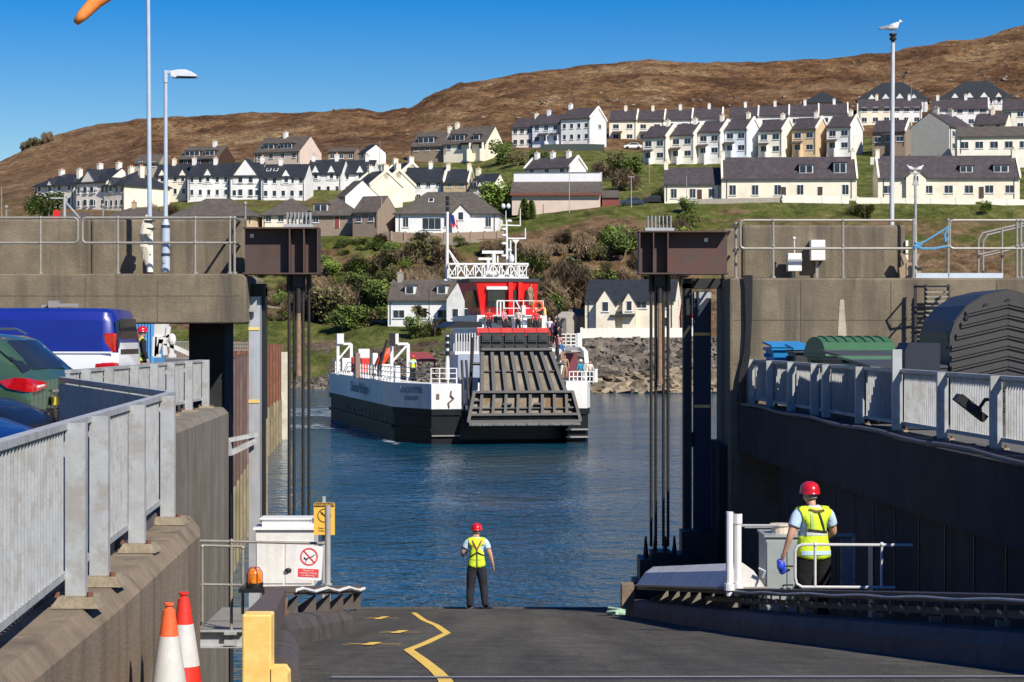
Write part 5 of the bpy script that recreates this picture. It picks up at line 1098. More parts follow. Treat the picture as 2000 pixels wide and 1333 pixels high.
# ---- left side: platform handrail, cabinet, signs, warning lamp
yh = 28.0; H_ = lambda px, py, Y=28.0: at(px, py, Y)
g = thing('handrail', 'galvanised handrail on the steel platform left of the ramp', 'handrail', (-3.5, 28, 3.5))
for pp in ([H_(388, 1057), H_(452, 1058), H_(640, 1062)], [H_(388, 1142), H_(478, 1143)], [H_(396, 1066), H_(474, 1068)]):
    b = MB(); b.tube(pp, .018, 8); b.build('rail', GALV2, g, smooth=True)
for x, y0, y1 in ((395, 1066, 1215), (452, 1055, 1262), (474, 1068, 1200)):
    b = MB(); b.cyl(H_(x, y1), H_(x, y0), .02, n=8); b.ball(H_(x, y0 + 2), .03, 8, 5); b.build('post', GALV2, g, smooth=True)
g = thing('platform', 'galvanised channel platform left of the ramp under the handrail', 'platform', (-3.6, 28.3, 3.3))
b = MB(); a, c = H_(384, 1230), H_(478, 1264); b.bb((a.x, 28.0, c.z), (c.x, 28.05, a.z)); b.bb((a.x, 27.9, a.z - .02), (c.x, 28.05, a.z)); b.bb((a.x, 27.9, c.z), (c.x, 28.05, c.z + .02)); b.build('channel', GALV, g)
b = MB(); b.bb((a.x, 28.05, a.z - .06), (c.x + .6, 30.5, a.z - .03)); b.build('decking', GALV2, g)
b = MB(); p = H_(450, 1256, 27.88); b.box((p.x, 27.89, p.z), (.16, .02, .07)); b.box((p.x, 27.89, p.z + .12), (.16, .02, .04)); b.build('bracket', GALV, g)
b = MB(); b.box((-4.0 - .05, 28.1, 3.55), (.16, .12, .12)); b.build('base_block', CONCL, g)
b = MB(); b.prism([(-4.6, 22.0, 2.55), (-3.2, 22.0, 2.55), (-2.9, 22.0, 2.2), (-2.9, 22.0, -1), (-4.6, 22.0, -1)], (0, 0, 0), (0, 2.2, 0)); tag(b.build('bearing_block', CONCL), 'low concrete bearing block at the foot of the wall left of the ramp', 'block')
g = thing('control_cabinet', 'white metal control cabinet left of the ramp', 'cabinet', (-3.5, 31, 3.6))
a, c = at(499, 1035, 31), at(613, 1148, 31)
b = MB(); b.bb((a.x, 31, c.z), (c.x, 31.7, a.z)); b.build('body', WHITED, g, bevel=.012)
b = MB(); b.bb((a.x - .03, 30.96, a.z), (c.x + .03, 31.74, a.z + .03)); b.build('lid', WHITE, g)
a2, c2 = at(512, 1015, 31.1), at(605, 1035, 31.1); b = MB(); b.bb((a2.x, 31.1, a.z + .03), (c2.x, 31.5, a2.z)); b.bb((a2.x - .03, 31.07, a2.z), (c2.x + .03, 31.53, a2.z + .02)); b.build('raised_hood', WHITE, g)
for k in (0, 1):
    b = MB(); x0 = a.x + .02 + k * (c.x - a.x) / 2 * .98; b.bb((x0, 30.985, c.z + .06), (x0 + (c.x - a.x) / 2 - .04, 31.0, a.z - .16)); b.build('door', WHITED, g)
b = MB(); p = at(563, 1114, 30.97); b.ball(p, .035, 8, 6); b.box((p.x, 30.97, p.z), (.09, .02, .04)); b.build('handle', DKST, g)
g = thing('warning_lamp', 'amber caged warning lamp on a black plate in front of the white cabinet', 'lamp', at(497, 1143, 27.7))
q = at(497, 1143, 27.7)
b = MB(); b.lathe((q.x, q.y, q.z), [(.085, 0), (.09, .02), (.09, .13), (.08, .175), (.05, .205), (.001, .21)], 18); b.build('lens', mat('amber_lens', (.80, .25, .02), .25, var=.2, scale=12, col2=(.45, .10, .01), coat=.5), g, smooth=True)
b = MB(); b.lathe((q.x, q.y, q.z), [(.11, -.04), (.11, .03), (.09, .03), (.09, -.04)], 16); b.box((q.x - .02, q.y, q.z - .06), (.33, .25, .05)); b.build('base', BLK, g)
b = MB()
for t in (.4, 1.6, 2.8, 4.0, 5.2): b.tube([(q.x + .105 * math.cos(t), q.y + .105 * math.sin(t), q.z), (q.x + .105 * math.cos(t), q.y + .105 * math.sin(t), q.z + .15), (q.x + .06 * math.cos(t), q.y + .06 * math.sin(t), q.z + .22), (q.x, q.y, q.z + .225)], .006, 5)
b.build('cage', mat('dark_red_wire', (.35, .05, .03), .5), g)
# sign posts
for px, ytop, ybot, Yp, r_, lb, mm in ((632, 970, 1148, 28.6, .028, 'thinner pale pole carrying the yellow warning sign', GALV), (640, 988, 1146, 27.7, .037, 'thicker pale pole in front of the yellow warning sign', mat('stained_pole', (.42, .43, .42), .5, .2, col2=(.36, .25, .12), streak=.4))):
    p = at(px, ytop, Yp); p2 = at(px, ybot, Yp); b = MB(); b.cyl((p.x, Yp, p2.z - .35), p, r_, n=12); b.cyl((p.x, Yp, p2.z), (p.x, Yp, p2.z + .04), r_ * 1.6, n=12)
    tag(b.build('sign_post', mm), lb, 'post')
SY = mat('sign_yellow', (.85, .50, .07), .5, var=.05); SBLK = mat('sign_black', (.03, .02, .012), .6); SR = mat('sign_red', (.75, .06, .06), .5, var=.04)
def ring(b, c, r0, r1, y, n=36):
    vs = [(c[0] + r * math.cos(2 * math.pi * i / n), y, c[1] + r * math.sin(2 * math.pi * i / n)) for r in (r0, r1) for i in range(n)]
    vs += [(x, y + .004, z) for x, _, z in vs]
    b.add(vs, [(i, (i + 1) % n, n + (i + 1) % n, n + i) for i in range(n)])
def poly(b, pts, y): b.prism([(x, y, z) for x, z in pts], (0, 0, 0), (0, .004, 0))
Yp = 28.5; a, c = at(613, 982, Yp), at(654, 1045, Yp); cx, cz = (a.x + c.x) / 2, (a.z + c.z) / 2; w_, h_ = c.x - a.x, a.z - c.z
g = thing('warning_sign', 'yellow warning sign with black header and crossed circle on the thinner pole', 'sign', (cx, Yp, c.z))
b = MB(); b.prism([(-w_ / 2, 0, 0), (w_ / 2, 0, 0), (w_ / 2, 0, h_ - .02), (w_ / 2 - .02, 0, h_), (-w_ / 2 + .02, 0, h_), (-w_ / 2, 0, h_ - .02)], (0, -.01, 0), (0, .004, 0)); b.build('plate', SY, g, world=False)
b = MB(); poly(b, [(-w_ / 2 + .004, h_ - .055), (w_ / 2 - .004, h_ - .055), (w_ / 2 - .02, h_ - .004), (-w_ / 2 + .02, h_ - .004)], -.015); b.build('header', SBLK, g, world=False)
t = text_mesh('WARNING!', .048, 'lettering', SY, g, .001); t.location = (0, -.017, h_ - .03); t.rotation_euler = (R(90), 0, 0)
b = MB(); ring(b, (0, h_ * .60), .078, .088, -.015); poly(b, [(-.06, h_ * .60 + .052), (-.052, h_ * .60 + .06), (.06, h_ * .60 - .052), (.052, h_ * .60 - .06)], -.015); b.ball((-.025, -.012, h_ * .6 + .028), .014, 8, 5); poly(b, [(-.01, h_ * .6 + .02), (.02, h_ * .6 + .01), (.045, h_ * .6 - .03), (.03, h_ * .6 - .035), (.0, h_ * .6 - .01)], -.014); b.build('symbol', SBLK, g, world=False)
t = text_mesh('Deep water\nKeep clear', .034, 'lettering', SBLK, g, .001); t.location = (0, -.012, .07); t.rotation_euler = (R(90), 0, 0)
Yp = 27.6; a, c = at(575, 1066, Yp), at(628, 1133, Yp); cx = (a.x + c.x) / 2; w_, h_ = c.x - a.x, a.z - c.z
g = thing('prohibition_sign', 'white sign with red crossed circle and red text panel on the left handrail', 'sign', (cx, Yp, c.z)); g.rotation_euler = (0, R(3), 0)
b = MB(); b.prism([(-w_ / 2, 0, .015), (-w_ / 2 + .015, 0, 0), (w_ / 2 - .015, 0, 0), (w_ / 2, 0, .015), (w_ / 2, 0, h_ - .015), (w_ / 2 - .015, 0, h_), (-w_ / 2 + .015, 0, h_), (-w_ / 2, 0, h_ - .015)], (0, -.01, 0), (0, .004, 0)); b.build('plate', WHITE, g, world=False)
b = MB(); ring(b, (0, h_ * .68), .094, .112, -.015); poly(b, [(-.078, h_ * .68 + .066), (-.066, h_ * .68 + .078), (.078, h_ * .68 - .066), (.066, h_ * .68 - .078)], -.015); poly(b, [(-.13, .035), (.13, .035), (.13, .14), (-.13, .14)], -.013); b.build('red_print', SR, g, world=False)
b = MB(); poly(b, [(-.05, h_ * .68 - .03), (.02, h_ * .68 + .0), (.085, h_ * .68 + .04), (.05, h_ * .68 + .005), (-.01, h_ * .68 - .025), (-.045, h_ * .68 - .045)], -.017); b.ball((-.055, -.012, h_ * .68 - .02), .012, 8, 5); poly(b, [(-.03, h_ * .68 - .04), (-.045, h_ * .68 - .075), (-.037, h_ * .68 - .075), (-.018, h_ * .68 - .035)], -.0175); b.build('symbol', SBLK, g, world=False)
t = text_mesh('Danger no\njumping, climbing\nor swimming', .031, 'lettering', WHITE, g, .001); t.location = (0, -.0155, .088); t.rotation_euler = (R(90), 0, 0)

# ---- sheet pile quay beyond the left gantry
P0, P1 = Vector((-11.65, 88, 0)), Vector((-15.8, 151, 0)); nb = 15; dv = (P1 - P0) / nb; nrm = Vector((dv.y, -dv.x, 0)).normalized()
def pile_path(ztop_fn=None):
    pts = []
    for i in range(nb):
        a = P0 + dv * i
        for t, o in ((0, 0), (.38, 0), (.5, -.9), (.88, -.9)): pts.append(a + dv * t + nrm * o)
    pts.append(P1); return pts
pp = pile_path(); b = MB()
def strip(z0, z1, mi, off=0):
    vs = [p + nrm * off + Vector((0, 0, z)) for z in (z0, z1) for p in pp]; n = len(pp); b.add(vs, [(i, i + 1, n + i + 1, n + i) for i in range(n - 1)], mi)
strip(-1, 2.9, 1, .03); strip(2.9, 6.55, 0)
b.bb((P1.x - 9, P1.y - .2, -1), (P1.x, P1.y + .1, 6.2), 0)
tag(b.build('sheet_pile_wall', [RUST, ALG], fix=False), 'rusty corrugated sheet pile wall with pale tide band beyond the left gantry', 'wall')
b = MB(); b.bb((P1.x - .1, P1.y - .6, -.5), (P1.x + .5, P1.y, 6.0)); tag(b.build('corner_pile', mat('flaking_white_pile', (.62, .58, .47), .9, var=.25, scale=1, col2=(.3, .22, .14), streak=.5)), 'flaking pale corner pile at the seaward end of the sheet pile wall', 'pile')
b = MB(); yb2 = 62; b.bb((-13.5, 58, -1), (-8.25, 62, 5.9)); 
for i in range(9):
    x0 = -8.3 + 0; 
pw = [Vector((-7.05, 50.2, 0)), Vector((-9.9, 84, 0))]; b = MB(); pts2 = []
dv2 = (pw[1] - pw[0]) / 12; nr2 = Vector((dv2.y, -dv2.x, 0)).normalized()
for i in range(12):
    for t, o in ((0, 0), (.36, 0), (.5, -.45), (.86, -.45)): pts2.append(pw[0] + dv2 * (i + t) + nr2 * o)
n = len(pts2)
for z0, z1, mi in ((-1, 2.6, 1), (2.6, 6.5, 0)):
    vs = [p + Vector((0, 0, z)) for z in (z0, z1) for p in pts2]; b.add(vs, [(i, i + 1, n + i + 1, n + i) for i in range(n - 1)], mi)
tag(b.build('sheet_pile_wall', [RUSTD, ALG], fix=False), 'dark red brown sheet piles with pointed tops between pier and guide column', 'wall')
# low barrier wall, fence, container and loading arm behind the van
b = MB()
for i in range(6): b.bb((-13.6 + i * 1.0, 55, 5.62), (-12.65 + i * 1.0, 55.4, 6.55))
tag(b.build('barrier_blocks', CONCL), 'row of brown concrete barrier blocks behind the far left railing', 'wall')
# ================================================================ people
from mathutils.bvhtree import BVHTree
SKIN = mat('skin', (.55, .30, .21), .6, var=.06, scale=20, bump=.05)
HIVIS = mat('hi_vis_yellow', (.60, .80, .03), .75, var=.10, scale=9, bump=.9, bscale=13)
SILV = mat('reflective_tape', (.62, .68, .62), .35, var=.1)
SHIRT = mat('pale_blue_shirt', (.50, .66, .80), .85, var=.08, scale=10, bump=.8, bscale=14)
TROU = mat('navy_trousers', (.014, .016, .026), .9, var=.35, scale=7, bump=1.0, bscale=11)
TROUB = mat('black_trousers', (.006, .006, .006), .9, var=.35, scale=7, bump=1.0, bscale=11)
SHOE = mat('black_shoe', (.01, .01, .01), .5)
HELM = mat('red_helmet', (.55, .012, .02), .25, coat=.6, bump=0)
HAIR = mat('grey_hair', (.30, .27, .24), .9, var=.2, scale=60, bump=.6, bscale=90)
HAIRD = mat('dark_hair', (.05, .035, .025), .9, var=.2, scale=60, bump=.4)
HARN = mat('black_webbing', (.02, .02, .018), .7, bump=.1)
LIFEJ = mat('dark_red_lifejacket', (.28, .03, .03), .7)
def person(label, loc, rz=0, H=1.76, pose=None, top=SHIRT, trou=TROU, vest=HIVIS, helmet=HELM, hair=HAIR, sleeves='short', detail=2, girth=1.0, fingers=True, shoe=SHOE, cat='person', group=None, seat=False):
    P = dict(lsh=(-.185, 0, 1.43), rsh=(.185, 0, 1.43), lel=(-.265, -.01, 1.15), rel=(.265, -.01, 1.15), lwr=(-.28, .08, .92), rwr=(.28, .08, .92),
             lhd=(-.275, .11, .85), rhd=(.275, .11, .85), lk=(-.12, .03, .50), rk=(.12, .03, .50), la=(-.13, -.02, .09), ra=(.13, -.02, .09), head=(0, .03, 0))
    P.update(pose or {})
    V, E, RD = [], [], []
    def v(p, r, parent=None):
        V.append(tuple(p)); RD.append(r if isinstance(r, tuple) else (r, r)); i = len(V) - 1
        if parent is not None: E.append((parent, i))
        return i
    g = girth; hx, hy, hz = P['head']
    pel = v((0, 0, .95), (.155 * g, .12 * g)); sp = v((0, .0, 1.13), (.150 * g, .115 * g), pel); ch = v((0, 0, 1.30), (.165 * g, .12 * g), sp); uc = v((0, -.005, 1.42), (.14, .10), ch)
    nk = v((hx * .3, .0, 1.51), .058, uc); jaw = v((hx * .8, .02 + hy, 1.575), (.066, .074), nk); hm = v((hx, .015 + hy, 1.65), (.078, .095), jaw); ht = v((hx, .01 + hy, 1.725), (.066, .08), hm)
    nose = v((hx, .125 + hy, 1.625), .012, hm)
    for s_ in (-1, 1): v((hx + s_ * .088, .0 + hy, 1.63), .014, hm)
    tagp = {}
    for s_, k in ((-1, 'l'), (1, 'r')):
        a = v(P[k + 'sh'], .068 * (g ** .4), uc); e = v(P[k + 'el'], .046, a); w_ = v(P[k + 'wr'], (.030, .026), e); h_ = v(P[k + 'hd'], (.040, .020), w_)
        wr, hd = Vector(P[k + 'wr']), Vector(P[k + 'hd']); d_ = (hd - wr).normalized(); sd = Vector((0, 1, 0)); sd = (sd - d_ * sd.dot(d_)).normalized(); inn = d_.cross(sd) * 1.0
        if inn.x * s_ > 0: inn = -inn
        if fingers:
            for q, (o, L_) in enumerate(((.030, .068), (.010, .078), (-.010, .072), (-.030, .056))):
                b0 = hd + sd * o + d_ * .012; f1 = v(b0 + d_ * .02, .0095, h_); f2 = v(b0 + d_ * (.02 + L_ * .5) + inn * .006, .0088, f1); v(b0 + d_ * (.02 + L_ * .85) + inn * .03, .0075, f2)
            t1 = v(wr.lerp(hd, .55) + sd * .045, .011, h_); v(wr.lerp(hd, .9) + sd * .065 + inn * .015, .009, t1)
        else: v(hd + d_ * .06 + inn * .02, .022, h_)
        hp = v((s_ * .092 * g, 0, .87), (.105 * g, .105 * g), pel); kn = v(P[k + 'k'], (.066, .070), hp); an = v(P[k + 'a'], (.047, .05), kn)
        ax = Vector(P[k + 'a']); v(ax + Vector((s_ * .02, .15, -.05)), (.042, .034), an)
    me = bpy.data.meshes.new('b'); me.from_pydata(V, E, []); ob = bpy.data.objects.new('b', me); C.objects.link(ob)
    md = ob.modifiers.new('s', 'SKIN'); sv = me.skin_vertices[0].data
    for i, r in enumerate(RD): sv[i].radius = r
    sv[0].use_root = True; md.use_smooth_shade = True; md.branch_smoothing = .6
    ss = ob.modifiers.new('ss', 'SUBSURF'); ss.levels = detail; ss.render_levels = detail
    dg = bpy.context.evaluated_depsgraph_get(); m2 = bpy.data.meshes.new_from_object(ob.evaluated_get(dg)); bpy.data.objects.remove(ob)
    me2 = m2; sc = H / 1.76
    root = thing('person', label, cat, loc, rz, group); root.scale = (sc,) * 3
    me2.name = 'body'; me2.materials.clear(); me2.materials.append(SKIN)
    body = bpy.data.objects.new('body', me2); C.objects.link(body); body.parent = root
    # classify vertices by nearest bone
    bones = []; 
    for i, (a, c) in enumerate(E): bones.append((Vector(V[a]), Vector(V[c]), c))
    co = [x.co.copy() for x in me2.vertices]; no = [x.normal.copy() for x in me2.vertices]
    kind_of = {}
    order = {}
    names = {pel: 'hip', sp: 'torso', ch: 'torso', uc: 'torso', nk: 'neck', jaw: 'head', hm: 'head', ht: 'head'}
    reg = []
    armset = {}
    A = np.array([tuple(a) for a, c, i in bones]); Bv = np.array([tuple(c) for a, c, i in bones]); D = Bv - A; DD = (D * D).sum(1) + 1e-9
    for p in co:
        q = np.array(p); t = np.clip(((q - A) * D).sum(1) / DD, 0, 1); dist = np.linalg.norm(A + D * t[:, None] - q, axis=1); j = int(np.argmin(dist)); reg.append((bones[j][2], t[j]))
    # indices of chains
    nfl = (len(V) - 11) // 2
    def region(vi):
        c, t = vi
        if c in (sp, ch, uc): return 'torso'
        if c in (nk,): return 'neck'
        if c < 11: return 'head'
        k = (c - 11) % nfl
        if k == 0: return 'shoulder'
        if k == 1: return 'uarm' + ('1' if t < .62 else '2')
        if k == 2: return 'farm'
        if k >= nfl - 4:
            return ['hipj', 'thigh', 'shin', 'foot'][k - (nfl - 4)]
        return 'hand'
    rg = [region(x) for x in reg]
    def garment(name, sel, off, m_, zmax=9, zmin=-9, thick=.006, smooth_iter=0, extra=None):
        keep = [i for i in range(len(co)) if rg[i] in sel and zmin <= co[i].z <= zmax and (extra is None or extra(co[i]))]
        ks = set(keep); mp = {}; vs = []; fs = []
        for pg in me2.polygons:
            if sum(i in ks for i in pg.vertices) >= len(pg.vertices) - 0:
                f = []
                for i in pg.vertices:
                    if i not in mp:
                        mp[i] = len(vs); n_ = no[i]; vs.append(co[i] + n_ * off)
                    f.append(mp[i])
                fs.append(f)
        mm = bpy.data.meshes.new(name); mm.from_pydata(vs, [], fs); mm.materials.append(m_); mm.polygons.foreach_set('use_smooth', [True] * len(fs))
        o = bpy.data.objects.new(name, mm); C.objects.link(o); o.parent = root
        so_ = o.modifiers.new('t', 'SOLIDIFY'); so_.thickness = thick; so_.offset = 1
        return o
    garment('trousers', {'hip', 'hipj', 'thigh', 'shin', 'torso'}, .020, trou, zmax=1.03, zmin=.07)
    garment('shoes', {'foot', 'shin'}, .006, shoe, zmax=.14)
    arms = {'torso', 'shoulder', 'uarm1', 'neck'} | ({'uarm2', 'farm'} if sleeves == 'long' else set())
    sh = garment('shirt', arms, .012, top, zmin=.97, zmax=1.515)
    if vest:
        vo = garment('hi_vis_vest', {'torso', 'shoulder', 'hip', 'hipj', 'neck'}, .028, vest, zmin=.86, zmax=1.495, extra=lambda c: abs(c.x) < .178 * max(1, g * .93) + (.02 if c.z < 1.3 else 0), thick=.006)
        bm_ = BVHTree.FromPolygons([x.co + (x.normal * .006) for x in vo.data.vertices], [tuple(p.vertices) for p in vo.data.polygons])
        def strap(name, pts, wd, m_, lift=.010, th=.006):
            b = MB(); L_ = []
            P_ = []
            for (x0, z0), (x1, z1) in zip(pts, pts[1:]):
                n_ = max(2, int(math.hypot(x1 - x0, z1 - z0) / .03))
                for i in range(n_ + 1): P_.append((x0 + (x1 - x0) * i / n_, z0 + (z1 - z0) * i / n_))
            Q = []
            for x, z in P_:
                h = bm_.ray_cast(Vector((x, -1, z)), Vector((0, 1, 0)))
                if h[0] is not None: Q.append(h[0] + Vector((0, -lift, 0)))
            for a, c in zip(Q, Q[1:]):
                if 1e-5 < (c - a).length < .12: b.beam(a, c, wd, th, up=(0, -1, 0))
            if b.v: b.build(name, m_, root, world=False)
        root['_'] = 1; del root['_']
        return root, strap, hx, hy, helmet_and_hair(root, hx, hy, helmet, hair)
    helmet_and_hair(root, hx, hy, helmet, hair)
    return root, None, hx, hy, None
def helmet_and_hair(root, hx, hy, helmet, hair):
    if hair:
        b = MB(); b.ball((hx, .0 + hy, 1.655), .094, 14, 8, 0, (.93, 1.08, 1.15)); 
        keep = [i for i, p in enumerate(b.v)]
        b.v = [(x, min(y, hy + .045), max(z, 1.605)) for x, y, z in b.v]
        b.build('hair', hair, root, world=False, smooth=True)
    if helmet:
        b = MB(); n = 20; rings = []
        for z, r in ((1.672, 1.03), (1.70, 1.02), (1.735, .97), (1.77, .84), (1.797, .6), (1.812, .3), (1.815, .02)): rings.append([(hx + .118 * r * math.cos(2 * math.pi * i / n), hy + .015 + .145 * r * math.sin(2 * math.pi * i / n), z) for i in range(n)])
        rim = [(hx + (.128) * math.cos(2 * math.pi * i / n), hy + .015 + (.155 + (.045 if math.sin(2 * math.pi * i / n) > .3 else 0)) * math.sin(2 * math.pi * i / n), 1.665) for i in range(n)]
        b.loft([rim] + rings, caps=False); b.build('helmet', helmet, root, world=False, smooth=True)
# worker on the end of the ramp
r_, strap, hx, hy, _ = person('worker in red helmet, yellow vest and dark trousers at the far end of the ramp', (at(931, 0, 47.3).x, 47.3, RZ(47.3) + .005), R(4), H=1.80,
    pose=dict(lel=(-.30, .03, 1.18), lwr=(-.27, .20, 1.10), lhd=(-.24, .27, 1.13), rel=(.29, -.03, 1.15), rwr=(.345, .0, .94), rhd=(.36, .03, .87), lk=(-.125, .02, .5), la=(-.145, -.03, .09), rk=(.145, .02, .5), ra=(.185, -.02, .09), head=(0, .03, 0)))
strap('harness', [(-.10, 1.46), (0, 1.26), (.10, 1.46)], .03, LIFEJ); strap('harness', [(0, 1.27), (0, 1.20), (0, .92)], .022, HARN); strap('harness', [(-.15, 1.10), (0, 1.21), (.15, 1.13)], .028, HARN, .014)
strap('reflective_band', [(-.16, 1.05), (.16, 1.05)], .035, mat('vest_band', (.42, .60, .05), .6), .003, .004)
# worker at the right
r2, strap, hx, hy, _ = person('stout worker in red helmet and long yellow vest behind the white handrail', (at(1588, 0, 28.0).x, 28.0, RZ(28) + .005), R(14), H=1.84, trou=TROUB, girth=1.22,
    pose=dict(lsh=(-.20, 0, 1.42), rsh=(.20, 0, 1.42), lel=(-.31, -.03, 1.15), lwr=(-.36, .05, .93), lhd=(-.365, .09, .87), rel=(.30, .06, 1.17), rwr=(.22, .24, 1.08), rhd=(.16, .30, 1.08), head=(-.015, .05, 0)))
strap('reflective_band', [(-.19, 1.19), (.19, 1.19)], .045, SILV, .004, .004); strap('reflective_band', [(-.19, .955), (.19, .955)], .05, mat('pale_blue_band', (.5, .68, .85), .6), .004, .004)
strap('reflective_band', [(-.07, 1.46), (-.06, 1.22)], .04, mat('grey_green_tape', (.35, .50, .15), .5), .004, .004); strap('harness', [(-.15, 1.24), (.17, 1.20)], .03, HARN, .012); strap('harness', [(.02, 1.46), (.1, 1.2)], .022, HARN, .012)
strap('harness', [(-.10, 1.48), (.0, 1.455), (.10, 1.47)], .035, mat('brown_webbing', (.16, .10, .03), .8), .012)
b = MB(); b.ball((0, 0, 0), .07, 12, 7, 0, (.8, .9, 1.1)); b.ball((.02, .03, -.06), .05, 10, 6, 0, (1, .8, 1.2)); b.ball((-.02, -.01, .05), .04, 10, 6)
wl = Matrix.Rotation(R(14), 3, 'Z') @ (Vector((-.372, .115, .79)) * (1.84 / 1.76)) + Vector((at(1588, 0, 28.0).x, 28.0, RZ(28)))
o = b.build('gloves', mat('blue_rubber_glove', (.02, .06, .55), .5, var=.2, scale=20), None, world=False, smooth=True); o.location = wl; tag(o, 'bunch of blue gloves held in the left hand of the stout worker', 'gloves')
# worker behind the van
person('worker in red helmet and yellow vest with black sleeves behind the van', (at(275, 0, 58).x, 58, 5.63), R(-60), H=1.80, top=mat('black_jacket', (.01, .01, .012), .9), sleeves='long', trou=TROUB, detail=2, fingers=False)

# ================================================================ ferry
FO = Vector((-7.35, 144.0, 0)); FA = R(11); fc, fs_ = math.cos(FA), math.sin(FA)
def S(px, py, yl):
    k = (px - CX) / F; x = (k * (FO.y + yl * fc) - FO.x + yl * fs_) / (fc - k * fs_); Yw = FO.y + x * fs_ + yl * fc
    return Vector((x, yl, HC - (py - HY) * Yw / F))
ferry = thing('ferry', 'black and white car ferry with red wheelhouse and raised bow ramp approaching across the water', 'ferry', FO, FA)
FW = mat('ferry_white_paint', (.76, .77, .75), .4, var=.05, scale=.8, col2=(.55, .42, .30), streak=.35, bump=.05, spec=.3)
FB = mat('ferry_black_hull', (.010, .012, .015), .6, var=.3, scale=.7, col2=(.03, .025, .022), streak=.4, spec=.15)
FR = mat('ferry_red_paint', (.70, .015, .012), .35, var=.05, scale=1)
FG = mat('ferry_ramp_plate', (.19, .16, .115), .75, var=.45, scale=.9, col2=(.15, .085, .03), bump=.3)
FBR = mat('ferry_ramp_frame', (.020, .021, .024), .55, .1, var=.3, scale=2)
FD = mat('ferry_deck_paint', (.07, .085, .10), .7, var=.2)
def hullblock(name, plan, z0, z1, m_, flare=0.0):
    b = MB(); cx_ = sum(p[0] for p in plan) / len(plan); b.loft([[(x, y, z0) for x, y in plan], [(x + (flare if x > cx_ else -flare), y, z1) for x, y in plan]]); return b.build(name, m_, ferry, world=False)
plan = [(0.05, 42), (0.3, 5.0), (2.0, -.5), (3.9, -.5), (3.9, 1.2), (11.1, 1.2), (11.1, -.5), (12.4, -.5), (12.9, 1.0), (12.9, 42)]
hullblock('hull', plan, -.6, 1.9, FB)
hullblock('hull_lower_band', [(-.08, 42), (.18, 4.95), (2.0, -.6), (3.95, -.6), (3.95, 2), (2.2, 4), (1.6, 42)], 1.9, 2.3, FB)
hullblock('bulwark', [(-.1, 42.2), (.15, 4.92), (1.98, -.62), (3.97, -.62), (3.97, 2.2), (2.2, 5.5), (1.5, 42.2)], 2.3, 3.95, FW)
hullblock('hull_lower_band', [(11.05, -.6), (12.42, -.6), (13.0, .95), (13.0, 42), (11.6, 42), (11.05, 4)], 1.9, 2.3, FB)
hullblock('bulwark', [(11.03, -.62), (12.45, -.62), (13.02, .93), (13.02, 42.2), (11.6, 42.2), (11.03, 4.2)], 2.3, 4.1, FW)
b = MB(); b.bb((1.5, 4, 1.9), (11.6, 42, 2.0)); b.build('car_deck', FD, ferry, world=False)
b = MB(); b.beam((-.05, 42, .95), (.2, 5.0, .95), .16, .22); b.beam((.2, 5.0, .9), (1.95, -.6, .9), .12, .12); b.build('rubbing_strake', FB, ferry, world=False)
b = MB(); b.beam((2.0, -.62, .55), (3.9, -.62, .55), .1, .08); b.beam((11.0, -.65, .9), (12.5, -.65, .9), .3, .1); b.beam((11.0, -.65, .4), (12.5, -.65, .4), .3, .1); b.build('fender_bars', GALV2, ferry, world=False)
for i in range(6):
    y = 6.5 + i * 4.6; b = MB(); b.cyl((-.1, y, 1.45), (-.02, y, 1.45), .17, n=12); b.build('porthole', BLK, ferry, world=False)
b = MB(); b.bb((2.3, -.66, 2.95), (2.5, -.6, 3.3)); b.build('fairlead', mat('rust_stain', (.16, .10, .06), .8), ferry, world=False); b = MB(); b.tube([(3.3, -.66, 3.5), (3.25, -.68, 3.2), (3.45, -.67, 3.0), (3.1, -.67, 2.7), (3.15, -.66, 2.4)], .05, 6); b.build('mooring_rope', mat('rust_stain', (.16, .10, .06), .8), ferry, world=False)
for (sx, y0, y1) in ((0.9, 10, 30),):
    t = text_mesh('Caledonian MacBrayne', 1.15, 'lettering', mat('dark_grey_letters', (.26, .28, .31), .6), ferry, .01); t.rotation_euler = (R(90), 0, R(-90)); t.location = (-.04, 22, 3.15)
LM = mat('dark_grey_letters', (.1, .11, .13))
ang = math.atan2(-5.54, 1.83)
for s_, tx, zz in ((.62, 'LOCH FYNE', 3.5), (.40, 'GLASGOW', 2.95)):
    t = text_mesh(tx, s_, 'lettering', LM, ferry, .01); t.rotation_euler = (R(90), 0, ang); t.location = (1.07 - .05, 2.15 - .02, zz)
# black void behind the ramp: inner bow bulkheads and deck beams
b = MB(); b.bb((3.95, 1.0, .2), (11.05, 1.3, 2.0)); b.bb((3.9, 1.1, 2.0), (4.1, 4, 3.9)); b.bb((10.95, 1.1, 2.0), (11.1, 4, 3.9)); b.build('bow_recess', BLK, ferry, world=False)
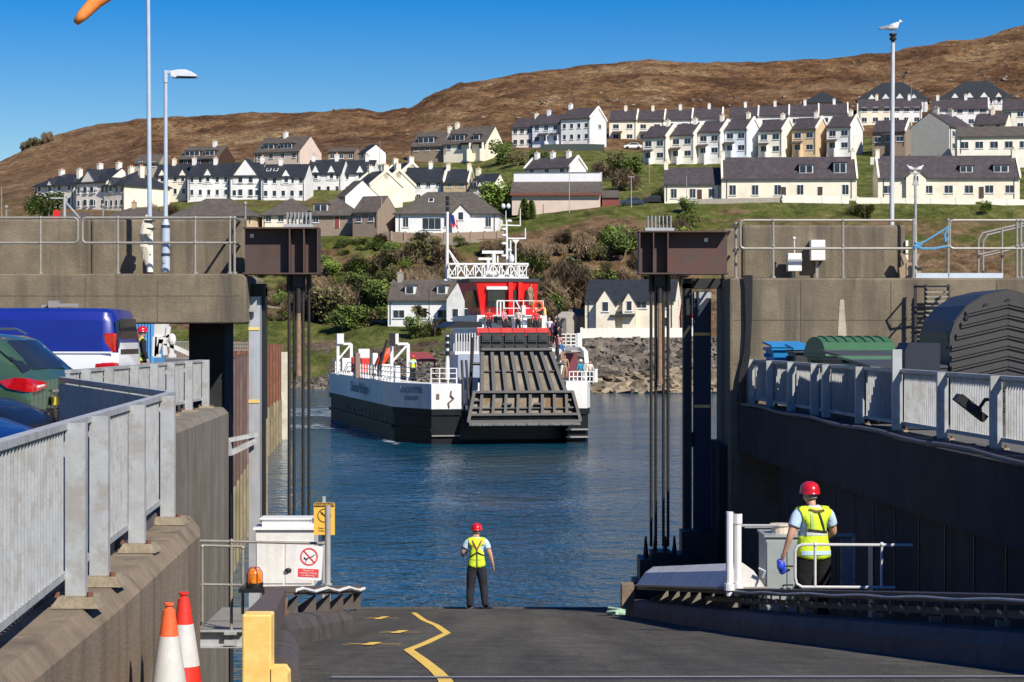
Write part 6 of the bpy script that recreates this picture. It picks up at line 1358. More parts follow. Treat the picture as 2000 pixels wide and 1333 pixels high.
# bow ramp
def rp(u, v, off=0):   # u in local x metres, v 0 bottom .. 1 top; off towards the viewer
    return Vector((u, -1.9 + 2.3 * v - off * .9, 1.25 + 4.85 * v + off * .3))
ramp = thing('x', 'x', 'x', (0, 0, 0)); bpy.data.objects.remove(ramp)
def edgeL(v): return 3.9 + 1.5 * v * (1 if v < .42 else 1) + (.0 if v < .42 else .25)
def edgeR(v): return (11.75 - .8 * v) if v < .42 else (10.9 - 1.35 * (v - .42))
b = MB()
vvs = [0, .42, .4201, 1]
for v0, v1, l0, l1, r0, r1 in ((0.02, .42, 4.1, 4.7, 11.7, 11.3), (.42, 1.0, 5.2, 5.45, 10.95, 10.15)):
    q = [rp(l0, v0), rp(r0, v0), rp(r1, v1), rp(l1, v1)]; b.add(q + [p + Vector((0, .25, .1)) for p in q], [(0, 1, 2, 3), (7, 6, 5, 4), (0, 4, 5, 1), (1, 5, 6, 2), (2, 6, 7, 3), (3, 7, 4, 0)])
rampo = b.build('bow_ramp', FG, ferry, world=False)
b = MB()
def rb(u0, v0, u1, v1, w_=.19, h=.34): b.beam(rp(u0, v0, h / 2), rp(u1, v1, h / 2), w_, h, up=(0, -.9, .3))
for i in range(8):
    t = i / 7; rb(5.0 + 5.8 * t, .12, 5.25 + 5.65 * t, .42); rb(5.25 + 5.65 * t, .42, 5.5 + 4.6 * t, .99, .24)
for v_, l_, r__ in ((.03, 4.1, 11.7), (.12, 4.2, 11.6), (.42, 4.7, 11.35), (.995, 5.4, 10.2)): rb(l_, v_, r__, v_, .16, .5)
for x0, x1 in ((4.15, 4.7), (11.65, 11.3)): rb(x0, .02, x1, .42, .2, .5)
for v_ in (.22, .32): rb(4.4, v_, 5.1, v_, .12, .3); rb(10.9, v_, 11.5, v_, .12, .3); 
for v_ in (.82,): rb(4.8, v_, 5.4, v_, .12, .3); rb(10.2, v_, 11.0, v_, .12, .3)
for v_ in (.22,): rb(4.6, v_, 11.3, v_, .08, .2)
for v_ in (.72,): rb(5.3 + .1 * v_, v_, 10.9 - 1.2 * (v_ - .42), v_, .07, .16)
rb(6.6, .27, 7.2, .27, .12, .3); rb(8.7, .27, 9.3, .27, .12, .3)
b.build('ramp_frame', FBR, rampo, world=False)
b = MB(); b.beam(rp(4.2, 0, .35), rp(11.6, 0, .35), .3, .25, up=(0, -.9, .3))
for i in range(10): b.beam(rp(4.3 + i * .75, -.02, .45), rp(4.85 + i * .75, -.02, .45), .12, .22, up=(0, -.9, .3))
b.build('ramp_lip', mat('scraped_steel', (.06, .06, .058), .6, .2, var=.6, scale=3), rampo, world=False)
b = MB(); c0 = S(937, 693, .8); c1 = S(1070, 650, 1.2); b.bb((c0.x, .8, c0.z), (c1.x, 1.0, c1.z)); top_ = b.build('ramp_flap', FBR, ferry, world=False)
for i in range(6):
    for k in range(2):
        b = MB(); x = c0.x + (c1.x - c0.x) * (i + .5) / 6 + (.04 if i % 2 == 0 else -.04); z = c0.z + (c1.z - c0.z) * (k + .5) / 2; b.box((x, .74, z), (.62, .14, .52)); b.box((x, .66, z), (.38, .06, .3)); b.build('rubber_pad', mat('worn_rubber', (.035, .038, .04), .7, var=.25, scale=3), top_, world=False)
b = MB(); c0 = S(934, 656, .9); c1 = S(1070, 641, 1.6); b.add([(c0.x, .75, c0.z), (c1.x, .75, c0.z), (c1.x, 1.5, c1.z), (c0.x, 1.5, c1.z), (c0.x, 1.6, c0.z), (c1.x, 1.6, c0.z)], [(0, 1, 2, 3), (0, 4, 5, 1), (4, 3, 2, 5), (0, 3, 4), (1, 5, 2)])
for i in range(7): x = c0.x + (c1.x - c0.x) * i / 6; b.beam((x, .74, c0.z + .02), (x, 1.48, c1.z + .02), .05, .05)
b.build('red_flap', mat('weathered_red', (.50, .05, .04), .55, var=.15, scale=1), ferry, world=False)
for x in (4.7, 11.0):
    b = MB(); b.cyl((x, .5, 2.2), (x - .3 * (1 if x > 8 else -1), .9, 7.0), .12, n=8); b.build('ramp_hoist_post', DKST, ferry, world=False)
# left deck house with railings and dark canopy
SH = mat('ferry_shaded_panel', (.30, .36, .46), .5, var=.08)  # bluish shade put into the deck house colour
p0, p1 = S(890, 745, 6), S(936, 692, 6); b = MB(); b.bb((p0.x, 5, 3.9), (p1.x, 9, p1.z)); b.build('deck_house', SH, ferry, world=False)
p2 = S(884, 690, 6); p3 = S(936, 640, 6); b = MB(); b.bb((p2.x, 5, p2.z - .1), (p3.x, 10, p2.z + .12)); 
for i in range(10):
    x = p2.x + .1 + i * (p3.x - p2.x - .2) / 9; b.beam((x, 5.05, p2.z), (x, 5.05, p3.z - .2), .06 if i < 5 else .12, .06)
for i in range(8): b.beam((p2.x + .05, 5.1 + i * .65, p2.z), (p2.x + .05, 5.1 + i * .65, p3.z - .2), .05, .05)
b.beam((p2.x, 5.05, p3.z - .2), (p3.x, 5.05, p3.z - .2), .08, .08); b.build('balcony_rail', FW, ferry, world=False)
b = MB(); b.bb((p2.x + .25, 5.6, p2.z + .1), (p3.x, 9.6, p3.z - .5)); b.build('balcony_screen', mat('grey_screen', (.22, .25, .28), .6), ferry, world=False)
b = MB(); q0 = S(866, 640, 6); q1 = S(935, 628, 6); rings = [[(q0.x, y, q0.z), ((q0.x * 2 + q1.x) / 3, y, q1.z), (q1.x, y, q1.z - .05), (q1.x, y, q0.z)] for y in (4.6, 10.5)]; b.loft(rings); b.build('canopy', BLK, ferry, world=False)
b = MB(); p0, p1 = S(893, 762, 2.5), S(932, 738, 2.5); b.bb((p0.x, 2.2, p0.z), (p1.x, 4.5, p1.z)); b.build('mooring_platform', FW, ferry, world=False)
b = MB(); p0, p1 = S(900, 860, .3), S(912, 760, .3)
for i in range(2): b.cyl((4.25 + i * .35, -.5, .9), (4.15 + i * .3, .3, 5.5), .09, n=7)
b.build('hoist_arm', DKST, ferry, world=False)
# superstructure: white block, wheelhouse, balcony
p0, p1 = S(932, 700, 15), S(1068, 616, 15); b = MB(); b.bb((p0.x, 15, 2.0), (p1.x, 26, p1.z)); sup = b.build('superstructure', FW, ferry, world=False)
p0, p1 = S(1030, 640, 15), S(1058, 622, 15); b = MB(); b.bb((p0.x, 14.93, p0.z), (p1.x, 15, p1.z)); b.build('window', GLASS, sup, world=False)
p0, p1 = S(940, 636, 14.5), S(1000, 620, 14.5); b = MB(); b.prism([(p0.x, 0, p1.z), (p1.x, 0, p1.z), (p1.x, 0, p0.z - .2), (p0.x + .8, 0, p0.z + .3)], (0, 14.6, 0), (0, 14.9, 0)); b.build('awning', DKST, ferry, world=False)
zt, zb_ = S(980, 551, 16).z, S(980, 618, 16).z; xl, xr = S(933, 0, 16).x, S(1050, 0, 16).x
b = MB(); b.loft([[(xl + .35, 16.4, zb_), (xr, 16.4, zb_), (xr, 21, zb_), (xl + .35, 21, zb_)], [(xl - .1, 16, zt), (xr, 16, zt), (xr, 21.5, zt), (xl - .55, 21.5, zt)]]); wh = b.build('wheelhouse', FR, ferry, world=False)
b = MB(); b.bb((xl - .6, 15.9, zt), (xr + .1, 21.7, zt + .25)); b.build('roof', mat('dark_roof_band', (.03, .03, .04), .6), wh, world=False)
def fwin(px0, px1, py0, py1, yl, m_=GLASS, nm='window', par=None):
    a, c = S(px0, py1, yl), S(px1, py0, yl); b = MB(); b.bb((a.x, yl - .12, a.z), (c.x, yl + .35, c.z)); return b.build(nm, m_, par or wh, world=False)
fwin(952, 986, 566, 601, 16.05); fwin(950, 993, 560, 566, 15.95, FW, 'sun_visor'); fwin(1000, 1011, 567, 597, 16.05, BLK, 'door'); fwin(1027, 1043, 567, 590, 16.05)
fwin(993, 1001, 552, 618, 15.8, FR, 'pillar'); fwin(1012, 1020, 552, 618, 15.8, FR, 'pillar')
b = MB(); b.bb((xl - .2, 17, zt - 1.9), (xl + .3, 20.5, zt - .6)); b.build('side_window', GLASS, wh, world=False)
def frail(px0, px1, py0, py1, yl, n, mids=1, nm='railing_section', r=.05, m_=None):
    a, c = S(px0, py1, yl), S(px1, py0, yl); b = MB()
    for i in range(n + 1): x = a.x + (c.x - a.x) * i / n; b.beam((x, yl, a.z), (x, yl, c.z), r * 1.2, r * 1.2)
    for k in range(mids + 2): z = a.z + (c.z - a.z) * k / (mids + 1); b.beam((a.x, yl, z), (c.x, yl, z), r * 1.2, r * 1.2)
    return b.build(nm, m_ or FW, ferry, world=False)
frail(984, 1061, 588, 617, 13.8, 4, 1); frail(971, 984, 588, 617, 13.6, 2, 0, r=.09)
b = MB(); a, c = S(1008, 588, 13.8), S(1022, 616, 13.8); b.beam(a, c, .08, .08); b.build('rail_brace', FW, ferry, world=False)
fwin(1019, 1026, 597, 615, 13.7, FW, 'rail_board', ferry)
b = MB(); q = S(1050, 598, 13.5); n = 18
rings = [[(q.x + (.34 + .09 * math.cos(2 * math.pi * j / 8)) * math.cos(2 * math.pi * i / n), 13.5 + .09 * math.sin(2 * math.pi * j / 8), q.z + (.34 + .09 * math.cos(2 * math.pi * j / 8)) * math.sin(2 * math.pi * i / n)) for j in range(8)] for i in range(n + 1)]
b.loft(rings, caps=False); tag(b.build('lifebuoy', ORG, None, world=False), 'orange lifebuoy hanging on the ferry balcony rail', 'lifebuoy')
lb = [o for o in C.objects if o.name == 'lifebuoy'][0]; lb.location = FO; lb.rotation_euler = (0, 0, FA)
b = MB(); q = S(1064, 607, 13.6); b.cyl(q - Vector((0, 0, .3)), q + Vector((0, 0, .25)), .12, .06, 8); b.build('deck_lamp', YEL, ferry, world=False)
# lattice jib, masts, radars
b = MB(); A0, A1 = S(875, 516, 17), S(1030, 516, 17); B0, B1 = S(875, 543, 17), S(1030, 543, 17)
for y in (16.6, 17.6):
    for a, c in ((A0, A1), (B0, B1)): b.beam((a.x, y, a.z), (c.x, y, c.z), .12, .12)
    for i in range(9):
        x0 = A0.x + (A1.x - A0.x) * i / 9; x1 = A0.x + (A1.x - A0.x) * (i + 1) / 9; b.beam((x0, y, A0.z), (x0, y, B0.z), .08, .08)
        b.beam((x0, y, B0.z if (i + (y > 17)) % 2 == 0 else A0.z), (x1, y, A0.z if (i + (y > 17)) % 2 == 0 else B0.z), .08, .08)
for i in range(10): x0 = A0.x + (A1.x - A0.x) * i / 9; b.beam((x0, 16.6, A0.z), (x0, 17.6, A0.z), .06, .06)
b.build('lattice_bridge', FW, ferry, world=False)
b = MB(); a, c = S(873, 548, 17), S(874, 408, 17); b.cyl(a, c, .13, .10, 9); b.ball(a, .2, 8, 5, 0, (1.5, 1.5, .6)); b.beam(S(876, 488, 17), S(896, 516, 17), .09, .09); b.beam(S(876, 488, 17.4), S(890, 516, 17.4), .09, .09); m1 = b.build('mast', FW, ferry, world=False)
for py in (388, 398, 409):
    b = MB(); q = S(874, py, 17); b.cyl(q - Vector((0, 0, .16)), q + Vector((0, 0, .16)), .14, n=8); b.build('signal_lamp', BLK, m1, world=False)
b = MB(); b.cyl(S(991, 550, 18), S(989, 430, 18), .13, .07, 8); b.cyl(S(1007, 545, 18), S(1007, 470, 18), .08, .06, 8); b.cyl(S(997, 520, 18), S(997, 470, 18), .06, n=6)
b.beam(S(978, 440, 18), S(1016, 441, 18), .09, .09); b.cyl(S(1016, 441, 18), S(1016, 408, 18), .05, .03, 6); b.beam(S(990, 466, 18), S(1027, 466, 18), .1, .1); b.cyl(S(1026, 466, 18), S(1026, 446, 18), .05, n=6); b.add([S(1000, 468, 18), S(1015, 468, 18), S(1009, 476, 18), S(1006, 476, 18)], [(0, 1, 2, 3)])
for py in (432, 448, 460, 476, 489, 500): b.ball(S(984 if py % 3 else 995, py, 18), .16, 7, 5, 0, (1.3, 1, .7))
b.cyl(S(988, 432, 18), S(988, 412, 18), .03, n=5); m2_ = b.build('mast', FW, ferry, world=False)
for px in (983, 993):
    b = MB(); b.ball(S(px, 403, 18), .2, 8, 6, 0, (.8, .8, 1)); b.build('floodlight', FW, m2_, world=False)
b = MB(); b.box(S(962, 493, 18), (1.6, .25, .22)); b.cyl(S(964, 514, 18), S(964, 495, 18), .16, n=8); b.cyl(S(972, 514, 18), S(972, 500, 18), .06, n=6); b.build('radar_scanner', FW, ferry, world=False)
b = MB(); b.box(S(947, 506, 17.5), (1.0, .25, .18)); b.cyl(S(953, 530, 17.5), S(953, 508, 17.5), .13, n=8); b.build('radar_scanner', FW, ferry, world=False)
b = MB(); b.ball(S(960, 535, 17), .45, 10, 6, 0, (1.4, 1, .6)); b.bb(S(940, 548, 17.2), S(1000, 538, 18.5)); b.ball(S(999, 506, 17.6), .22, 8, 6, 0, (1, 1, 1.6)); b.build('roof_equipment', FW, ferry, world=False)
frail(1005, 1028, 520, 555, 18.5, 3, 1)
b = MB(); q = S(877, 418, 17); w__ = S(890, 440, 17)
FL = [mat('flag_navy', (.02, .03, .16), .8), mat('flag_red', (.55, .03, .04), .8), WHITE]
b.add([q, q + Vector((.35, 0, -.1)), q + Vector((.45, .1, -.8)), q + Vector((.05, 0, -.7))], [(0, 1, 2, 3)], 0); b.add([q + Vector((.35, .01, -.1)), q + Vector((.62, .1, -.5)), q + Vector((.7, .1, -1.15)), q + Vector((.45, .1, -.8))], [(0, 1, 2, 3)], 1); b.add([q + Vector((.36, -.03, -.12)), q + Vector((.44, -.03, -.14)), q + Vector((.58, .02, -.8)), q + Vector((.5, .02, -.8))], [(0, 1, 2, 3)], 2)
b.add([q + Vector((.05, .01, -.7)), q + Vector((.45, .1, -.8)), q + Vector((.4, .1, -1.1))], [(0, 1, 2)], 1)
tag(b.build('flag', FL, None, world=False, fix=False), 'small limp red white and navy flag on the ferry mast', 'flag'); fl = bpy.data.objects['flag']; fl.location = FO; fl.rotation_euler = (0, 0, FA)
b = MB(); b.cyl(S(877, 416, 17), S(925, 510, 17), .012, n=4); b.build('stay_wire', ROPE, ferry, world=False)
# left side deck: railings, gantry frames, clutter
b = MB()
for i in range(24):
    y = 5.0 + i * 1.55; b.beam((.3, y, 3.9), (.3, y, 4.95), .07, .07)
for z in (4.3, 4.65, 4.98): b.beam((.35, 5.0, z), (.15, 41.5, z), .05, .05); b.beam((.35, 5.0, z), (2.0, -.3, z), .05, .05); b.beam((2.0, -.3, z), (3.7, -.3, z), .05, .05)
for i in range(4): x = 2.0 + i * .57; b.beam((x, -.3, 3.9), (x, -.3, 4.98), .07, .07)
b.build('side_railing', FW, ferry, world=False)
for yl, px0, px1 in ((34, 660, 686), (11, 765, 797)):
    a, c = S(px0, 730, yl), S(px1, 730, yl); zt = S(px0, 672, yl).z; b = MB(); b.beam((a.x, yl, 3.9), (a.x, yl, zt), .22, .22); b.beam((c.x, yl, 3.9), (c.x, yl, zt), .22, .22); b.beam((a.x, yl, zt), (c.x, yl, zt), .18, .18); b.beam((a.x, yl, zt - 1.3), (c.x, yl, zt), .14, .14)
    z2 = S(px0, 652, yl).z; b.bb((a.x - .1, yl - .3, zt), (a.x + .45, yl + .3, z2)); b.build('gantry_frame', FW, ferry, world=False)
a = S(762, 676, 10.5); b = MB(); b.bb((a.x - .05, 10.3, a.z), (a.x + .35, 10.6, a.z + .9)); b.build('loudhailer', BLK, ferry, world=False)
REDB = mat('red_box', (.65, .03, .02), .5, var=.1)
for px0, px1, y0, y1, yl, m_ in ((688, 700, 728, 698, 28, REDB), (706, 722, 728, 700, 25, REDB), (700, 722, 700, 682, 26, FW), (694, 704, 740, 690, 20, mat('tan_cabinet', (.25, .17, .13), .7)), (728, 738, 730, 690, 22, FW), (746, 768, 738, 712, 14, FW), (772, 782, 745, 715, 9, FW), (668, 684, 725, 700, 31, FW)):
    a, c = S(px0, y0, yl), S(px1, y1, yl); b = MB(); b.bb((a.x, yl, max(3.9, a.z)), (c.x, yl + .8, c.z)); b.build('deck_locker', m_, ferry, world=False, bevel=.05)
b = MB(); a, c = S(736, 722, 15), S(760, 680, 15); rings = []
for t, r in ((0, .1), (.2, .38), (.5, .45), (.8, .42), (1, .15)): 
    p = Vector((a.x, 15, a.z)).lerp(Vector((c.x, 15, c.z)), t); rings.append([p + Vector((r * math.cos(k * .785), r * math.sin(k * .785), 0)) for k in range(8)])
b.loft(rings); b.build('rescue_boat', mat('rescue_orange', (.62, .07, .02), .55, var=.1), ferry, world=False, smooth=True)
b = MB(); b.cyl(S(738, 730, 14.5), S(756, 664, 14.5), .12, .09, 8); b.build('davit', DKST, ferry, world=False)
b = MB(); b.cyl(S(874, 742, 3), S(874, 700, 3), .16, .13, 9); b.cyl(S(874, 700, 3), S(874, 655, 3), .1, .1, 8); b.build('bow_lamp_post', FW, ferry, world=False)
for py in (662, 675, 690):
    b = MB(); q = S(874, py, 3); b.cyl(q - Vector((0, 0, .14)), q + Vector((0, 0, .14)), .17, n=8); b.build('signal_lamp', BLK, ferry, world=False)
# vehicles on the car deck
def deck_car(label, x, y, m_, h=1.5, L_=4.4):
    c = thing('parked_car', label, 'car', FO + Vector((x * fc - y * fs_, x * fs_ + y * fc, 2.0)), FA); b = MB(); b.prism([(0, 0, .3), (0, 0, .95), (0, 1.1, 1.0), (0, 1.7, h), (0, L_ - 1, h), (0, L_ - .1, .95), (0, L_, .3)], (-.9, 0, 0), (.9, 0, 0)); b.build('body', m_, c, world=False, bevel=.06)
    b = MB(); b.add([(-.72, 1.12, 1.05), (.72, 1.12, 1.05), (.62, 1.62, h - .05), (-.62, 1.62, h - .05)], [(0, 1, 2, 3)]); b.v = [(a_, b_ - .03, c_ + .02) for a_, b_, c_ in b.v]; b.build('windscreen', GLASS, c, world=False)
    for sx in (-.65, .65):
        b = MB(); b.box((sx, -.02, .75), (.32, .06, .16)); b.build('headlight', WHITE, c, world=False)
        for yy in (.8, L_ - .9): b = MB(); b.cyl((sx * 1.32 - .1, yy, .33), (sx * 1.32 + .1, yy, .33), .33, n=12); b.build('wheel', BLK, c, world=False)
deck_car('silver car on the ferry deck behind the bow railing', 2.9, 7.0, mat('silver_car', (.35, .36, .37), .3, .4), 1.6)
deck_car('dark van on the ferry deck behind the left gantry frame', 2.6, 14.5, BLK, 2.1, 5)
b = MB(); a, c = S(797, 703, 13), S(852, 688, 13); b.add([(a.x, 13, a.z), (c.x, 13, a.z), (c.x - .3, 15, c.z), (a.x + .3, 15, c.z), (a.x, 13, a.z - .15), (c.x, 13, a.z - .15), (c.x, 15.5, a.z - .15), (a.x, 15.5, a.z - .15)], [(0, 1, 2, 3), (0, 4, 5, 1), (1, 5, 6, 2), (2, 6, 7, 3), (3, 7, 4, 0), (4, 7, 6, 5)])
for x in (a.x + .1, c.x - .1): b.bb((x - .05, 13.1, 3.9), (x + .05, 13.2, a.z - .1))
b.build('shelter_roof', mat('dull_red_roof', (.25, .05, .05), .6, var=.2), ferry, world=False)
# right side: passenger gangway and bow platform
frail(1085, 1135, 653, 681, 6, 5, 3, r=.06); fwin(1127, 1136, 651, 681, 6, FW, 'screen_panel', ferry)
b = MB(); a, c = S(1068, 700, 7), S(1136, 681, 7); b.bb((a.x, 6, c.z - .2), (c.x, 18, c.z)); b.build('upper_deck', FW, ferry, world=False)
b = MB(); P = [S(1141, 742, 3), S(1146, 712, 3.2), S(1144, 690, 4), S(1136, 682, 5), S(1108, 681, 6)]; 
for a, c in zip(P, P[1:]): b.beam(a, c, .28, .28)
b.build('deck_arch', FW, ferry, world=False)
b = MB(); a, c = S(1100, 742, 9), S(1128, 690, 9); b.bb((a.x, 9, 3.9), (c.x, 9.3, c.z)); b.build('bulkhead', mat('dark_red_bulkhead', (.16, .03, .04), .6), ferry, world=False)
frail(1112, 1160, 726, 746, 0.2, 6, 1, r=.05); b = MB(); q = S(1164, 744, .6); b.cyl((q.x, .7, 4.0), (q.x, .7, 4.9), .14, n=9); b.build('bollard', FW, ferry, world=False)
b = MB(); b.bb(S(1076, 765, 1.5), S(1112, 738, 2.5)); b.build('hatch_box', DKST, ferry, world=False)
b = MB(); p = S(1092, 740, 3); b.tube([p, p + Vector((.2, 0, .9)), p + Vector((-.2, 0, 1.4)), p + Vector((.1, 0, 2.0))], .12, 7); b.build('fire_hose', FW, ferry, world=False)
cols = {n_: mat('cloth_' + n_, c, .85, var=.15, scale=8) for n_, c in dict(white=(.7, .68, .68), black=(.015, .015, .02), pink=(.6, .25, .28), blue=(.03, .12, .3), tan=(.3, .2, .13), teal=(.02, .22, .32), red=(.6, .03, .03), purple=(.12, .05, .12), cream=(.65, .55, .45)).items()}
crowd = [(1073, 668, 5.4, 'white', 'tan', 'white-haired passenger in pale top at the left end of the ferry side deck'), (1084, 672, 5.0, 'purple', 'black', 'passenger in dark purple coat beside the pale topped one on the ferry'),
         (1092, 668, 4.6, 'black', 'black', 'passenger in black jacket leaning on the ferry side rail'), (1090, 700, 4.2, 'pink', 'tan', 'passenger in pink coming down the ferry stairs'),
         (1097, 714, 3.8, 'blue', 'tan', 'passenger with blue rucksack lower on the ferry stairs'), (1103, 742, 3.0, 'tan', 'tan', 'passenger in brown top at the foot of the ferry stairs'),
         (1133, 752, 1.8, 'teal', 'black', 'crew member in teal jacket and white helmet on the right bow of the ferry'), (1152, 753, 1.6, 'cream', 'black', 'dark haired passenger in cream top at the far right bow of the ferry'),
         (1036, 600, 14.6, 'tan', 'tan', 'person in tan jacket standing in the ferry wheelhouse doorway'), (806, 745, 6.0, None, 'black', 'deckhand in orange helmet and yellow vest on the ferry left bow'),
         (955, 650, 8.5, 'red', 'black', 'passenger in red low behind the ferry red flaps, leftmost'), (985, 650, 8.5, 'pink', 'black', 'passenger in pink behind the ferry red flaps, in the middle'), (1012, 650, 8.5, 'cream', 'black', 'passenger in cream behind the ferry red flaps, right of middle'), (1047, 652, 8.5, 'red', 'black', 'passenger in red behind the ferry red flaps under the dark window')]
for px, pyf, yl, tc, bc, lb in crowd:
    q = S(px, pyf, yl); wv = FO + Vector((q.x * fc - q.y * fs_, q.x * fs_ + q.y * fc, q.z))
    if tc is None: person(lb, wv, R(200), H=1.75, helmet=mat('orange_helmet', (.75, .08, .03), .4), detail=1, fingers=False, hair=None, trou=TROUB)
    else: person(lb, wv, R(150 + (px * 37) % 90), H=1.68, top=cols[tc], trou=cols[bc], vest=None, helmet=WHITE if 'white helmet' in lb else None, hair=HAIR if 'white-haired' in lb else HAIRD, sleeves='long', detail=1, fingers=False)
# wash beside the stern quarter
b = MB(); rr = random.Random(8)
for i in range(420):
    u = rr.random(); 
    if rr.random() < .82: px, py = rr.uniform(565, 655), rr.gauss(rr.choice((803, 812, 836)), 2.2)
    else: px = rr.uniform(648, 775); py = 822 + (px - 648) * .36 + rr.uniform(0, 3)
    Yw = HC * F / (py - HY); x = (px - CX) * Yw / F; w_ = rr.uniform(.1, .6); h_ = rr.uniform(.1, .35); k = [(x + w_ * math.cos(t) * rr.uniform(.6, 1.2), Yw + h_ * math.sin(t) * rr.uniform(.6, 1.2), .05 + i * .0001) for t in (0, 1, 2, 3, 4, 5)]; b.add(k, [(0, 1, 2, 3, 4, 5)])
tag(b.build('foam', mat('sea_foam', (.30, .38, .43), .8), fix=False), 'thin white foam streaks on the water beside the ferry', 'foam', kind='stuff')
# ================================================================ vehicles on the left quay
CHROME = mat('chrome_trim', (.6, .6, .6), .15, .9, bump=0)
TYRE = mat('tyre', (.015, .015, .015), .8)
TL = mat('tail_light_red', (.45, .005, .008), .15, coat=1, var=.25, scale=14, bump=0)
LENS = mat('clear_lens', (.75, .78, .8), .1, coat=1, bump=0)
def wheel(par, x, y, z, r, side):
    b = MB(); b.cyl((x, y - .11, z), (x, y + .11, z), r, n=26); o = b.build('wheel', TYRE, par, world=False)
    b = MB(); b.cyl((x, y - .115, z), (x, y + .115, z), r * .66, n=20)
    for k in range(5): t = k * 1.2566; b.beam((x, y + side * .12, z), (x + r * .6 * math.cos(t), y + side * .12, z + r * .6 * math.sin(t)), .05, .02, up=(0, 1, 0))
    b.build('rim', CHROME, o, world=False)
def car_body(root, st, m_, low=None, zsplit=None):
    """st: stations along x (x, half widths & heights [(y, z)...] from sill to roof centre); mirrored loft"""
    rings = []
    for x, prof in st: rings.append([(x, -y, z) for y, z in prof] + [(x, y, z) for y, z in prof[::-1] if y > 1e-4])
    b = MB(); b.loft(rings)
    if low is not None:
        for i, f in enumerate(b.f):
            zc = sum(b.v[k][2] for k in f) / len(f)
            if zc < zsplit: b.m[i] = 1
    o = b.build('body', [m_] + ([low] if low else []), root, world=False, smooth=True)
    return rings
def patch(root, name, rings, i0, i1, j0, j1, m_, off=.012, t=(0, 1), s=(0, 1)):
    """panel following the body surface between stations i0..i1 and profile points j0..j1 (left = near side)"""
    b = MB(); g = []; n = 5
    def P(u, v_):
        i = min(int(u), len(rings) - 2); a = u - i; j = min(int(v_), len(rings[0]) - 2); c = v_ - j
        p = (Vector(rings[i][j]) * (1 - c) + Vector(rings[i][j + 1]) * c) * (1 - a) + (Vector(rings[i + 1][j]) * (1 - c) + Vector(rings[i + 1][j + 1]) * c) * a
        return p
    U = [i0 + (i1 - i0) * k / n for k in range(n + 1)]; V_ = [j0 + (j1 - j0) * k / 3 for k in range(4)]
    vs = []
    for u in U:
        for v_ in V_:
            p = P(u, v_); e = .02; du = P(min(u + e, len(rings) - 1), v_) - P(max(u - e, 0), v_); dv_ = P(u, min(v_ + e, len(rings[0]) - 1)) - P(u, max(v_ - e, 0)); n_ = du.cross(dv_).normalized()
            c = Vector((p.x, 0, p.z * .5 + .4)); 
            if n_.dot(p - c) < 0: n_ = -n_
            vs.append(p + n_ * off)
    b.add(vs, [(a * 4 + c, a * 4 + c + 1, (a + 1) * 4 + c + 1, (a + 1) * 4 + c) for a in range(n) for c in range(3)])
    return b.build(name, m_, root, world=False, smooth=True, fix=False)
# --- van: front towards -x (left), rear at x = +2.45
VB = mat('royal_blue_van_paint', (.010, .022, .24), .32, coat=.6, var=.05, scale=1, bump=0)
VW = mat('white_van_paint', (.74, .76, .78), .3, coat=.6, var=.04, scale=1, bump=0)
vx = at(270, 0, 38).x - 2.78
van = thing('van', 'royal blue over white panel van parked in front of the left gantry slab', 'van', (vx, 38.9, 5.63), R(-3))
H0 = 2.12
def vprof(w, zt, zs=.35): return [(w * .96, zs), (w, .62), (w, 1.02), (w, 1.33), (w * .985, 1.42), (w * .93, zt - .22), (w * .86, zt - .07), (w * .70, zt - .015), (.0, zt)]
st = [(-2.45, [(y * .9, min(z, .95) if k > 1 else z) for k, (y, z) in enumerate(vprof(.80, 1.0))]), (-2.2, [(y, min(z, 1.12)) for y, z in vprof(.9, 1.15)]), (-1.75, [(y, min(z, 1.22)) for y, z in vprof(.95, 1.25)]), (-.95, vprof(.95, H0 - .08)), (-.4, vprof(.952, H0)), (1.2, vprof(.952, H0)), (2.2, vprof(.95, H0 - .01)), (2.36, vprof(.93, H0 - .04)), (2.44, vprof(.90, H0 - .22, .4)), (2.5, [(y * .97, min(z, 1.5)) for y, z in vprof(.88, 1.6, .45)])]
rg_ = car_body(van, st, VB, VW, 1.30)
patch(van, 'side_panel', rg_, 4.35, 6.2, 3.4, 5.0, mat('royal_blue_van_panel', (.008, .018, .20), .35, coat=.6, bump=0), .006)
patch(van, 'cab_window', rg_, 3.1, 3.95, 3.7, 4.9, GLASS, .008)
b = MB(); b.bb((-1.3, -.972, 1.32), (2.42, -.955, 1.35)); b.build('waist_trim', VW, van, world=False)
b = MB(); b.bb((.05, -.962, .7), (.062, -.94, 1.85)); b.build('door_seam', BLK, van, world=False)
for y in (-.86, .86):
    b = MB(); b.box((2.36, y * .995, 1.50), (.22, .12, .34)); b.build('tail_light', TL, van, world=False, bevel=.03)
    b = MB(); b.box((2.30, y * 1.035, 1.02), (.42, .14, .30)); b.build('tail_light', TL, van, world=False, bevel=.05)
b = MB(); b.add([(2.475, -.7, 1.3), (2.475, .7, 1.3), (2.44, .62, 1.92), (2.44, -.62, 1.92)], [(0, 1, 2, 3)]); b.add([(2.47, -.90, 1.35), (2.47, -.72, 1.3), (2.44, -.66, 1.9), (2.40, -.84, 1.88)], [(0, 1, 2, 3)]); b.v = [(x + .03, y, z) for x, y, z in b.v]; b.build('rear_window', GLASS, van, world=False, fix=False)
b = MB(); b.box((2.46, 0, .45), (.2, 1.7, .22)); b.build('rear_bumper', mat('grey_bumper', (.12, .12, .13), .6), van, world=False, bevel=.04)
for x in (-1.55, 1.45):
    for y in (-.87, .87): wheel(van, x, y, .34, .34, 1 if y > 0 else -1)
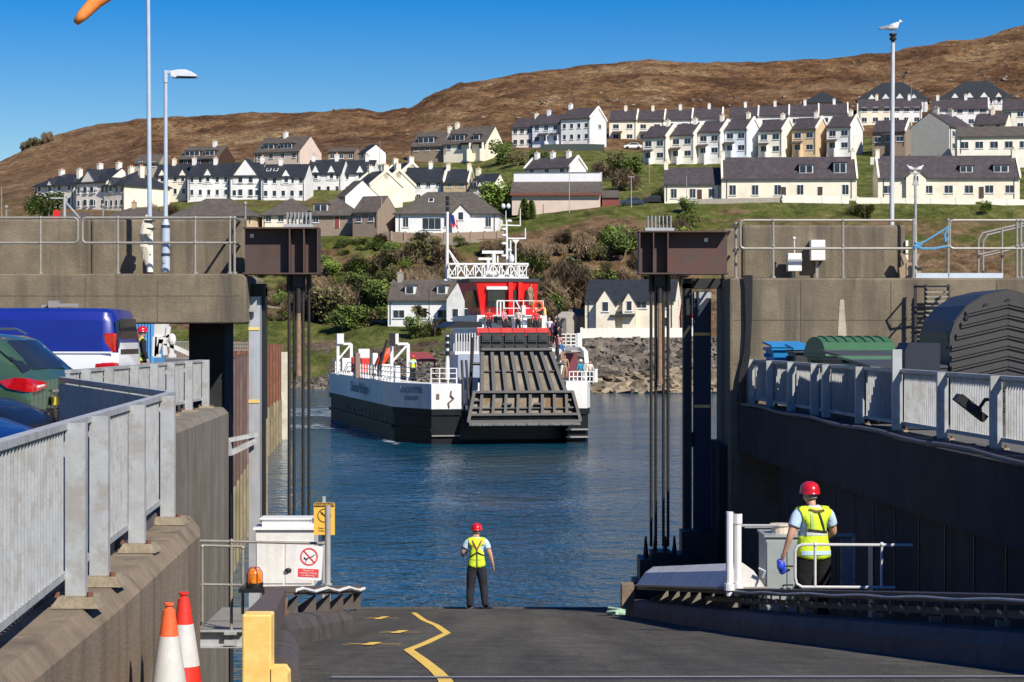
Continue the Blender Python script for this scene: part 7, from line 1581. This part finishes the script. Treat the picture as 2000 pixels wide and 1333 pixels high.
b = MB(); b.box((1.42, -.2, H0 + .04), (.42, .1, .06)); b.box((1.2, -.2, H0 + .06), (.16, .2, .12)); b.cyl((1.05, -.4, H0 + .02), (1.05, .6, H0 + .02), .03, n=6); b.build('roof_bar', mat('roof_bar', (.28, .26, .24), .6), van, world=False)
b = MB()
for k in range(5): b.box((-1.48 + k * .045, -1.06, 1.42), (.028, .04, .62 - k * .02), 0, 0, Euler((0, R(6), 0)).to_matrix())
b.box((-1.36, -1.05, 1.8), (.3, .06, .12)); tag(b.build('bundle_of_poles', [WHITE], van, world=False))
b = MB(); b.ball((-2.05, -1.1, 1.5), .16, 10, 6, 0, (1.5, .6, 1.1)); b.build('wing_mirror', LENS, van, world=False)
# --- green SUV, rear corner towards us
SG = mat('moss_green_car_paint', (.055, .115, .065), .25, .25, coat=1, var=.06, scale=1, bump=0)
DKC = mat('dark_car_cladding', (.045, .04, .036), .5, var=.15)
suv = thing('suv', 'moss green estate car with dark rear glass, left of the shaded railing', 'car', (-8.43, 30.4, 5.62), R(-13))
def sprof(w, zb, zt, zs=.38, tumble=.80): return [(w * .96, zs), (w, .60), (w * 1.0, .82), (w * .985, .98), (w * .965, zb), (w * (tumble + .09), (zb + zt) / 2), (w * tumble, zt - .08), (w * .6, zt - .02), (0, zt)]
st = [(-2.3, [(y * .85, min(z, .75)) for y, z in sprof(.8, .7, .8)]), (-2.0, [(y, min(z, .95)) for y, z in sprof(.9, .9, .98)]), (-1.1, [(y, min(z, 1.05)) for y, z in sprof(.94, 1.0, 1.08)]), (-.5, sprof(.94, 1.06, 1.52)), (.1, sprof(.94, 1.08, 1.69)), (1.0, sprof(.94, 1.10, 1.70)), (1.55, sprof(.935, 1.12, 1.66)), (1.75, sprof(.93, 1.12, 1.60)), (2.02, sprof(.92, 1.12, 1.36, .38, .82)), (2.22, sprof(.90, 1.08, 1.15, .40, .86)), (2.30, [(y * .97, z) for y, z in sprof(.88, 1.0, 1.06, .44, .88)])]
rg_ = car_body(suv, st, SG, DKC, .62)
patch(suv, 'side_window', rg_, 4.2, 5.25, 4.3, 5.8, GLASS, .01); patch(suv, 'quarter_window', rg_, 5.4, 6.0, 4.4, 5.3, GLASS, .01); patch(suv, 'side_window', rg_, 3.25, 4.1, 4.3, 5.7, GLASS, .01)
patch(suv, 'rear_window', rg_, 7.05, 8.75, 5.75, 10.25, GLASS, .014)
for sy in (-1, 1):
    b = MB(); b.prism([(1.86, sy * .925, 1.04), (2.0, sy * .93, .95), (2.25, sy * .905, .90), (2.26, sy * .90, 1.08), (2.1, sy * .915, 1.09)], (0, sy * -.01, 0), (0, sy * .012, 0)); b.prism([(2.25, sy * .895, .90), (2.325, sy * .80, .90), (2.325, sy * .46, .96), (2.31, sy * .46, 1.02), (2.25, sy * .88, 1.08)], (-.02, 0, 0), (.022, 0, 0)); b.build('tail_light', TL, suv, world=False)
    b = MB(); b.prism([(2.335, sy * .72, .95), (2.335, sy * .52, .975), (2.335, sy * .52, .995), (2.335, sy * .72, .985)], (-.01, 0, 0), (.012, 0, 0)); b.build('tail_light_lens', LENS, suv, world=False)
b = MB(); b.bb((2.26, -.84, .40), (2.36, .84, .66)); b.build('rear_bumper', DKC, suv, world=False, bevel=.04)
for y in (-.62, .62):
    b = MB(); b.box((2.37, y, .58), (.03, .36, .06)); b.build('reflector', TL, suv, world=False)
b = MB(); b.box((2.325, -.1, .90), (.02, .30, .035)); b.build('badge', CHROME, suv, world=False)
b = MB(); b.box((2.325, 0, .76), (.02, .52, .11)); b.build('number_plate', mat('yellow_number_plate', (.75, .55, .05), .4), suv, world=False)
b = MB(); b.bb((1.0, -.948, .62), (1.006, -.93, 1.06)); b.bb((-.1, -.948, .62), (-.094, -.93, 1.06)); b.build('door_seam', BLK, suv, world=False)
for y in (-.68, .68):
    b = MB(); b.tube([(-.1, y, 1.66), (0, y, 1.74), (1.35, y, 1.74), (1.5, y, 1.67)], .016, 6); b.build('roof_rail', CHROME, suv, world=False)
for x in (-1.4, 1.40):
    for y in (-.85, .85): wheel(suv, x, y, .36, .36, 1 if y > 0 else -1)
# --- two car fronts pointing right at the left edge
def front_car(label, loc, rz, m_, zs=1.0):
    c = thing('parked_car', label, 'car', loc, rz)
    def fp(w, zt, zs_=.25): return [(w * .96, zs_), (w, .5), (w, .68), (w * .97, min(.80, zt - .04)), (w * .88, zt - .02), (w * .5, zt), (0, zt + .01)]
    st = [(-2.2, fp(.84, .9)), (-1.9, [(y * (1 if k < 3 else .93), z) for k, (y, z) in enumerate(fp(.89, 1.05))]), (-1.3, [(y * (1 if k < 3 else .8), z) for k, (y, z) in enumerate(fp(.9, 1.42))]), (-.2, [(y * (1 if k < 3 else .8), z) for k, (y, z) in enumerate(fp(.9, 1.46))]), (.55, [(y * (1 if k < 3 else .84), z) for k, (y, z) in enumerate(fp(.9, 1.18))]), (1.0, fp(.9, 1.00)), (1.6, fp(.89, .92)), (1.95, fp(.86, .80)), (2.12, fp(.76, .66)), (2.2, fp(.6, .55))]
    r_ = car_body(c, st, m_); patch(c, 'windscreen', r_, 3.3, 4.9, 3.7, 8.3, GLASS, .012); patch(c, 'side_window', r_, 2.2, 3.9, 3.0, 3.8, GLASS, .012)
    patch(c, 'headlight', r_, 6.7, 7.8, 2.2, 3.2, LENS, .012); patch(c, 'headlight', r_, 6.7, 7.8, 8.8, 9.8, LENS, .012)
    b = MB(); b.box((2.21, 0, .55), (.03, .9, .16)); b.build('grille', BLK, c, world=False)
    b = MB()
    for z in (.5, .58): b.box((2.23, 0, z), (.02, .86, .015))
    b.build('grille_trim', CHROME, c, world=False)
    for x in (-1.35, 1.3):
        for y in (-.82, .82): wheel(c, x, y, .32, .32, 1 if y > 0 else -1)
front_car('black car front with round headlamp pointing right, below the green car', (at(68, 0, 25).x - 2.15, 25.4, 5.62), R(-8), mat('black_car_paint', (.008, .009, .013), .35, coat=.25, spec=.3, bump=0))
front_car('dark blue car bonnet at the left edge nearest the railing', (at(42, 0, 19).x - 2.1, 19.6, 5.62), R(-6), mat('deep_blue_car_paint', (.006, .02, .12), .3, coat=.35, spec=.3, bump=0))
# --- blue container, white loading arm and fence behind the van
b = MB(); a, c = at(255, 630, 64), at(301, 700, 64); b.bb((a.x, 64, 5.62), (c.x, 66, 8.4))
for i in range(8): b.bb((a.x + (c.x - a.x) * i / 8, 63.95, 5.7), (a.x + (c.x - a.x) * (i + .5) / 8, 64, 8.3))
tag(b.build('container', mat('light_blue_container', (.10, .32, .60), .5, var=.08, scale=2)), 'light blue container standing behind the worker and the van', 'container')
g = thing('loading_arm', 'white painted metal loading arm seen under the left gantry slab', 'arm', at(325, 697, 62)); Q = lambda px, py, Y=62: at(px, py, Y)
b = MB(); b.prism([Q(302, 628), Q(324, 628), Q(328, 655), Q(301, 660)], (0, 0, 0), (0, .5, 0)); b.build('cover', WHITED, g)
b = MB()
for p_, q_ in (((303, 658), (302, 696)), ((308, 658), (306, 696)), ((318, 658), (306, 692)), ((322, 660), (323, 694)), ((336, 670), (336, 694)), ((322, 670), (371, 692)), ((330, 638), (327, 660)), ((327, 655), (334, 668)), ((310, 667), (326, 668))): b.beam(Q(*p_), Q(*q_), .13 if p_[0] < 320 else .1, .12)
b.build('frame', WHITED, g)
b = MB(); b.ball(Q(336, 664), .13, 10, 7, 0, (.9, .9, 1.4)); b.beam(Q(300, 695), Q(315, 695), .12, .1); b.beam(Q(330, 695), Q(344, 695), .12, .1); b.build('hydraulic_unit', WHITED, g)
def palisade(label, x0, x1, Y, yt, yb, n):
    b = MB(); a, c = at(x0, yt, Y), at(x1, yb, Y)
    for z in (a.z, c.z, (a.z + c.z) / 2): b.beam((a.x, Y, z), (c.x, Y, z), .05, .05)
    for i in range(n + 1): x = a.x + (c.x - a.x) * i / n; b.beam((x, Y, c.z), (x, Y, a.z), .035, .03)
    tag(b.build('fence', GALV2), label, 'fence')
palisade('grey bar fence beyond the white loading arm', 325, 372, 75, 668, 700, 14); palisade('grey bar fence between pier and guide column', 440, 484, 88, 670, 684, 9)

# ================================================================ right quay: bins, skip, lights
GB = mat('green_bin_plastic', (.045, .13, .06), .5, var=.12, scale=3); GBL = mat('pale_green_lid', (.09, .21, .10), .5, var=.12, scale=3)
BBn = mat('blue_bin_plastic', (.01, .22, .52), .5, var=.1, scale=3); DGB = mat('dark_grey_bin_plastic', (.05, .055, .06), .5, var=.12, scale=3)
def big_bin(label, x, y, m_, lid, dome=True, h=1.2, w_=1.3, d_=1.05, rz=0, dz=0):
    g = thing('wheeled_bin', label, 'bin', (x, y, 5.915 + dz), R(rz))
    b = MB(); b.loft([[(-w_ * .42, -d_ * .36, .18), (w_ * .42, -d_ * .36, .18), (w_ * .42, d_ * .36, .18), (-w_ * .42, d_ * .36, .18)], [(-w_ / 2, -d_ / 2, h), (w_ / 2, -d_ / 2, h), (w_ / 2, d_ / 2, h), (-w_ / 2, d_ / 2, h)]])
    b.bb((-w_ / 2 - .04, -d_ / 2 - .04, h - .06), (w_ / 2 + .04, d_ / 2 + .04, h)); 
    for sx in (-1, 1): b.cyl((sx * w_ / 2, 0, h - .15), (sx * (w_ / 2 + .1), 0, h - .15), .04, n=8)
    b.build('body', m_, g, world=False, bevel=.03)
    b = MB()
    if dome:
        rings = []
        for i in range(9):
            t = -1 + 2 * i / 8; yy = t * d_ / 2 * 1.02; zz = h + .30 * math.sqrt(max(0, 1 - t * t * .96)); rings.append([(-w_ / 2 - .03, yy, zz), (w_ / 2 + .03, yy, zz)])
        vs = [p for r_ in rings for p in r_] + [(x_, y_, h) for x_, y_, z_ in [p for r_ in rings for p in r_]]
        fs = [(i * 2, i * 2 + 1, i * 2 + 3, i * 2 + 2) for i in range(8)] + [(i * 2, i * 2 + 2, 18 + i * 2 + 2, 18 + i * 2) for i in range(8)] + [(i * 2 + 1, 18 + i * 2 + 1, 18 + i * 2 + 3, i * 2 + 3) for i in range(8)]
        b.add(vs, fs)
        for i in range(7):
            xx = -w_ / 2 + .1 + i * (w_ - .2) / 6
            for k in range(1, 7): p0 = rings[k][0]; p1 = rings[k + 1][0]; b.beam((xx, p0[1], p0[2] + .012), (xx, p1[1], p1[2] + .012), .05, .02)
    else:
        b.prism([(-w_ / 2 - .04, -d_ / 2 - .06, h), (w_ / 2 + .04, -d_ / 2 - .06, h), (w_ / 2 + .04, d_ / 2 + .04, h + .07), (-w_ / 2 - .04, d_ / 2 + .04, h + .07)], (0, 0, 0), (0, 0, .04))
    b.build('lid', lid, g, world=False)
    for sx in (-1, 1):
        for sy in (-1, 1): b = MB(); b.cyl((sx * w_ * .36 - .02, sy * d_ * .3, .09), (sx * w_ * .36 + .02, sy * d_ * .3, .09), .09, n=10); b.build('castor', TYRE, g, world=False)
X_ = lambda px, Y: (px - CX) * Y / F
big_bin('bright blue wheeled bin, leftmost beside the gantry wall', 5.14, 41.2, BBn, BBn, False, 1.12, .62, .8, 4)
big_bin('dark grey bin with blue lid behind the green domed bin', 5.42, 40.2, DGB, BBn, False, 1.08, .60, .7, 4)
big_bin('green wheeled bin with ribbed domed lid', 5.96, 38.7, GB, GB, True, 1.02, 1.2, 1.5, 6)  # this and the next two bins deepened to shade the railing
big_bin('dark grey lidded bin in front of the green domed bin', 5.98, 37.0, DGB, DGB, False, .98, 1.15, 1.5, 5)
big_bin('flat green topped bin with splashes of yellow green, nearest the tall railing post', 6.10, 35.4, GBL, GBL, False, .90, 1.3, 1.6, 3)
big_bin('dark blue grey bin at the right behind the flat green bin', X_(1772, 39.5), 39.5, DGB, mat('navy_bin_lid', (.02, .03, .10), .5), False, 1.0, .9, .8, 6)
big_bin('low dark grey bin added to shade the railing, between flat green bin and navy chest', 5.92, 33.7, DGB, DGB, False, .86, 1.1, 1.5, 3)  # added bin that keeps the sun off the railing
# black plastic store with chevron ribs
BP = mat('black_ribbed_plastic', (.050, .047, .045), .55, var=.12, scale=2, bump=.15); BP2 = mat('dark_plastic_side', (.03, .034, .04), .5, var=.1)
g = thing('storage_unit', 'big black plastic storage unit with chevron ribs and arched top behind the right railing', 'storage unit', (X_(1968, 33), 33, 5.915))
xw, H1 = .87, 1.72
arc = [(-xw, .0), (-xw, .55), (-xw, 1.35), (-.80, 1.55), (-.62, 1.78), (-.35, 1.95), (0, 2.03), (.35, 1.95), (.62, 1.78), (.80, 1.55), (xw, 1.35), (xw, 0)]
b = MB(); b.prism([(x, 0, z) for x, z in arc], (0, 0, 0), (0, .12, 0)); b.build('front_wall', BP, g, world=False)
b = MB(); arc2 = [(x * .97, z * .985) for x, z in arc]; b.prism([(x, .12, z) for x, z in arc2], (0, 0, 0), (0, 2.3, 0)); 
for z in (.35, .62, .9, 1.15, 1.36): b.bb((-xw * .97 - .03, .2, z), (-xw * .97 + .01, 2.4, z + .04))
b.build('side_wall', BP2, g, world=False)
b = MB(); b.prism([(x, 0, z + .02) for x, z in arc if z > 1.3] + [(x, 0, z - .10) for x, z in arc[::-1] if z > 1.3], (0, .05, 0), (0, 2.45, 0)); b.build('lid', BP2, g, world=False)
for k in range(11):
    b = MB(); z = .12 + k * .155; w2 = xw - .02 if z < 1.2 else (xw - .02) * (1 - (z - 1.2) * .55)
    for sx in (-1, 1):
        zc = z + .17; 
        b.beam((0, -.018, zc), (sx * w2, -.018, zc - .20 * w2 / xw), .045, .045, up=(0, 0, 1)); b.beam((0, -.01, zc - .05), (sx * w2, -.01, zc - .05 - .20 * w2 / xw), .03, .03)
    b.build('chevron_rib', BP, g, world=False)
for x, z in ((-.62, 1.62), (-.33, 1.80), (0, 1.87), (.33, 1.80), (.62, 1.62)): b = MB(); b.cyl((x, -.03, z), (x, .02, z), .035, n=10); b.build('lid_bolt', BLK, g, world=False)
b = MB(); b.bb((-xw * .97 - .05, .5, .1), (-xw * .97, 1.9, .55)); b.bb((-xw * .97 - .045, 1.0, .86), (-xw * .97 - .03, 1.2, 1.05)); b.build('hatch', BP2, g, world=False)
# curved dark fender plate beside the tall post, boxed out to shade the railing
b = MB(); b.prism([(X_(1768, 31.2), 31.2, 5.93), (X_(1768, 31.2), 31.2, 7.05), (X_(1775, 31.2), 31.2, 7.16), (6.1, 31.2, 7.16), (6.1, 31.2, 5.93)], (0, 0, 0), (0, .8, 0)); tag(b.build('dark_chest', mat('navy_chest', (.012, .018, .035), .6)), 'dark chest deepened to shade the railing, between tall post and black storage unit', 'chest')
b = MB(); b.cyl((5.95, 24.6, 5.95), (5.95, 24.6, 6.6), .02, n=7)
# floodlights on the quay edge
def flood(label, px, py, Y, s_=1.0):
    g = thing('floodlight', label, 'floodlight', at(px, py, Y)); q = at(px, py, Y)
    b = MB(); M3 = Euler((0, R(38), 0)).to_matrix(); b.box(q, (.44 * s_, .2, .09 * s_), 0, 0, M3); b.box(q + Vector((0.0, 0, .05)), (.30 * s_, .14, .06), 0, 0, M3); b.build('head', BLK, g)
    b = MB(); b.tube([q + Vector((.10, 0, -.02)), q + Vector((.18 * s_, 0, .10)), q + Vector((.34 * s_, 0, .10)), q + Vector((.34 * s_, 0, -.75 * s_))], .022, 6); b.beam(q + Vector((.27 * s_, 0, -.05)), q + Vector((.27 * s_, 0, -.62 * s_)), .05, .05); b.build('bracket', BLK, g)
    return g
flood('large black floodlight tilted down in front of the right railing', 1895, 797, 26.5)
flood('small black floodlight on the right railing near the gantry wall', 1548, 744, 40.0, .9)
b = MB(); a, c = X_(1885, 25.5), X_(1912, 25.5); b.bb((X_(1876, 27.2), 27.2, 5.55), (X_(1922, 27.2), 27.22, 5.93)); tag(b.build('louvre_panel', mat('louvre', (.07, .07, .07), .6)), 'grey louvred panel below the floodlight on the right quay edge', 'panel')
# cables on gantry wall, ladder
b = MB()
for k in range(5):
    o = k * .045; pts = [at(1452 + 4 * k, 538, 42.44), at(1456 + 3 * k, 560, 42.42), at(1458 + 2 * k, 640, 42.4), at(1455 + 2 * k + (k % 2) * 3, 690, 42.4), at(1446 + 3 * k, 730, 42.38), at(1440 + 4 * k - (k % 2) * 5, 785, 42.36)]; b.tube(pts, .022, 6)
tag(b.build('cable_bundle', mat('black_cable', (.02, .02, .022), .5)), 'bundle of black cables hanging down the corner of the right gantry wall', 'cables')
g = thing('wall_ladder', 'caged metal ladder fixed to the right gantry wall', 'ladder', at(1815, 670, 42.3))
b = MB()
for px in (1788, 1808, 1852): b.beam(at(px, 556, 42.25), at(px, 672, 42.25), .05, .05)
b.build('rail', DKST, g); b = MB()
for py in range(562, 672, 9): b.beam(at(1808, py, 42.2), at(1852, py, 42.2), .03, .03)
b.build('rungs', GALV2, g); b = MB()
for py in (560, 600, 640): b.tube([at(1788, py, 42.3), at(1786, py, 41.9), at(1808, py, 41.75), at(1852, py, 41.8), at(1854, py, 42.3)], .02, 6)
b.build('cage_hoop', DKST, g)
# white boxes on the parapet
def ebox(label, px0, px1, py0, py1, Y, d_, ant=False):
    a, c = at(px0, py1, Y), at(px1, py0, Y); g = thing('junction_box', label, 'box', (a.x, Y, a.z)); b = MB(); b.bb((a.x, Y, a.z), (c.x, Y + d_, c.z)); b.build('case', WHITE, g, bevel=.01)
    b = MB(); b.bb((a.x - .01, Y - .01, (a.z * .42 + c.z * .58)), (c.x + .01, Y + d_, (a.z * .42 + c.z * .58) + .035)); b.build('lid_band', mat('grey_band', (.4, .41, .42), .5), g)
    b = MB(); b.bb(((a.x + c.x) / 2 - .03, Y + d_ * .5, 8.37), ((a.x + c.x) / 2 + .03, Y + d_ * .5 + .03, a.z)); b.build('stand', GALV2, g)
    if ant: b = MB(); q = at(1551, 466, Y); b.cyl(((a.x + c.x) / 2, Y + .05, c.z), q, .012, n=6); b.ball(q, .035, 8, 6); b.build('aerial', WHITE, g)
ebox('larger white junction box on the right parapet wall', 1584, 1612, 469, 509, 43.68, .28); ebox('smaller white junction box with a ball topped aerial on the right gantry', 1539, 1566, 495, 530, 43.5, .28, True)
b = MB()
for py0, py1 in ((470, 481), (484, 495), (498, 508), (511, 524)): a, c = at(1769, py1, 43.9), at(1774, py0, 43.9); b.bb((a.x, 43.9, a.z), (c.x, 44.1, c.z))
tag(b.build('switch_panel', WHITE), 'stack of narrow white switch panels at the right end of the parapet', 'panel')
# ================================================================ masts, lamps, windsock, gulls
Yp = 43.2
g = thing('flagpole', 'very tall slim pale mast on the left gantry, with a white cloth tied to it', 'mast', at(291, 532, Yp))
b = MB(); b.cyl(at(293, 532, Yp), at(288.5, -120, Yp), .048, .036, 12); b.build('pole', BLUEPALE, g, smooth=True)
b = MB(); b.cyl(at(293, 532, Yp), at(293, 440, Yp), .065, .06, 12); b.build('sleeve', WHITE, g, smooth=True)
rr = random.Random(4); rings = []
for t in range(9):
    py = 420 + t * 12.5; r_ = (.03, .08, .13, .14, .10, .12, .10, .07, .03)[t]; q = at(288 - (4 if 2 < t < 6 else 1), py, Yp); rings.append([(q.x + r_ * rr.uniform(.8, 1.15) * math.cos(k * .628), q.y + r_ * rr.uniform(.7, 1.1) * math.sin(k * .628), q.z) for k in range(10)])
b = MB(); b.loft(rings[::-1]); tag(b.build('cloth_wrap', mat('cream_cloth', (.62, .58, .47), .9, var=.12, scale=12, bump=.5, bscale=12), None), 'pale cloth wrapped and tied round the tall mast', 'cloth')
for py in (432, 447, 474, 498):
    b = MB(); q = at(292, py, Yp); b.cyl(q - Vector((0, 0, .012)), q + Vector((0, 0, .012)), .115 if py < 480 else .07, n=10); b.build('tie', HARN, g)
g = thing('windsock', 'orange windsock streaming down to the left at the top of the view', 'windsock', at(290, -110, Yp))
P0_, P1_ = at(283, -118, Yp), at(153, 45, Yp - .5); d_ = (P1_ - P0_); a_ = d_.orthogonal().normalized(); c_ = d_.normalized().cross(a_); rings = []
for t in range(12):
    u = t / 11; r_ = .36 * (1 - u) + .075 * u + .012 * math.sin(t * 2.1); p = P0_ + d_ * u + Vector((.05 * math.sin(u * 5), 0, -.06 * math.sin(u * 3.1))); rings.append([p + a_ * r_ * math.cos(k * .449) + c_ * r_ * math.sin(k * .449) * .92 for k in range(14)])
b = MB(); b.loft(rings, caps=False); o = b.build('sock', mat('orange_sock_fabric', (.85, .26, .05), .8, var=.06, scale=6, bump=.2), g, smooth=True); sd = o.modifiers.new('t', 'SOLIDIFY'); sd.thickness = .006
b = MB(); n = 16; b.tube([rings[0][k % 14] for k in range(15)], .02, 6); b.cyl(P0_, at(288.5, -118, Yp), .02, n=6); b.build('hoop', DKST, g)
g = thing('street_lamp', 'pale blue street lamp with thick base and flat lantern on the left gantry', 'lamp', at(323, 532, 43.3)); Yl = 43.3
b = MB(); b.cyl(at(323.5, 532, Yl), at(323.5, 440, Yl), .085, .085, 16); b.cyl(at(323.5, 440, Yl), at(323.5, 428, Yl), .085, .045, 16); b.build('base', BLUEPALE, g, smooth=True)
b = MB(); b.cyl(at(323.5, 430, Yl), at(323.5, 160, Yl), .045, .035, 12); b.build('column', BLUEPALE, g, smooth=True)
b = MB()
for py in (443, 498): q = at(323.5, py, Yl); b.cyl(q - Vector((0, 0, .03)), q + Vector((0, 0, .03)), .088, n=16)
b.build('dark_band', mat('navy_band', (.03, .045, .10), .5), g)
b = MB(); b.cyl(at(323.5, 162, Yl), at(323, 139, Yl), .05, .05, 10); b.beam(at(321, 141, Yl), at(348, 142, Yl), .07, .06); b.build('bracket', BLUEPALE, g)
b = MB(); b.prism([at(332, 139, Yl - .12), at(347, 136, Yl - .12), at(362, 136, Yl - .12), at(373, 140, Yl - .12), at(384, 147, Yl - .12), at(383, 150, Yl - .12), at(345, 149, Yl - .12), at(343, 152, Yl - .12), at(333, 150, Yl - .12)], (0, 0, 0), (0, .26, 0)); lh = b.build('lantern', mat('pale_lantern', (.66, .70, .74), .4), g, bevel=.01)
b = MB(); b.bb(at(347, 151.5, Yl - .10), at(382, 149.8, Yl + .10)); b.build('lens', DKST, lh)
b = MB(); b.box(at(321, 511, Yl - .08), (.05, .03, .07)); b.build('inspection_hatch', GALV, g)
Yr = 45.5
g = thing('lamp_column', 'tall pale column on the right gantry with a gull on its top', 'column', at(1743, 445, Yr))
b = MB(); b.cyl(at(1741.5, 445, Yr), at(1744, 84, Yr), .052, .040, 12); b.build('pole', mat('pale_grey_pole', (.55, .56, .57), .45), g, smooth=True)
b = MB(); b.lathe(at(1744, 84, Yr), [(.035, 0), (.035, .04), (.07, .06), (.075, .1), (.05, .11), (.05, .14), (.078, .15), (.08, .19), (.001, .2)], 14); b.build('top_fitting', DKST, g)
GW = mat('gull_white', (.82, .81, .78), .8, var=.03, scale=30); GG = mat('gull_grey_wing', (.30, .32, .36), .8)
GWB = bpy.data.materials.new('gull_plumage'); GWB.use_nodes = True
def gull(label, loc, rz=0, s_=1.0):
    g = thing('gull', label, 'bird', loc, rz); g.scale = (s_,) * 3
    # body along x, beak towards +x : one continuous loft
    secs = [(-.22, .10, .012, .010), (-.16, .105, .03, .016), (-.10, .115, .045, .032), (-.03, .125, .058, .052), (.05, .138, .062, .064), (.10, .155, .052, .058), (.125, .190, .034, .036), (.135, .222, .028, .028), (.150, .243, .030, .028), (.170, .245, .022, .021), (.182, .240, .009, .008), (.205, .233, .004, .004)]
    rings = [[(x, w * 1.15 * math.cos(k * .628), z + h * 1.25 * math.sin(k * .628)) for k in range(10)] for x, z, w, h in secs]
    b = MB(); b.loft(rings); b.build('body', GW, g, world=False, smooth=True)
    for sy in (-1, 1):
        b = MB(); b.loft([[(x, sy * (w * 1.02 + .004), z + .02 + dz), (x, sy * (w * 1.06 + .004), z - .012 + dz), (x, sy * w * .72, z + .045 + dz)] for x, z, w, dz in ((.07, .135, .056, .01), (.0, .13, .06, .008), (-.10, .115, .045, .006), (-.20, .098, .018, .004), (-.27, .092, .006, 0))]); b.build('wing', GG, g, world=False, smooth=True)
        b = MB(); b.cyl((.01, sy * .022, .0), (.012, sy * .022, .085), .005, n=6); b.box((.025, sy * .022, .003), (.04, .025, .006)); b.build('leg', mat('gull_leg', (.5, .35, .25), .6), g, world=False)
    b = MB(); b.cyl((.18, 0, .239), (.214, 0, .231), .007, .002, 7); b.build('beak', mat('gull_beak', (.7, .45, .05), .5), g, world=False)
    b = MB(); b.box((-.255, 0, .098), (.10, .035, .01)); b.build('tail', BLK, g, world=False)
gull('white gull standing on top of the tall right column', at(1744, 65.5, Yr) + Vector((-.01, 0, .0)), R(-12), 1.0)
g = thing('mooring_post', 'thin pale post behind the blue rope with two gulls on top', 'post', at(1788, 538, 43.6)); Yg = 43.6
b = MB(); b.cyl(at(1788, 538, Yg), at(1788, 340, Yg), .03, .026, 10); b.build('pole', GALV, g)
b = MB(); b.box(at(1787, 339, Yg), (.2, .06, .03)); b.box(at(1788, 358, Yg), (.09, .06, .09)); b.build('crossbar', GALV, g)
gull('left one of two gulls on the thin post by the blue rope', at(1781, 337, Yg), R(170), .55); gull('right one of two gulls on the thin post by the blue rope', at(1794, 337, Yg), R(10), .55)
# far masts over left parapet, life ring
b = MB(); q = at(110, 420, 44.2); b.bb((q.x - .06, 44.2, 9.58), (q.x + .06, 44.3, 9.78)); tag(b.build('red_lifebuoy_case', REDP), 'red case on the far left parapet', 'case')
b = MB(); q = at(126, 428, 44.3); b.cyl((q.x, 44.3, 9.5), (q.x, 44.3, 10.05), .03, n=8); b.beam((q.x - .28, 44.3, 10.03), (q.x + .02, 44.3, 10.03), .03, .03); b.beam((q.x, 44.3, 9.98), (q.x + .32, 44.3, 9.62), .03, .03); tag(b.build('davit', GALV), 'grey davit frame behind the far left parapet', 'davit')
for px, pt in ((12, 405), (201, 402), (479, 398)):
    b = MB(); b.cyl(at(px, 436, 60), at(px, pt, 60), .03, n=7); b.ball(at(px, pt, 60), .06, 7, 5); tag(b.build('slim_post', GALV2), {12: 'slim post at the far left above the parapet', 201: 'slim post above the parapet left of the flagpole', 479: 'slim post above the left brown beam'}[px], 'post')
# small signs on beams
for sx, px, py, lb in ((-1, 492, 461, 'left'), (1, 1379, 469, 'right')):
    b = MB(); q = at(px, py, 43.02); b.box((q.x, 43.02, q.z), (.07, .01, .07)); tag(b.build('tag_plate', WHITE), 'tiny white plate fixed to the %s brown beam' % lb, 'plate')
# ================================================================ traffic cones
CW = mat('white_cone_sleeve', (.58, .58, .56), .5, var=.08, scale=8, col2=(.50, .47, .42), streak=.35); CR = mat('red_cone_plastic', (.70, .035, .02), .45, var=.1, scale=10)
def cone(label, px, py, Y, org, z0=4.6):
    q = at(px, py, Y); h = q.z - z0; g = thing('traffic_cone', label, 'cone', (q.x, Y, z0)); r = lambda z: .035 + (h - z) * .145
    b = MB(); b.lathe((0, 0, 0), [(r(.04), .04), (r(h * .3), h * .3)], 24); b.build('lower_band', org, g, world=False, smooth=True); b = MB(); b.lathe((0, 0, 0), [(r(h - .23), h - .23), (r(h - .045), h - .045), (.028, h - .04), (.026, h - .02), (.037, h - .015), (.037, h), (.02, h), (.02, h - .05)], 24); b.build('body', org, g, world=False, smooth=True)
    b = MB(); b.lathe((0, 0, 0), [(r(h * .3) + .004, h * .3), (r(h - .23) + .003, h - .23)], 24); b.build('sleeve', CW, g, world=False, smooth=True)
    b = MB(); b.bb((-.2, -.2, 0), (.2, .2, .05)); b.build('base', TYRE, g, world=False, bevel=.015)
cone('worn orange topped cone, front one of the two by the brown wall', 330, 1178, 15.3, ORG, 4.62); cone('brighter red topped cone standing just behind the worn one', 359, 1157, 15.9, CR, 4.66)
b = MB(); b.prism([(-2.78, 9, 0), (-2.2, 9, 0), (-2.25, 16.4, 0), (-2.85, 17.4, 0)], (0, 0, 4.3), (0, 0, 4.61)); tag(b.build('footway', CONCD), kind='structure')
